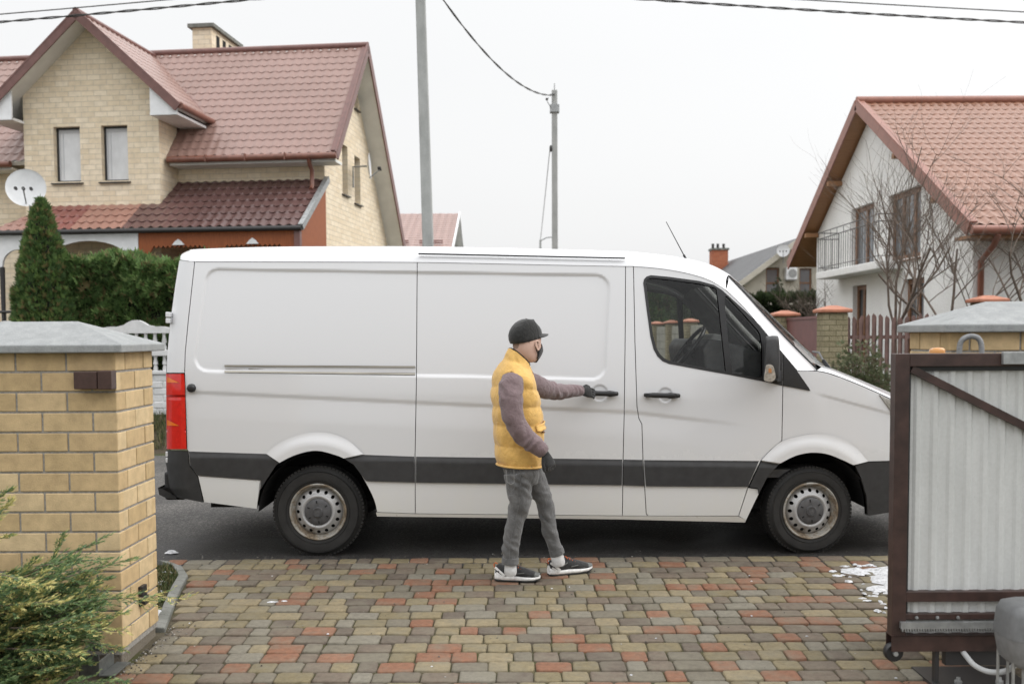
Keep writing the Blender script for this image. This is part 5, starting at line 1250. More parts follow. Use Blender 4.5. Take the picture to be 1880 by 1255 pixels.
for i in range(19): q.tube([(-5.95 + .15 * i, -1.62, 1.28), (-5.95 + .15 * i, -1.62, 2.12)], .012, 5)
q.build('railing', M['dark_iron'], h)
win(h, front(0), -3.78, -3.12, 1.28, 3.42, M['dark_frame'], M['pane_dark'], nm='door', fw=.07, depth=.12); win(h, front(0), -5.75, -5.1, 1.28, 3.2, M['white_frame'], M['pane_mid'], fw=.06, depth=.12, bars=(-5.42,))
for a, b in ((-2.2, -1.5), (-.98, -.35)): win(h, front(0), a, b, .95, 3.15, M['dark_frame'], M['pane_dark'], fw=.06, depth=.12, bars=((a + b) / 2,))
q = MB(); q.box(-3.36, -3.28, -1.72, -1.63, 3.18, 3.23); q.box(-3.37, -3.27, -1.80, -1.70, 3.0, 3.16); q.lathe([(0, 3.27), (.03, 3.22), (.07, 3.16), (.075, 3.15)], (-3.32, -1.75, 0), 'Z', 10); q.build('porch_lantern', M['metal'], h)
# back wall and far end of the house
wall(h, [(-10.5, GL), (-.22, GL), (-.22, 4.0), (-10.5, 4.0)], [], front(5.08), M['brick_h'])
# dishes
def dish(name, label, C, axis, r, m_=None):
    C = Vector(C); ax = Vector(axis).normalized(); t_ = thing(name, label, 'satellite dish', C)
    q = MB(); rq = ax.to_track_quat('Z', 'Y').to_matrix(); prof = [(r * k / 8, .16 * r * (k / 8) ** 2 - .10 * r) for k in range(9)] + [(r * 1.02, .075 * r)] + [(r * k / 8, .16 * r * (k / 8) ** 2 - .13 * r) for k in range(8, -1, -1)]
    b = MB(); b.lathe(prof, (0, 0, 0), 'Z', 40); b.v = [tuple(rq @ Vector(v)) for v in b.v]; b.build('reflector', M['dish'], t_, smooth=50)
    f = ax * (r * .95) + Vector((0, 0, -r * .25)); q.tube([rq @ Vector((0, 0, 0)) + Vector((0, 0, -r * .95)), f], .012, 6); q.build('feed_arm', M['metal'], t_)
    for dx in (-.12, 0, .12):
        b = MB(); b.tube([f + rq @ Vector((dx, 0, 0)), f + rq @ Vector((dx, 0, .0)) - ax * .07], .028, 8); b.build('receiver', M['dark_iron'], t_)
    q = MB(); q.tube([-ax * .05, -ax * .35, -ax * .35 - Vector((0, 0, .45))], .022, 6); q.build('bracket', M['metal'], t_); return t_
dd = at(48, 345, 17.4); dish('satellite_dish', 'round white satellite dish above the pointed conifer', dd, (.30, -1, .12), .32)
hm = Matrix.Rotation(rad(-6.5), 3, 'Z')
gd = hm @ Vector((.42, 1.9, 5.30)) + Vector((oh.x, 20, 0)); dish('satellite_dish', 'satellite dish seen edge-on beside the narrow gable windows', gd, hm @ Vector((1, .18, .05)), .27)
# --- small red-roofed house behind ------------------------------------------
s_h = thing('house', 'small house with pink metal roof seen behind the concrete pole', 'house', (0, 43, 0))
roof_slope((-14, -6.5, 4.45), (-2.23, -6.5, 4.45), (-2.23, 0, 6.80), (-14, 0, 6.80), (0, -1, 1), M['tile_l'], s_h, under=M['white_pvc'], thick=.16, course=.35, pitch=.30)
roof_slope((-2.23, 5.5, 4.6), (-14, 5.5, 4.6), (-14, 0, 6.80), (-2.23, 0, 6.80), (0, 1, 1), M['tile_l'], s_h, thick=.16, pitch=.4)
plate('wall', [(-6, GL), (5, GL), (5, 4.6), (0, 6.6), (-6, 4.5)], [], lambda y, z, d: (-2.55 - d, y, z), M['white_pvc'], s_h, .2)
q = MB(); q.box(-13.5, -2.55, -6.0, -5.8, GL, 4.5); q.build('wall', M['white_pvc'], s_h)
q = MB(); q.obox((-2.2, -6.5, 4.42), (-2.2, 0, 6.78), .05, .2); q.obox((-2.2, 0, 6.78), (-2.2, 5.5, 4.58), .05, .2); q.build('bargeboard', M['white_pvc'], s_h)
q = MB()
for x in (-4.35, -3.05): q.tube([(x - .45, -4.9, 5.2), (x + .45, -4.9, 5.2)], .03, 6); q.tube([(x - .45, -4.9, 5.12), (x + .45, -4.9, 5.12)], .03, 6)
q.build('snow_guard', M['flash'], s_h)
# --- white rendered house ----------------------------------------------------
rx, ry = at(1787, 450, 16.4).x, 16.4
w_h = thing('stucco_house', 'white stucco house with orange-red roof, balcony and brown eaves behind bare trees', 'house', (rx, ry, 0))
t = NT('rough_white_render'); fb = t.noise(30, 8, .75); f2 = t.noise(1.2, 5)
M['render'] = t.bsdf(t.mix(.6, t.ramp(f2, [(.3, (.82, .82, .80)), (.7, (.90, .90, .885))]), t.ramp(fb, [(.3, (.72, .72, .72)), (.6, (1.08, 1.08, 1.08))]), 'MULTIPLY'), .9, 0, .2, fb, .02)
M['wood_b'] = (lambda t: t.bsdf(t.ramp(t.noise(8, 6, .6, stretch=(.4, 9, 9)), [(.3, (.25, .12, .052)), (.7, (.38, .195, .09))]), .55))(NT('brown_soffit_boards'))
M['wood_w'] = mat('brown_window_wood', (.20, .095, .045), .45, var=(12, .3))
gs = lambda y, z, d: (d, y, z)
W1 = R4(4.50, 5.90, 3.02, 4.36); W2 = R4(2.12, 3.72, 3.05, 4.36); Gd = [R4(4.9, 5.75, .9, 2.66), R4(1.92, 2.92, .5, 2.65)]
Yr, Zr, sl = 4.7, 6.43, .592
wall(w_h, [(0, GL), (8.4, GL), (8.4, Zr - .2 - sl * 3.7), (Yr, Zr - .2), (0, Zr - .2 - sl * Yr)], [W1, W2] + Gd, gs, M['render'], thick=.3)
fw_ = lambda x, z, d: (x, d, z)
wall(w_h, [(.3, GL), (14, GL), (14, 3.2), (.3, 3.2)], [R4(1.9, 3.2, .9, 2.4)], fw_, M['render'], thick=.3); win(w_h, fw_, 1.9, 3.2, .9, 2.4, M['wood_w'], M['pane_dark'], bars=(2.55,), fw=.07)
X0 = -.33
roof_slope((X0, -.55, Zr - sl * (Yr + .55)), (14.5, -.55, Zr - sl * (Yr + .55)), (14.5, Yr, Zr), (X0, Yr, Zr), (0, -1, 1), M['tile_r'], w_h, under=M['wood_b'], thick=.12, pitch=.175, course=.28, amp=.013, stp=.013)
roof_slope((14.5, 9.75, Zr - sl * 5.05), (X0, 9.75, Zr - sl * 5.05), (X0, Yr, Zr), (14.5, Yr, Zr), (0, 1, 1), M['tile_r'], w_h, under=M['wood_b'], thick=.12, pitch=.3)
M['flash_r'] = mat('brick_red_flashing', (.27, .112, .078), .42, var=(7, .12))
q = MB(); q.obox((X0 - .01, -.57, Zr - sl * (Yr + .57) - .04), (X0 - .01, Yr, Zr - .04), .03, .24); q.obox((X0 - .01, Yr, Zr - .04), (X0 - .01, 9.77, Zr - sl * 5.07 - .04), .03, .24); q.obox((X0 + .05, -.56, Zr - sl * (Yr + .55) + .05), (X0 + .05, Yr, Zr + .05), .16, .03); q.build('bargeboard', M['flash_r'], w_h)
q = MB(); q.tube([(X0, Yr, Zr + .04), (14.5, Yr, Zr + .04)], .09, 10); q.build('ridge_cap', M['flash_r'], w_h, smooth=60)
q = MB(); zg = Zr - sl * (Yr + .55) - .08; q.tube([(X0, -.63, zg), (14.5, -.63, zg)], .075, 10); q.build('gutter', M['flash_r'], w_h, smooth=60)
q = MB(); q.box(X0 + .02, 14.5, -.55, -.003, zg - .12, zg - .07); q.build('soffit', M['wood_b'], w_h)
q = MB(); q.box(-.42 + .42, 14, -.02, .0, zg - .3, zg - .12); q = MB()
q.tube([(.10, -.63, zg - .06), (.10, -.5, zg - .22), (.10, -.07, zg - .45), (.10, -.07, GL)], .05, 10); q.build('downpipe', M['flash_r'], w_h, smooth=60)
for y_ in (.9, 2.7, 6.6, 8.3):
    zz = Zr - sl * abs(y_ - Yr) - .20; q = MB(); q.box(X0 + .01, .0, y_ - .06, y_ + .06, zz - .12, zz - .02); q.build('rafter_end', M['wood_b'], w_h)
win(w_h, gs, 4.5, 5.9, 3.02, 4.36, M['wood_w'], M['pane_mid'], bars=(5.2,), fw=.09); win(w_h, gs, 2.12, 3.72, 3.05, 4.36, M['wood_w'], M['pane_mid'], bars=(2.65, 3.2), fw=.09, sill=M['wood_w'])
win(w_h, gs, 4.9, 5.75, .9, 2.66, M['wood_w'], M['pane_dark'], bars=(5.33,), fw=.09); win(w_h, gs, 1.92, 2.92, .5, 2.65, M['wood_w'], M['pane_dark'], bars=(2.42,), fw=.10, nm='door')
q = MB(); q.box(-.52, -.002, 2.9, 6.75, 2.86, 3.02); bal = q.build('balcony', M['render'], w_h, bevel=.02)
q = MB()
rl_ = [(-.02, 6.7), (-.48, 6.7), (-.48, 2.95), (-.02, 2.95)]
for (xa, ya), (xb, yb) in zip(rl_[:-1], rl_[1:]):
    for z in (3.12, 3.78, 3.92): q.tube([(xa, ya, z), (xb, yb, z)], .012 if z > 3.5 else .009, 6)
    n_ = max(2, int(math.hypot(xb - xa, yb - ya) / .14))
    for i in range(n_ + 1): f_ = i / n_; q.tube([(xa + (xb - xa) * f_, ya + (yb - ya) * f_, 3.02), (xa + (xb - xa) * f_, ya + (yb - ya) * f_, 3.92 if i % 3 == 0 else 3.78)], .0065, 5)
q.build('railing', mat('grey_painted_iron', (.10, .10, .10), .5), bal)
# --- grey-roofed house -------------------------------------------------------
g_h = thing('gabled_house', 'cream gabled house with dark grey roof and brick chimney beyond the hedge', 'house', (11.4, 40, 0))
M['slate'] = tile_mat('dark_grey_sheet', (.075, .074, .078), (.10, .10, .10), .5); M['cream'] = mat('cream_render', (.50, .47, .40), .9, var=(2, .1), bump=(40, .01))
M['chim'] = brick_mat('orange_chimney_brick', (.42, .13, .065), (.50, .17, .085), (.3, .2, .15), .25, .065, .012)
gf = lambda x, z, d: (x, d, z)
wall(g_h, [(-2.1, GL), (3.4, GL), (3.4, 3.0), (0.1, 5.15), (-2.1, 3.75)], [R4(-1.22, -.68, 3.08, 4.24), R4(.12, .62, 3.1, 4.2)], gf, M['cream'], thick=.3)
for a, b in ((-1.22, -.68), (.12, .62)): win(g_h, gf, a, b, 3.08, 4.22, M['wood_w'], M['pane_mid'], bars=((a + b) / 2,) if 0 else (), fw=.06, transom=(3.62,))
wall(g_h, [(.3, GL), (12, GL), (12, 3.6), (.3, 3.6)], [], lambda y, z, d: (-2.1 + d, y, z), M['cream'], thick=.2)
roof_slope((-2.5, 12.5, 3.5), (-2.5, -.5, 3.5), (.05, -.5, 5.40), (.05, 12.5, 5.40), (-1, 0, 1), M['slate'], g_h, under=M['cream'], thick=.12)
roof_slope((4.0, -.5, 2.6), (4.0, 12.5, 2.6), (.05, 12.5, 5.40), (.05, -.5, 5.40), (1, 0, 1), M['slate'], g_h, under=M['cream'], thick=.12)
q = MB(); q.obox((.05, -.52, 5.34), (-2.55, -.52, 3.42), .03, .2); q.obox((.05, -.52, 5.34), (4.0, -.52, 2.55), .03, .2); q.build('bargeboard', M['cream'], g_h)
q = MB(); q.box(-1.15, -.35, 11.0, 11.8, 3.6, 5.85); c_ = q.build('chimney', M['chim'], g_h, uv=True)
q = MB(); q.box(-1.20, -.30, 10.95, 11.85, 5.85, 5.95); q.build('chimney_cap', M['concrete'], c_)
for x in (-1.05, -.8, -.5): q = MB(); q.tube([(x, 11.4, 5.95), (x, 11.4, 6.2)], .07, 8); q.build('chimney_pot', M['dark_iron'], c_)
dish('satellite_dish', 'small white satellite dish under the gable of the grey-roofed house', at(1438, 460, 39.3), (-.3, -1, .1), .24)
ac = thing('air_conditioner', 'white air conditioner unit between the windows of the cream gable', 'air conditioner', at(1452, 502, 39.8))
q = MB(); q.box(-.22, .22, -.14, .14, -.24, .24); q.build('casing', M['white_pvc'], ac, bevel=.02)
q = MB(); q.lathe([(.17, -.15), (.16, -.155), (.05, -.155), (0, -.15)], (.03, 0, 0), 'Y', 20); q.build('fan_grille', M['metal'], ac)
q = MB(); q.box(-.2, .2, -.1, .22, -.28, -.25); q.build('bracket', M['metal'], ac)
# ------------------------------------------------------------------ brick gate pillars in the foreground
M['brick_p'] = island_mat('yellow_clinker_brick', [(0, (.59, .43, .235)), (.2, (.65, .485, .275)), (.4, (.56, .41, .22)), (.6, (.68, .52, .305)), (.8, (.62, .46, .255))], .8, (14, .34), .3, 160)
M['mortar'] = mat('grey_mortar', (.28, .265, .24), .95, var=(60, .25), bump=(140, .004))
M['brown_steel'] = mat('dark_brown_painted_steel', (.042, .022, .018), .42, var=(11, .45), bump=(240, .0008))
CR = .1035
M['plinth'] = (lambda t: t.bsdf(t.mix(t.ramp(t.noise(6, 7, .7), [(.42, (0, 0, 0)), (.6, (1, 1, 1))]), (.19, .165, .13), t.ramp(t.noise(60, 6, .75), [(.3, (.09, .075, .055)), (.7, (.27, .24, .20))])), .9, 0, .2, t.noise(40, 7, .7), .01))(NT('splashed_footing'))
M['dull_steel'] = mat('dull_green_grey_steel', (.10, .105, .10), .5, .3, var=(25, .35))
def pillar(name, label, x0, x1, y0, y1, z0, n, phase):
    p = thing(name, label, 'gate pillar', ((x0 + x1) / 2, (y0 + y1) / 2, z0 - .12))
    q = MB(); q.box(x0 + .006, x1 - .006, y0 + .006, y1 - .006, z0 - .02, z0 + n * CR); q.build('mortar', M['mortar'], p, world=True)
    q = MB(); r = random.Random(int(phase * 100))
    for k in range(n):
        za, zb = z0 + k * CR + .0105, z0 + (k + 1) * CR; off = (k % 2) * .13
        for (axis, a0, a1, fixed, sgn) in (('x', x0, x1, y0, 1), ('x', x0, x1, y1, -1), ('y', y0, y1, x1, -1), ('y', y0, y1, x0, 1)):
            # courses start from the inner corner so that headers and stretchers alternate round it
            L = a1 - a0; pos = []; a = (off if axis == 'x' else .13 - off)
            if a > 0: pos.append((0, a - .01))
            while a < L - .02: pos.append((a, min(a + .25, L))); a += .26
            for s_, e_ in pos:
                if e_ - s_ < .03: continue
                if axis == 'x': u0, u1 = (a1 - e_, a1 - s_)
                else: u0, u1 = (a0 + s_, a0 + e_)
                j = r.uniform(-.0012, .0012); dpt = .06
                if axis == 'x': ya, yb = (fixed + j, fixed + dpt) if sgn > 0 else (fixed - dpt, fixed - j); q.box(u0, u1, ya, yb, za, zb)
                else:
                    xa, xb = (fixed + j, fixed + dpt) if sgn > 0 else (fixed - dpt, fixed - j); q.box(xa, xb, max(u0, y0 + .062), min(u1, y1 - .062), za, zb) if 0 else q.box(xa, xb, u0 + (.0015 if u0 == a0 else 0), u1 - (.0015 if u1 == a1 else 0), za + .0007, zb - .0007)
    q.build('brick_shaft', M['brick_p'], p, world=True, bevel=.004)
    z1 = z0 + n * CR; o_ = .055
    c = MB(); w2 = (y1 - y0) / 2 + o_; lo = [(x0 - o_, y0 - o_), (x1 + o_, y0 - o_), (x1 + o_, y1 + o_), (x0 - o_, y1 + o_)]; b2 = .0
    rx0, rx1, ry = x0 - o_ + .36, x1 + o_ - .36, (y0 + y1) / 2
    vs = [(x, y, z1) for x, y in lo] + [(x, y, z1 + .040) for x, y in lo] + [(rx0, ry, z1 + .165), (rx1, ry, z1 + .165)]
    c.add(vs, [(3, 2, 1, 0), (0, 1, 5, 4), (1, 2, 6, 5), (2, 3, 7, 6), (3, 0, 4, 7), (4, 5, 9, 8), (5, 6, 9), (6, 7, 8, 9), (7, 4, 8)])
    c.build('coping', M['coping'], p, world=True, bevel=.006)
    q = MB(); q.box(x0 + .01, x1 - .012, y0 + .012, y1 - .012, z0 - .35, z0 - .004); q.build('plinth', M['plinth'], p, world=True, bevel=.008)
    return p
t = NT('cast_concrete_coping'); f1 = t.noise(13, 8, .7); f2 = t.noise(160, 4, .75)
M['coping'] = t.bsdf(t.mix(.7, t.ramp(f1, [(.3, (.25, .26, .26)), (.5, (.295, .305, .305)), (.7, (.35, .36, .36))]), t.ramp(f2, [(.3, (.72, .72, .72)), (.6, (1.06, 1.06, 1.06))]), 'MULTIPLY'), .8, 0, .35, f2, .004)
PZ = at(231, 1195, 5.1).z
pl = pillar('brick_gate_pillar', 'yellow brick gate pillar with grey coping standing behind the juniper', -3.62, -2.03, 5.1, 5.62, PZ, 15, .31)
M['brown_plastic'] = mat('brown_plastic', (.055, .028, .022), .35, var=(40, .2))
a = at(135, 682, 5.04); b = at(206, 714, 5.04)
q = MB(); q.box(a.x, b.x - .075, 5.035, 5.10, b.z, a.z); q.box(b.x - .07, b.x, 5.03, 5.10, b.z - .002, a.z + .004); q.build('gate_catch', M['brown_plastic'], pl, world=True, bevel=.004)
p_ = at(256, 1092, 5.36); q = MB(); q.box(-2.03, -2.006, p_.y - .035, p_.y + .035, p_.z - .055, p_.z + .055); q.box(-2.006, -1.995, p_.y - .03, p_.y + .03, p_.z - .048, p_.z - .0); q.build('photocell', M['trim_black'], pl, world=True, bevel=.004)
q = MB(); a = at(163, 1180, 4.98); b = at(190, 1205, 4.98); q.box(a.x, b.x - .002, 4.97, 4.985, gz(5) + .12, a.z); q.box(a.x + .005, b.x + .03, 4.90, 4.96, gz(5) + .015, gz(5) + .13) if 0 else None
q.hexa([(a.x + .0, 4.86, gz(5) + .03), (a.x + .008, 4.86, gz(5) + .03), (a.x + .008, 4.97, gz(5) + .03), (a.x, 4.97, gz(5) + .03)], [(a.x + .0, 4.86, gz(5) + .14), (a.x + .008, 4.86, gz(5) + .14), (a.x + .008, 4.97, gz(5) + .16), (a.x, 4.97, gz(5) + .16)])
q.box(a.x, a.x + .10, 4.86, 4.868, gz(5) + .03, gz(5) + .14); q.box(a.x + .09, a.x + .098, 4.868, 5.05, gz(5) + .022, gz(5) + .10); q.box(a.x + .098, a.x + .17, 4.87, 5.08, gz(5) + .022, gz(5) + .03)
q.build('gate_guide', M['dull_steel'], pl, world=True, bevel=.002)
pr = pillar('brick_gate_pillar', 'yellow brick gate pillar with grey coping rising behind the sliding gate', 2.245, 3.9, 5.1, 5.62, 1.645 - 15 * CR, 15, .77)
# ------------------------------------------------------------------ sliding gate
gt = thing('sliding_gate', 'dark brown steel sliding gate filled with pale corrugated sheet', 'gate', (1.87, 4.78, .1))
GY0, GY1 = 4.75, 4.815; gx = 1.832; G0, G1, XE = .105, 1.545, 3.4
q = MB(); q.box(gx, gx + .068, GY0, GY1, .178, G1); q.build('frame_post', M['brown_steel'], gt, world=True, bevel=.003)
for z0, z1, dy in ((G1 - .062, G1, 0), (.345, .395, .004), (.255, .285, .012)):
    q = MB(); q.box(gx + .068, XE, GY0 + dy, GY1 - dy, z0, z1); q.build('frame_rail', M['brown_steel'], gt, world=True, bevel=.003)
q = MB(); q.box(gx - .002, XE, GY0 - .006, GY0, G0, .180); q.box(gx - .002, XE, GY1, GY1 + .006, G0, .180); q.box(gx - .002, XE, GY0 - .006, GY1 + .006, .178, .183); q.build('track_channel', M['brown_steel'], gt, world=True)
q = MB(); a = at(1674, 677, 4.76); b = at(1880, 781, 4.76); q.obox((a.x, 4.772, a.z), (a.x + 2.74 * (b.x - a.x), 4.772, a.z + 2.74 * (b.z - a.z)), .03, .036); q.build('brace', M['brown_steel'], gt, world=True)
q = MB(); q.box(gx + .068, gx + .082, GY0 + .02, GY0 + .06, .285, G1 - .062); q.box(gx + .082, XE, GY0 + .026, GY0 + .062, G1 - .084, G1 - .062); q.build('sheet_edge_shadow', M['trim_black'], gt, world=True)  # top run is a black strip standing in for the rail's shadow
M['sheet'] = (lambda t: t.bsdf(t.mix(.35, t.ramp(t.noise(3, 6, .6, stretch=(3, 1, .6)), [(.3, (.50, .51, .50)), (.7, (.59, .60, .59))]), t.ramp(t.noise(60, 5), [(.3, (.8, .8, .78)), (.7, (1.05, 1.05, 1.05))]), 'MULTIPLY'), .4, 0, .4))(NT('pale_grey_coated_sheet'))
q = MB(); prof = []; x = gx + .075
while x < XE:
    for dx, dy in ((0, 0), (.030, 0), (.043, .010), (.062, .010), (.075, 0)): prof.append((x + dx, 4.795 - dy))
    x += .0815
q.v = [(px_, py_, z) for z in (.18, G1 - .03) for px_, py_ in prof]; n = len(prof); q.f = [(i, i + 1, n + i + 1, n + i) for i in range(n - 1)]
so_ = q.build('corrugated_sheet', M['sheet'], gt, world=True); so_.modifiers.new('t', 'SOLIDIFY').thickness = .0015
q = MB(); q.box(1.868, XE, GY0 - .022, GY0, .222, .252); x = 1.872
while x < XE:
    q.hexa([(x, GY0 - .022, .222), (x + .009, GY0 - .022, .222), (x + .009, GY0 - .002, .222), (x, GY0 - .002, .222)], [(x + .003, GY0 - .022, .207), (x + .006, GY0 - .022, .207), (x + .006, GY0 - .002, .207), (x + .003, GY0 - .002, .207)]); x += .0126
q.build('toothed_rack', M['metal'], gt, world=True)
for x in (1.93, 2.03, 2.13): q = MB(); q.lathe([(0, GY0 - .012), (.006, GY0 - .011), (.009, GY0 - .002)], (x + .02, 0, .27), 'Y', 10); q.build('bolt', M['metal'], gt, world=True)
q = MB(); zr = .105; q.lathe([(.012, -.022), (.040, -.022), (.046, -.012), (.046, .012), (.040, .022), (.012, .022)], (gx + .02, 4.782, zr - .012), 'Y', 24, True); q.build('end_roller', M['trim_black'], gt, world=True, smooth=40)
q = MB(); q.box(gx + .01, gx + .03, GY0 + .002, GY0 + .006, zr - .01, .178); q.tube([(gx + .02, GY0 - .006, zr - .012), (gx + .02, GY1, zr - .012)], .012, 8); q.build('roller_bracket', M['metal'], gt, world=True)
q = MB(); a = at(1840, 646, 4.74); q.box(a.x, XE, 4.725, 4.748, a.z - .058, a.z); q.build('guide_plate', M['metal'], gt, world=True, bevel=.002)
lp = thing('warning_lamp', 'small amber warning lamp on top of the brown gate', 'lamp', at(1722, 650, 4.90))
q = MB(); q.box(-.040, .042, -.03, .03, -.012, .004); q.build('lamp_base', M['trim_black'], lp, bevel=.003)
q = MB(); q.rings([((-.004, 0, .004), .036, .03, 0, 0, 3), ((-.004, 0, .022), .035, .029, 0, 0, 3), ((-.002, 0, .030), .028, .022, 0, 0, 3), ((0, 0, .033), .012, .01, 0, 0, 2.5)], 24); q.build('amber_lens', mat('amber_lens', (.50, .21, .03), .2, coat=.5), lp, smooth=60)
cp = thing('conduit', 'grey corrugated conduit bent in a loop against the brick of the pillar', 'conduit', at(1783, 640, 5.0))
q = MB(); pts = smooth_line([(-.058, 0, -.06), (-.058, 0, .01), (-.045, 0, .045), (-.01, 0, .062), (.03, 0, .055), (.05, 0, .02), (.053, 0, -.06)], 12)
q.tube(pts, [.0125 + .0022 * (i % 2) for i in range(len(pts))], 12); q.build('ribbed_pipe', mat('grey_pvc_pipe', (.22, .225, .23), .5, var=(20, .2)), cp, smooth=40)
# gate opener
mo_ = thing('gate_opener', 'grey plastic gate opener motor on steel legs beside the toothed rack', 'motor', (2.32, 4.42, gz(4.4)))
M['grey_abs'] = mat('grey_moulded_plastic', (.125, .128, .13), .5, var=(30, .12), bump=(500, .0006)); M['grey_abs2'] = mat('light_grey_moulded_plastic', (.20, .205, .21), .5, var=(30, .12))
q = MB(); cx_ = 2.362; R_ = lambda z, w, d_: ((cx_, 4.42, z), w, d_, 0, 0, 4.5)
q.rings([R_(.285, .168, .13), R_(.39, .158, .12), R_(.425, .142, .105), R_(.438, .10, .08)], 32); q.build('motor_cover', M['grey_abs'], mo_, world=True, smooth=50)
q = MB(); q.rings([R_(.155, .12, .10), R_(.18, .146, .115), R_(.285, .165, .127)], 32); q.build('motor_body', M['grey_abs2'], mo_, world=True, smooth=50)
for x in (2.225, 2.27, 2.40): 
    for y_ in (4.36, 4.50): q = MB(); q.tube([(x, y_, gz(4.4)), (x, y_, .20)], .007, 8); q.tube([(x, y_, gz(4.4) + .05), (x, y_, gz(4.4) + .065)], .014, 6); q.build('leg', M['metal'], mo_, world=True)
q = MB(); q.box(2.18, 2.6, 4.30, 4.62, gz(4.4) - .02, gz(4.4) + .012); q.build('base_plate', M['metal'], mo_, world=True)
cb_ = thing('conduit', 'pale grey cable pipe curving over the paving under the gate', 'conduit', (2.1, 4.7, gz(4.6)))
q = MB(); pts = smooth_line([at(1764, 1190, 4.78), at(1775, 1205, 4.72), at(1790, 1221, 4.66), at(1815, 1232, 4.60), at(1845, 1231, 4.56), at(1868, 1215, 4.5), at(1878, 1190, 4.46)], 6)
q.tube(pts, .013, 10); q.build('pipe', mat('pale_pvc_pipe', (.45, .46, .46), .45), cb_, world=True, smooth=60)
bp_ = thing('gate_carriage', 'dark steel roller carriage bolted down under the gate beam', 'gate carriage', (2.2, 4.85, gz(4.8)))
q = MB(); q.box(2.03, 2.5, 4.74, 5.0, gz(4.8) - .02, gz(4.8) + .014); q.build('foot_plate', M['dark_iron'], bp_, world=True)
q = MB(); q.box(2.05, 2.07, 4.765, 4.80, gz(4.8), .165); q.box(2.1, 2.45, 4.762, 4.805, .03, .16); q.build('bracket', M['dark_iron'], bp_, world=True)
for x in (2.16, 2.36): q = MB(); q.lathe([(.012, 0), (.02, 0), (.02, .012), (.012, .014), (.010, .03), (0, .03)], (x, 4.755, gz(4.8) + .014), 'Z', 6); q.build('bolt', M['metal'], bp_, world=True)
# ------------------------------------------------------------------ street fences
fp = [(4.5, 14.0), (4.65, 17.0), (6.67, 14.0)] + [(4.65, 17 + 3 * i) for i in range(1, 7)]
t = NT('split_face_block'); br = t.n('ShaderNodeTexBrick'); tcx = t.n('ShaderNodeTexCoord'); t.l(tcx.outputs['UV'], br.inputs['Vector'])
for k_, v in (('Scale', 1), ('Mortar Size', .006), ('Brick Width', .19), ('Row Height', .075)): br.inputs[k_].default_value = v
br.inputs['Color1'].default_value = (.27, .235, .15, 1); br.inputs['Color2'].default_value = (.35, .305, .205, 1); br.inputs['Mortar'].default_value = (.15, .135, .08, 1)
f1 = t.noise(24, 8, .7); M['split'] = t.bsdf(t.mix(.7, br.outputs['Color'], t.ramp(f1, [(.3, (.65, .65, .65)), (.65, (1.12, 1.12, 1.1))]), 'MULTIPLY'), .95, 0, .2, f1, .02)
M['cap_o'] = mat('orange_pillar_cap', (.42, .165, .095), .6, var=(8, .2), bump=(60, .004))
FPL = ['greenish stone fence pillar with orange cap at the corner of the brown pickets', 'greenish stone fence pillar with orange cap on the far side of the brown gate leaf', 'stone fence pillar with orange cap rising just above the grey coping']
for i, (x, y_) in enumerate(fp):
    p = thing('fence_pillar', FPL[i] if i < 3 else 'grey stone fence pillar with tan cap seen through the van windows', 'fence pillar', (x, y_, GL - .1 + (.13 if i == 2 else 0)), 0, 'stone fence pillars with orange caps')
    w2 = .17; q = MB(); q.box(-w2, w2, -w2, w2, -.2, 1.60); q.build('shaft', M['split'], p, uv=True, bevel=.02)
    c = MB(); o_ = .215; c.add([(-o_, -o_, 1.60), (o_, -o_, 1.60), (o_, o_, 1.60), (-o_, o_, 1.60), (-o_, -o_, 1.645), (o_, -o_, 1.645), (o_, o_, 1.645), (-o_, o_, 1.645), (-.05, -.05, 1.70), (.05, -.05, 1.70), (.05, .05, 1.70), (-.05, .05, 1.70)], [(3, 2, 1, 0), (0, 1, 5, 4), (1, 2, 6, 5), (2, 3, 7, 6), (3, 0, 4, 7), (4, 5, 9, 8), (5, 6, 10, 9), (6, 7, 11, 10), (7, 4, 8, 11), (8, 9, 10, 11)])
    c.build('cap', M['cap_o'], p, bevel=.012)
M['picket'] = mat('red_brown_pickets', (.15, .088, .074), .6, var=(9, .25)); M['leaf'] = mat('red_brown_sheet', (.15, .058, .055), .5, var=(5, .15))
for (xa, xb) in ((4.68, 8.72),):
    f_ = thing('picket_fence', 'red-brown picket fence with two staggered rows in front of the white house', 'fence', ((xa + xb) / 2, 14, GL))
    r_ = random.Random(2)
    for row, (dy, of) in enumerate(((-.035, 0), (.035, .045))):
        q = MB(); x = xa + of
        while x < xb - .04:
            hh = 1.84 + .025 * math.sin(x * 9) + r_.uniform(-.02, .02); q.add([(x, 14 + dy, .5), (x + .040, 14 + dy, .5), (x + .040, 14 + dy, hh), (x + .020, 14 + dy, hh + .03), (x, 14 + dy, hh)] + [(a_, b_ + .014, c_) for a_, b_, c_ in [(x, 14 + dy, .5), (x + .040, 14 + dy, .5), (x + .040, 14 + dy, hh), (x + .020, 14 + dy, hh + .03), (x, 14 + dy, hh)]], [(0, 1, 2, 3, 4), (9, 8, 7, 6, 5)] + [(i, (i + 1) % 5, (i + 1) % 5 + 5, i + 5) for i in range(5)]); x += .092
        q.build('pickets', M['picket'], f_, world=True)
    for z in (.75, 1.55): q = MB(); q.box(xa, xb, 13.98, 14.02, z, z + .05); q.build('rail', M['picket'], f_, world=True)
lf = thing('gate_leaf', 'plain red-brown sheet gate between two stone pillars', 'gate', (4.6, 15.5, GL))
q = MB(); q.hexa([(4.50, 14.18, .5), (4.54, 14.18, .5), (4.68, 16.82, .5), (4.64, 16.82, .5)], [(4.50, 14.18, 1.86), (4.54, 14.18, 1.86), (4.68, 16.82, 1.86), (4.64, 16.82, 1.86)]); q.build('sheet', M['leaf'], lf, world=True)
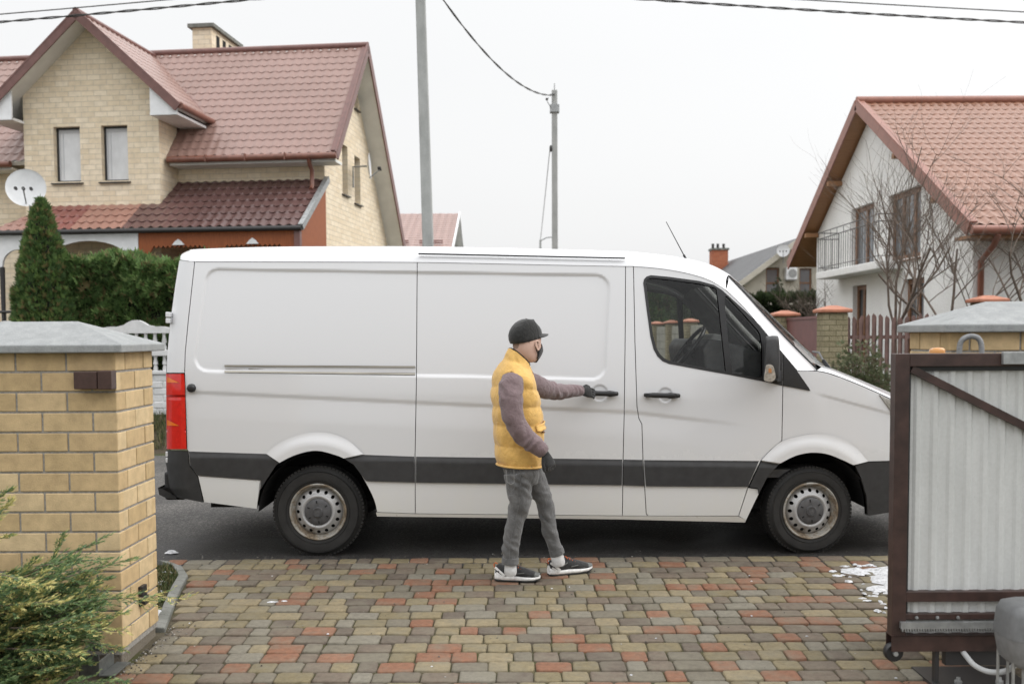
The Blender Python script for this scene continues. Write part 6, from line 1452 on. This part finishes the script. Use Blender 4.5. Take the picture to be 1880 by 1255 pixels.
q = MB(); q.obox((4.51, 14.19, 1.87), (4.65, 16.82, 1.87), .05, .04); q.build('top_rail', M['leaf'], lf, world=True)
M['panel_g'] = mat('grey_green_fence_panel', (.27, .26, .22), .85, var=(4, .3), bump=(30, .01))
for i in range(6):
    f_ = thing('garden_fence', 'grey-green fence panel between stone pillars seen through the cab windows', 'fence', (4.65, 18.5 + 3 * i, GL), 0, 'panels of the side street fence')
    q = MB()
    for k in range(6): q.box(-.03, .03, -1.3, 1.3, .05 + .23 * k, .05 + .23 * k + .22)
    q.build('boards', M['panel_g'], f_, bevel=.005)
# ornamental white concrete fence behind the van
M['white_conc'] = (lambda t: t.bsdf(t.mix(.5, (.66, .66, .66), t.ramp(t.noise(12, 7, .7), [(.3, (.72, .73, .72)), (.65, (1.08, 1.08, 1.08))]), 'MULTIPLY'), .8, 0, .3, t.noise(50, 6, .7), .006))(NT('whitewashed_concrete'))
wf_ = thing('concrete_fence', 'white ornamental concrete fence with balusters in front of the green hedge', 'fence', (-6.6, 15.5, GL))
for k in range(5):
    x0 = -8.76 + 2.0 * k; x1 = x0 + 1.86
    q = MB(); q.box(x0 - .14, x0 - .001, 15.42, 15.58, .30, 1.80); q.add([(x0 - .16, 15.40, 1.80), (x0 + .02, 15.40, 1.80), (x0 + .02, 15.60, 1.80), (x0 - .16, 15.60, 1.80), (x0 - .07, 15.5, 1.88)], [(0, 1, 4), (1, 2, 4), (2, 3, 4), (3, 0, 4)]); q.build('post', M['white_conc'], wf_, world=True)
    q = MB()
    for j in range(6):                        # lower slab cast as rough stone courses
        zz = .42 + .105 * j
        for i in range(7): xa = x0 + .266 * i + (.12 if j % 2 else 0); q.box(xa + .006, min(xa + .258, x1), 15.455 + .004 * ((i * 7 + j * 3) % 5), 15.545, zz, zz + .098)
    q.box(x0, x1, 15.475, 15.53, .42, 1.05); q.build('base_slab', M['white_conc'], wf_, world=True, bevel=.012)
    def balus(z0, z1):
        q = MB()
        for i in range(13):
            xb = x0 + .07 + i * .143; h_ = z1 - z0; q.lathe([(.030, z0), (.036, z0 + .04), (.022, z0 + .10), (.040, z0 + h_ * .45), (.024, z0 + h_ * .8), (.034, z1)], (xb, 15.5, 0), 'Z', 10)
        q.build('balusters', M['white_conc'], wf_, world=True, smooth=60)
    balus(1.10, 1.34); balus(1.43, 1.70)
    for z in (1.05, 1.335): q = MB(); q.box(x0, x1, 15.44, 15.56, z, z + .095 if z > 1.2 else z + .06); q.build('rail', M['white_conc'], wf_, world=True, bevel=.012)
    pts = [(x0, 1.69)] + [(x1, 1.69)]; top = []
    for i in range(41):
        u = i / 40; x = x1 + (x0 - x1) * u; d_ = abs(u - .5) * 2
        top.append((x, 1.76 + .035 * abs(math.sin(u * math.pi * 5)) + (.10 * math.cos(min(1, d_ / .32) * math.pi / 2) if d_ < .32 else 0)))
    plate('crest', pts + top, [], lambda x, z, d_: (x, 15.45 + d_, z), M['white_conc'], wf_, .10, world=True)
# ------------------------------------------------------------------ planting
def leafmat(name, cols, rough=.65):
    n = len(cols); t = NT(name); g_ = t.n('ShaderNodeNewGeometry'); c = t.ramp(g_.outputs['Random Per Island'], [(i / n, c_) for i, c_ in enumerate(cols)], 'CONSTANT')
    t.bsdf(c, rough, 0, .35); tr = t.n('ShaderNodeBsdfTranslucent'); t.l(c, tr.inputs[0]); mx = t.n('ShaderNodeMixShader'); mx.inputs[0].default_value = .25
    t.l(t.b.outputs[0], mx.inputs[1]); t.l(tr.outputs[0], mx.inputs[2]); t.l(mx.outputs[0], t.out.inputs[0]); return t.m
M['thuja'] = leafmat('thuja_foliage', [(0.061, 0.111, 0.035), (0.088, 0.155, 0.046), (0.119, 0.196, 0.057), (0.074, 0.132, 0.049), (0.169, 0.236, 0.074), (0.097, 0.165, 0.057), (0.189, 0.155, 0.068)])
M['hedge'] = leafmat('hedge_foliage', [(0.083, 0.150, 0.048), (0.128, 0.217, 0.066), (0.173, 0.277, 0.090), (0.105, 0.180, 0.060), (0.255, 0.352, 0.135), (0.143, 0.232, 0.084), (0.195, 0.158, 0.075), (0.075, 0.128, 0.045)])
M['dark_hedge'] = leafmat('dark_hedge_foliage', [(.022, .036, .014), (.034, .052, .018), (.045, .065, .022), (.03, .045, .02)])
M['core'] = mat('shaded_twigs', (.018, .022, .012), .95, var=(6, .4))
M['bark'] = mat('grey_brown_bark', (.15, .118, .095), .9, var=(14, .35), bump=(60, .004), stretch=(3, 3, .6))
def spray(q, p, d, r, size):
    """a flattened fan of scale leaves: three or four pointed lobes"""
    d = Vector(d).normalized(); s_ = d.cross(Vector((r.uniform(-1, 1), r.uniform(-1, 1), r.uniform(-1, 1)))).normalized(); n = d.cross(s_)
    b = len(q.v); k = 4; vs = []; fs = []
    for i in range(k):
        a = (i - (k - 1) / 2) * .5; dd = d * math.cos(a) + s_ * math.sin(a); pp_ = s_ * math.cos(a) - d * math.sin(a); L = size * (1 - .28 * abs(i - 1.5) / 1.5) * r.uniform(.8, 1.15); w = size * .105
        bend = n * (L * r.uniform(-.18, .18)); j = len(vs)
        vs += [p - pp_ * w * .4, p + pp_ * w * .4, p + dd * L * .55 + pp_ * w + bend * .4, p + dd * L + bend, p + dd * L * .55 - pp_ * w + bend * .4]; fs.append((j, j + 1, j + 2, j + 3, j + 4))
    for i in range(1, k):                     # share the base so that one fan is one island
        fs = fs; 
    for f_ in range(1, k): fs.append((0, (f_ - 1) * 5 + 1, f_ * 5 + 1))
    q.add(vs, fs)
def conifer(name, label, base, H_, R_, m_, n, seed, cat='tree', power=.75):
    t_ = thing(name, label, cat, base); r = random.Random(seed); q = MB()
    prof = lambda u: R_ * (1 - u ** 2.6) ** power * (.80 + .2 * min(1, u / .12))
    for _ in range(n):
        u = 1 - math.sqrt(r.random()) if r.random() < .75 else r.random(); a = r.uniform(0, 6.283); z = u * H_
        lump = 1 + .20 * noise.noise((math.cos(a) * 1.5, math.sin(a) * 1.5, z * 2.4 + seed)) + .10 * noise.noise((math.cos(a) * 4, math.sin(a) * 4, z * 6 + seed))
        rr_ = prof(u) * lump * r.uniform(.74, 1.03)
        spray(q, Vector((rr_ * math.cos(a), rr_ * math.sin(a), z)), (math.cos(a) * .8, math.sin(a) * .8, r.uniform(.5, 1.6)), r, r.uniform(.07, .13))
    q.build('crown', m_, t_, recalc=False)
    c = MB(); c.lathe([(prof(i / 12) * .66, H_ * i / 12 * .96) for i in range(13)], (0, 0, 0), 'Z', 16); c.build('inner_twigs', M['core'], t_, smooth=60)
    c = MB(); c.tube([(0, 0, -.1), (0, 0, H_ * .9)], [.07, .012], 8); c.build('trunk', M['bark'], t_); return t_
def hedge(name, label, x0, x1, y0, y1, z0, z1, m_, n, seed, size=.12):
    t_ = thing(name, label, 'hedge', ((x0 + x1) / 2, (y0 + y1) / 2, z0)); r = random.Random(seed); q = MB(); hx, hy, hz = (x1 - x0) / 2, (y1 - y0) / 2, z1 - z0
    for _ in range(n):
        f = r.random()
        if f < .62: x, y_, z, d = r.uniform(-hx, hx), -hy, r.uniform(0, hz), (r.uniform(-.5, .5), -1, r.uniform(.1, 1.2))
        elif f < .86: x, y_, z, d = r.uniform(-hx, hx), r.uniform(-hy, hy), hz, (r.uniform(-.6, .6), r.uniform(-.6, .3), 1)
        else: s_ = r.choice((-1, 1)); x, y_, z, d = s_ * hx, r.uniform(-hy, hy), r.uniform(0, hz), (s_, r.uniform(-.5, .5), r.uniform(.2, 1))
        w = noise.noise((x * 1.7 + seed, y_ * 1.7, z * 2.2)) * .24 + noise.noise((x * 5, y_ * 5 + seed, z * 5)) * .08; k = r.uniform(-.10, .03) + w
        p = Vector((x, y_ - k if f < .62 else y_, z + (k * .8 if .62 <= f < .86 else .5 * w if f < .62 else 0)))
        spray(q, p, d, r, size * r.uniform(.75, 1.35))
    q.build('foliage', m_, t_, recalc=False)
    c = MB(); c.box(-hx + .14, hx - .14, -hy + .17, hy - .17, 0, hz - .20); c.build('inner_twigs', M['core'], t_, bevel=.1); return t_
conifer('thuja_tree', 'pointed dark green conifer standing taller than the hedge beside it', (-7.47, 15.95, GL), 3.38, .50, M['thuja'], 11000, 3, power=.8)
hedge('hedge', 'clipped green conifer hedge between the pointed conifer and the van', -7.15, -4.6, 16.0, 16.9, GL, 2.84, M['hedge'], 15000, 5)
hedge('hedge', 'dark hedge in front of the cream gabled house', 5.4, 10.6, 30.6, 31.6, GL, 2.70, M['dark_hedge'], 5000, 6, .22)
hedge('hedge', 'dark hedge behind the stone pillars seen through the cab windows', 4.95, 6.3, 27.5, 30.5, GL, 2.75, M['dark_hedge'], 3500, 7, .2)
hedge('tree_belt', 'dark belt of distant bushes behind the side street seen through the cab windows', 4.6, 9.0, 45, 47, GL, 4.1, M['hedge'], 6000, 11, .34)
def shrub(name, label, base, R_, H_, m_, n, seed):
    t_ = thing(name, label, 'shrub', base); r = random.Random(seed); q = MB(); st_ = MB()
    for _ in range(60):
        a = r.uniform(0, 6.28); el = r.uniform(.25, 1.5); L = r.uniform(.6, 1); tip = Vector((R_ * L * math.cos(a) * math.cos(el) * 1.2, R_ * L * math.sin(a) * math.cos(el) * 1.2, H_ * L * math.sin(el)))
        st_.tube([(0, 0, 0), tip * .5 + Vector((0, 0, .05)), tip], [.008, .005, .002], 5)
    for _ in range(n):
        a = r.uniform(0, 6.28); el = math.asin(r.uniform(0, 1)); L = r.uniform(.55, 1.02) * (1 + .2 * noise.noise((a * 2, el * 3, seed)))
        spray(q, Vector((R_ * L * math.cos(a) * math.cos(el), R_ * L * math.sin(a) * math.cos(el), H_ * L * math.sin(el))), (math.cos(a), math.sin(a), r.uniform(.3, 1.5)), r, r.uniform(.04, .075))
    q.build('foliage', m_, t_, recalc=False); st_.build('stems', M['bark'], t_); return t_
M['sage'] = leafmat('greyish_shrub_foliage', [(.10, .12, .06), (.14, .16, .085), (.085, .10, .055), (.19, .20, .12), (.13, .11, .07)])
p = at(1608, 690, 12.2); shrub('shrub', 'low grey-green shrub in front of the brown picket fence', (p.x + .05, 12.9, .3), .50, 1.22, M['sage'], 4200, 4)
conifer('young_spruce', 'small dark spruce standing under the window of the cream gabled house', (at(1428, 560, 38.5).x, 38.5, GL), 3.3, .55, M['dark_hedge'], 900, 14)
# bare fruit trees
def bare_tree(name, label, base, H_, seed, spread=1.0, lean=(0, 0)):
    t_ = thing(name, label, 'tree', base); r = random.Random(seed); tr = MB(); tw = MB()
    def grow(p, d, L, rad_, depth):
        n = 4; pts = [p]; rs = [rad_]; cur = Vector(d).normalized(); q_ = Vector(p)
        for i in range(n):
            cur = (cur + Vector((r.uniform(-1, 1), r.uniform(-1, 1), r.uniform(-.5, .8))) * (.20 if depth else .08)).normalized(); q_ = q_ + cur * (L / n); pts.append(q_.copy()); rs.append(rad_ * (1 - .42 * (i + 1) / n))
        (tr if depth < 2 else tw).tube(pts, rs, 7 if depth < 2 else 4, caps=False)
        if depth >= 4 or rad_ < .0022: return
        k = {0: r.randint(4, 5), 1: r.randint(4, 5), 2: r.randint(4, 6), 3: r.randint(3, 4)}[depth]
        for j in range(k):
            f = r.uniform(.35, 1) if depth else r.uniform(.80, 1); i_ = min(n - 1, int(f * n)); b = pts[i_].lerp(pts[i_ + 1], f * n - i_) if f < 1 else pts[-1]
            a = r.uniform(0, 6.28) if depth else 6.28 * j / k + r.uniform(-.3, .3); side_ = Vector((math.cos(a), math.sin(a), r.uniform(-.1, .35)))
            nd = cur * r.uniform(.35, .85) + side_ * (spread * r.uniform(.6, 1.0)) + Vector((0, 0, .35 if depth < 3 else .15))
            grow(b, nd, L * r.uniform(.52, .80) if depth else H_ * r.uniform(.32, .46), rs[i_] * r.uniform(.48, .66), depth + 1)
    grow(Vector((0, 0, 0)), Vector((lean[0], lean[1], 1)), H_ * .32, .058, 0)
    tr.build('trunk', M['bark'], t_, smooth=60); tw.build('twigs', M['bark'], t_, smooth=60, recalc=False); return t_
bare_tree('bare_tree', 'bare fruit tree with upright twigs in front of the balcony', (5.80, 15.0, GL), 4.0, 21, .72)
bare_tree('bare_tree', 'bare fruit tree forking low in front of the corner downpipe', (6.75, 15.2, GL), 3.8, 8, 1.05, (-.1, 0))
bare_tree('bare_tree', 'bare fruit tree beyond the downpipe, reaching over the eaves gutter', (7.9, 15.1, GL), 3.8, 33, 1.05)
bare_tree('bare_tree', 'small bare tree before the hedge of the cream gabled house', (7.6, 24, GL), 2.9, 12, 1.0)
# spreading juniper in the near corner
JG = leafmat('juniper_green', [(0.085, 0.150, 0.072), (0.124, 0.202, 0.091), (0.169, 0.267, 0.111), (0.221, 0.305, 0.130), (0.130, 0.215, 0.104), (0.260, 0.325, 0.130)], .6)
JY = leafmat('juniper_gold', [(0.506, 0.451, 0.165), (0.605, 0.528, 0.209), (0.418, 0.407, 0.154), (0.660, 0.572, 0.242), (0.308, 0.341, 0.121)], .6)
jn_ = thing('juniper', 'spreading juniper with gold-tipped sprays in front of the brick gate pillar', 'shrub', (-2.45, 4.5, gz(4.5)))
rj = random.Random(17); jg, jy, jst = MB(), MB(), MB()
def needle(q, p, d, L, w, r):
    d = d.normalized(); s_ = d.cross(Vector((r.uniform(-1, 1), r.uniform(-1, 1), r.uniform(-1, 1)))).normalized() * w
    q.add([p - s_ * .6, p + s_ * .6, p + d * L * .5 + s_, p + d * L, p + d * L * .5 - s_], [(0, 1, 2, 3, 4)])
def jspray(p0, d0, L, gold, droop=.5, fine=1.0):
    r = rj; d = Vector(d0).normalized(); p = Vector(p0); n = 15; pts = [p.copy()]
    side_ = d.cross(Vector((0, 0, 1))).normalized(); upv = side_.cross(d)
    for i in range(n):
        d = (d + Vector((0, 0, -droop * .05 * (i / n) + .012)) + Vector((r.uniform(-1, 1), r.uniform(-1, 1), r.uniform(-1, 1))) * .05).normalized(); p = p + d * (L / n); pts.append(p.copy())
    jst.tube(pts, [.0045 * (1 - .8 * i / n) for i in range(n + 1)], 4, caps=False)
    for i in range(2, n + 1):
        for s_ in (-1, 1):
            if r.random() < .08: continue
            u = i / n; bl = L * (.34 * (1 - u) + .09) * r.uniform(.7, 1.15); bd = (d * .95 + side_ * s_ * .62 + upv * r.uniform(-.35, .45)).normalized(); bp = pts[i]
            m = max(4, int(bl / .0135)); g_ = gold * (.35 + .9 * u)
            for k in range(m):
                v = k / m; q_p = bp + bd * (bl * v) + Vector((0, 0, -.12 * bl * v * v)); q = jy if r.random() < g_ * (.45 + .75 * v) else jg
                for s2 in (-1, 1):
                    nd = bd * 1.0 + bd.cross(upv) * (s2 * r.uniform(.35, .75)) + upv * r.uniform(-.35, .35)
                    needle(q, q_p, nd, r.uniform(.016, .034) * (1.15 - .45 * v), r.uniform(.0020, .0036), r)
            needle(jy if r.random() < gold * 1.2 else jg, bp + bd * bl, bd, .02, .0018, r)
J0 = Vector((-2.50, 4.52, gz(4.5)))
for i in range(210):
    a = rj.uniform(-2.2, 1.4); el = rj.uniform(.02, 1.0); L = rj.uniform(.20, .36)
    dirv = Vector((math.cos(a) * math.cos(el), math.sin(a) * math.cos(el), math.sin(el) * .7)); hh = rj.uniform(.04, .50); st_ = J0 + Vector((dirv.x * rj.uniform(0, .34) + rj.uniform(-.25, .12), dirv.y * rj.uniform(-.05, .25), hh))
    jspray(st_, dirv + Vector((.35, 0, .05)), L, rj.choice((0, 0, .1, .3, .6, .9)))
for (x0, y0, x1, y1, Y, g_, dr) in ((60, 1075, 235, 1045, 4.62, .12, .6), (50, 1120, 265, 1098, 4.70, .45, .5), (60, 1040, 205, 1035, 4.75, .05, .6), (20, 1065, 190, 1000, 4.80, .03, .3), (75, 1075, 125, 985, 4.85, .25, -.2), (-30, 1110, 115, 1130, 4.35, .95, .7), (-40, 1085, 95, 1095, 4.40, .9, .6), (0, 1150, 215, 1175, 4.42, .85, .6), (10, 1190, 150, 1200, 4.40, .6, .6), (-40, 1050, 60, 1085, 4.42, .9, .8), (-60, 990, 22, 930, 4.5, .7, -.1), (-60, 1010, 15, 985, 4.5, .8, .2), (-60, 960, 14, 905, 4.55, .5, -.2), (90, 1110, 330, 1102, 4.86, .75, .35), (100, 1080, 210, 1075, 4.7, .1, .5), (40, 1160, 170, 1150, 4.38, .4, .5)):
    a, b = at(x0, y0, Y), at(x1, y1, Y - .06); jspray(a, (b - a) + Vector((0, 0, .05 * dr)), (b - a).length * 1.02, g_, dr)
for i in range(90):
    a = rj.uniform(1.5, 4.9); el = rj.uniform(.05, 1.1); dirv = Vector((math.cos(a) * math.cos(el), math.sin(a) * math.cos(el), math.sin(el) * .7))
    jspray(J0 + Vector((-.18 + dirv.x * .12, .05 + dirv.y * .1, rj.uniform(.04, .40))), dirv, rj.uniform(.24, .42), rj.choice((0, .05, .2, .6)))
for i in range(75):                          # the body of the bush in front of the brick
    x0, y0 = rj.uniform(-40, 90), rj.uniform(1075, 1230); x1, y1 = x0 + rj.uniform(60, 140), y0 + rj.uniform(-75, 25); Y = rj.uniform(4.45, 4.85)
    if x1 > 225: continue
    a, b = at(x0, y0, Y), at(x1, y1, Y - .05); jspray(a, (b - a) + Vector((0, 0, .03)), (b - a).length, rj.choice((0, 0, .05, .1, .5, .85)) if y0 > 1090 else .04, .5)
jg.build('green_foliage', JG, jn_, world=True, recalc=False); jy.build('golden_foliage', JY, jn_, world=True, recalc=False); jst.build('stems', M['bark'], jn_, world=True, recalc=False)
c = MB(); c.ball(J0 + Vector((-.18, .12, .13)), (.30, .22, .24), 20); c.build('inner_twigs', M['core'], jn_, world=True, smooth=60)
# ------------------------------------------------------------------ poles and wires
M['pole'] = (lambda t: t.bsdf(t.mix(.6, t.ramp(t.noise(4, 7, .7, stretch=(1, 1, .35)), [(.3, (.30, .31, .30)), (.7, (.46, .47, .46))]), t.ramp(t.noise(70, 5, .7), [(.3, (.75, .75, .75)), (.6, (1.05, 1.05, 1.05))]), 'MULTIPLY'), .9, 0, .3, t.noise(50, 6), .004))(NT('pole_concrete'))
def pole(name, label, base, top, w0, w1):
    t_ = thing(name, label, 'utility pole', base); b, tt = Vector(base), Vector(top); q = MB()
    lo = [Vector((-w0 / 2, -w0 / 2, 0)), Vector((w0 / 2, -w0 / 2, 0)), Vector((w0 / 2, w0 / 2, 0)), Vector((-w0 / 2, w0 / 2, 0))]; hi = [(tt - b) + v * (w1 / w0) for v in lo]; q.hexa(lo, hi); q.build('shaft', M['pole'], t_, bevel=.02); return t_, tt - b
p1b, p1t = at(786, 450, 18), at(772, 0, 18); dv = (p1t - p1b) / (p1t.z - p1b.z); base1 = p1b - dv * (p1b.z - GL + .1); top1 = p1t + dv * .75
t1, _ = pole('utility_pole', 'tall tapering concrete pole rising out of the picture behind the van roof', base1, top1, .205, .165)
q = MB(); q.box(-.12, .12, -.11, .11, -.1, .0); q.v = [tuple(Vector(v) + (top1 - base1) - dv * .35) for v in q.v]; q.build('clamp', M['metal'], t1)
p2b = at(1018.5, 455, 33); p2t = at(1018, 166, 33); t2, tt = pole('utility_pole', 'distant concrete pole with a bracket box at its top', (p2b.x, 33, GL - .1), p2t, .20, .18)
q = MB(); q.box(-.15, .15, -.15, .15, -.72, -.48); q.v = [tuple(Vector(v) + tt) for v in q.v]; q.build('bracket_box', M['metal'], t2)
q = MB(); q.tube([tt, tt + Vector((0, 0, .22))], .012, 5); q.build('spike', M['dark_iron'], t2)
q = MB(); q.tube([tt + Vector((0, -.09, -.15)), tt + Vector((-.14, -.2, -.18))], .02, 5); q.build('hook', M['dark_iron'], t2)
q = MB(); q.tube([tt + Vector((-.2, -.2, -.28)), tt + Vector((-.26, -.2, -.36)), tt + Vector((-.2, -.2, -.48)), tt + Vector((-.12, -.15, -.6))], .012, 5); q.ball(tt + Vector((-.26, -.2, -.33)), .045, 8); q.build('cable_clip', M['dark_iron'], t2)
q = MB(); q.ball(tt + Vector((-.13, -.10, -1.9)), (.05, .05, .12), 8); q.build('cable_clip', M['dark_iron'], t2)
p3 = at(992, 455, 48); t3, tt3 = pole('utility_pole', 'tiny far pole with a lamp arm just above the van roof', (p3.x, 48, GL), at(992, 440, 48), .12, .10)
q = MB(); q.tube([tt3 + Vector((0, 0, -.05)), tt3 + Vector((.3, 0, .1)), tt3 + Vector((.55, 0, .12))], .03, 5); q.build('lamp_arm', M['metal'], t3)
M['cable'] = mat('black_cable', (.05, .048, .046), .6)
def wire(name, label, a, b, sag, r_, twist=0, n=60, g_=None):
    a, b = Vector(a), Vector(b); t_ = MB(); strands = 2 if twist else 1; L = (b - a).length
    for s_ in range(strands):
        pts = []
        for i in range(n + 1):
            u = i / n; p = a.lerp(b, u) - Vector((0, 0, sag * 4 * u * (1 - u)))
            if twist: ph = u * L * twist + math.pi * s_; p += Vector((0, math.cos(ph), math.sin(ph))) * r_ * 1.15
            pts.append(p)
        t_.tube(pts, r_, 6)
    o = t_.build(name, M['cable'], None, smooth=60); return tag(o, label, 'cable', g_)
at1 = at(772, -31, 18); at2 = at(772, -43, 18)
def through(at_, px, py, Y, k=1.35): b = at(px, py, Y); return at_ + (b - at_) * k
wire('overhead_cable', 'thicker lower overhead cable crossing the gable peak of the brick house', at1, through(at1, 0, 38.5, 19.2), .03, .012, 6, 240)
wire('overhead_cable', 'thin upper overhead cable passing above the brick house gable', at2, through(at2, 0, 25, 19.2), .02, .011)
wire('overhead_cable', 'thicker lower overhead cable above the white stucco house roof', at1, through(at1, 1880, 37, 19.2), .06, .012, 6, 240)
wire('overhead_cable', 'thin upper overhead cable running off above the white stucco house', at2, through(at2, 1880, 20, 19.2), .03, .011)
wire('overhead_cable', 'twisted cable slung steeply from the tall pole down to the distant pole', at(776, -55, 18), at(1012, 175, 32.8), .55, .013, 2.2, 200)
wire('overhead_cable', 'slack thin wire hanging from the distant pole to the tiny far pole', at(1010, 270, 32.8), at(992, 442, 47.9), .05, .012)
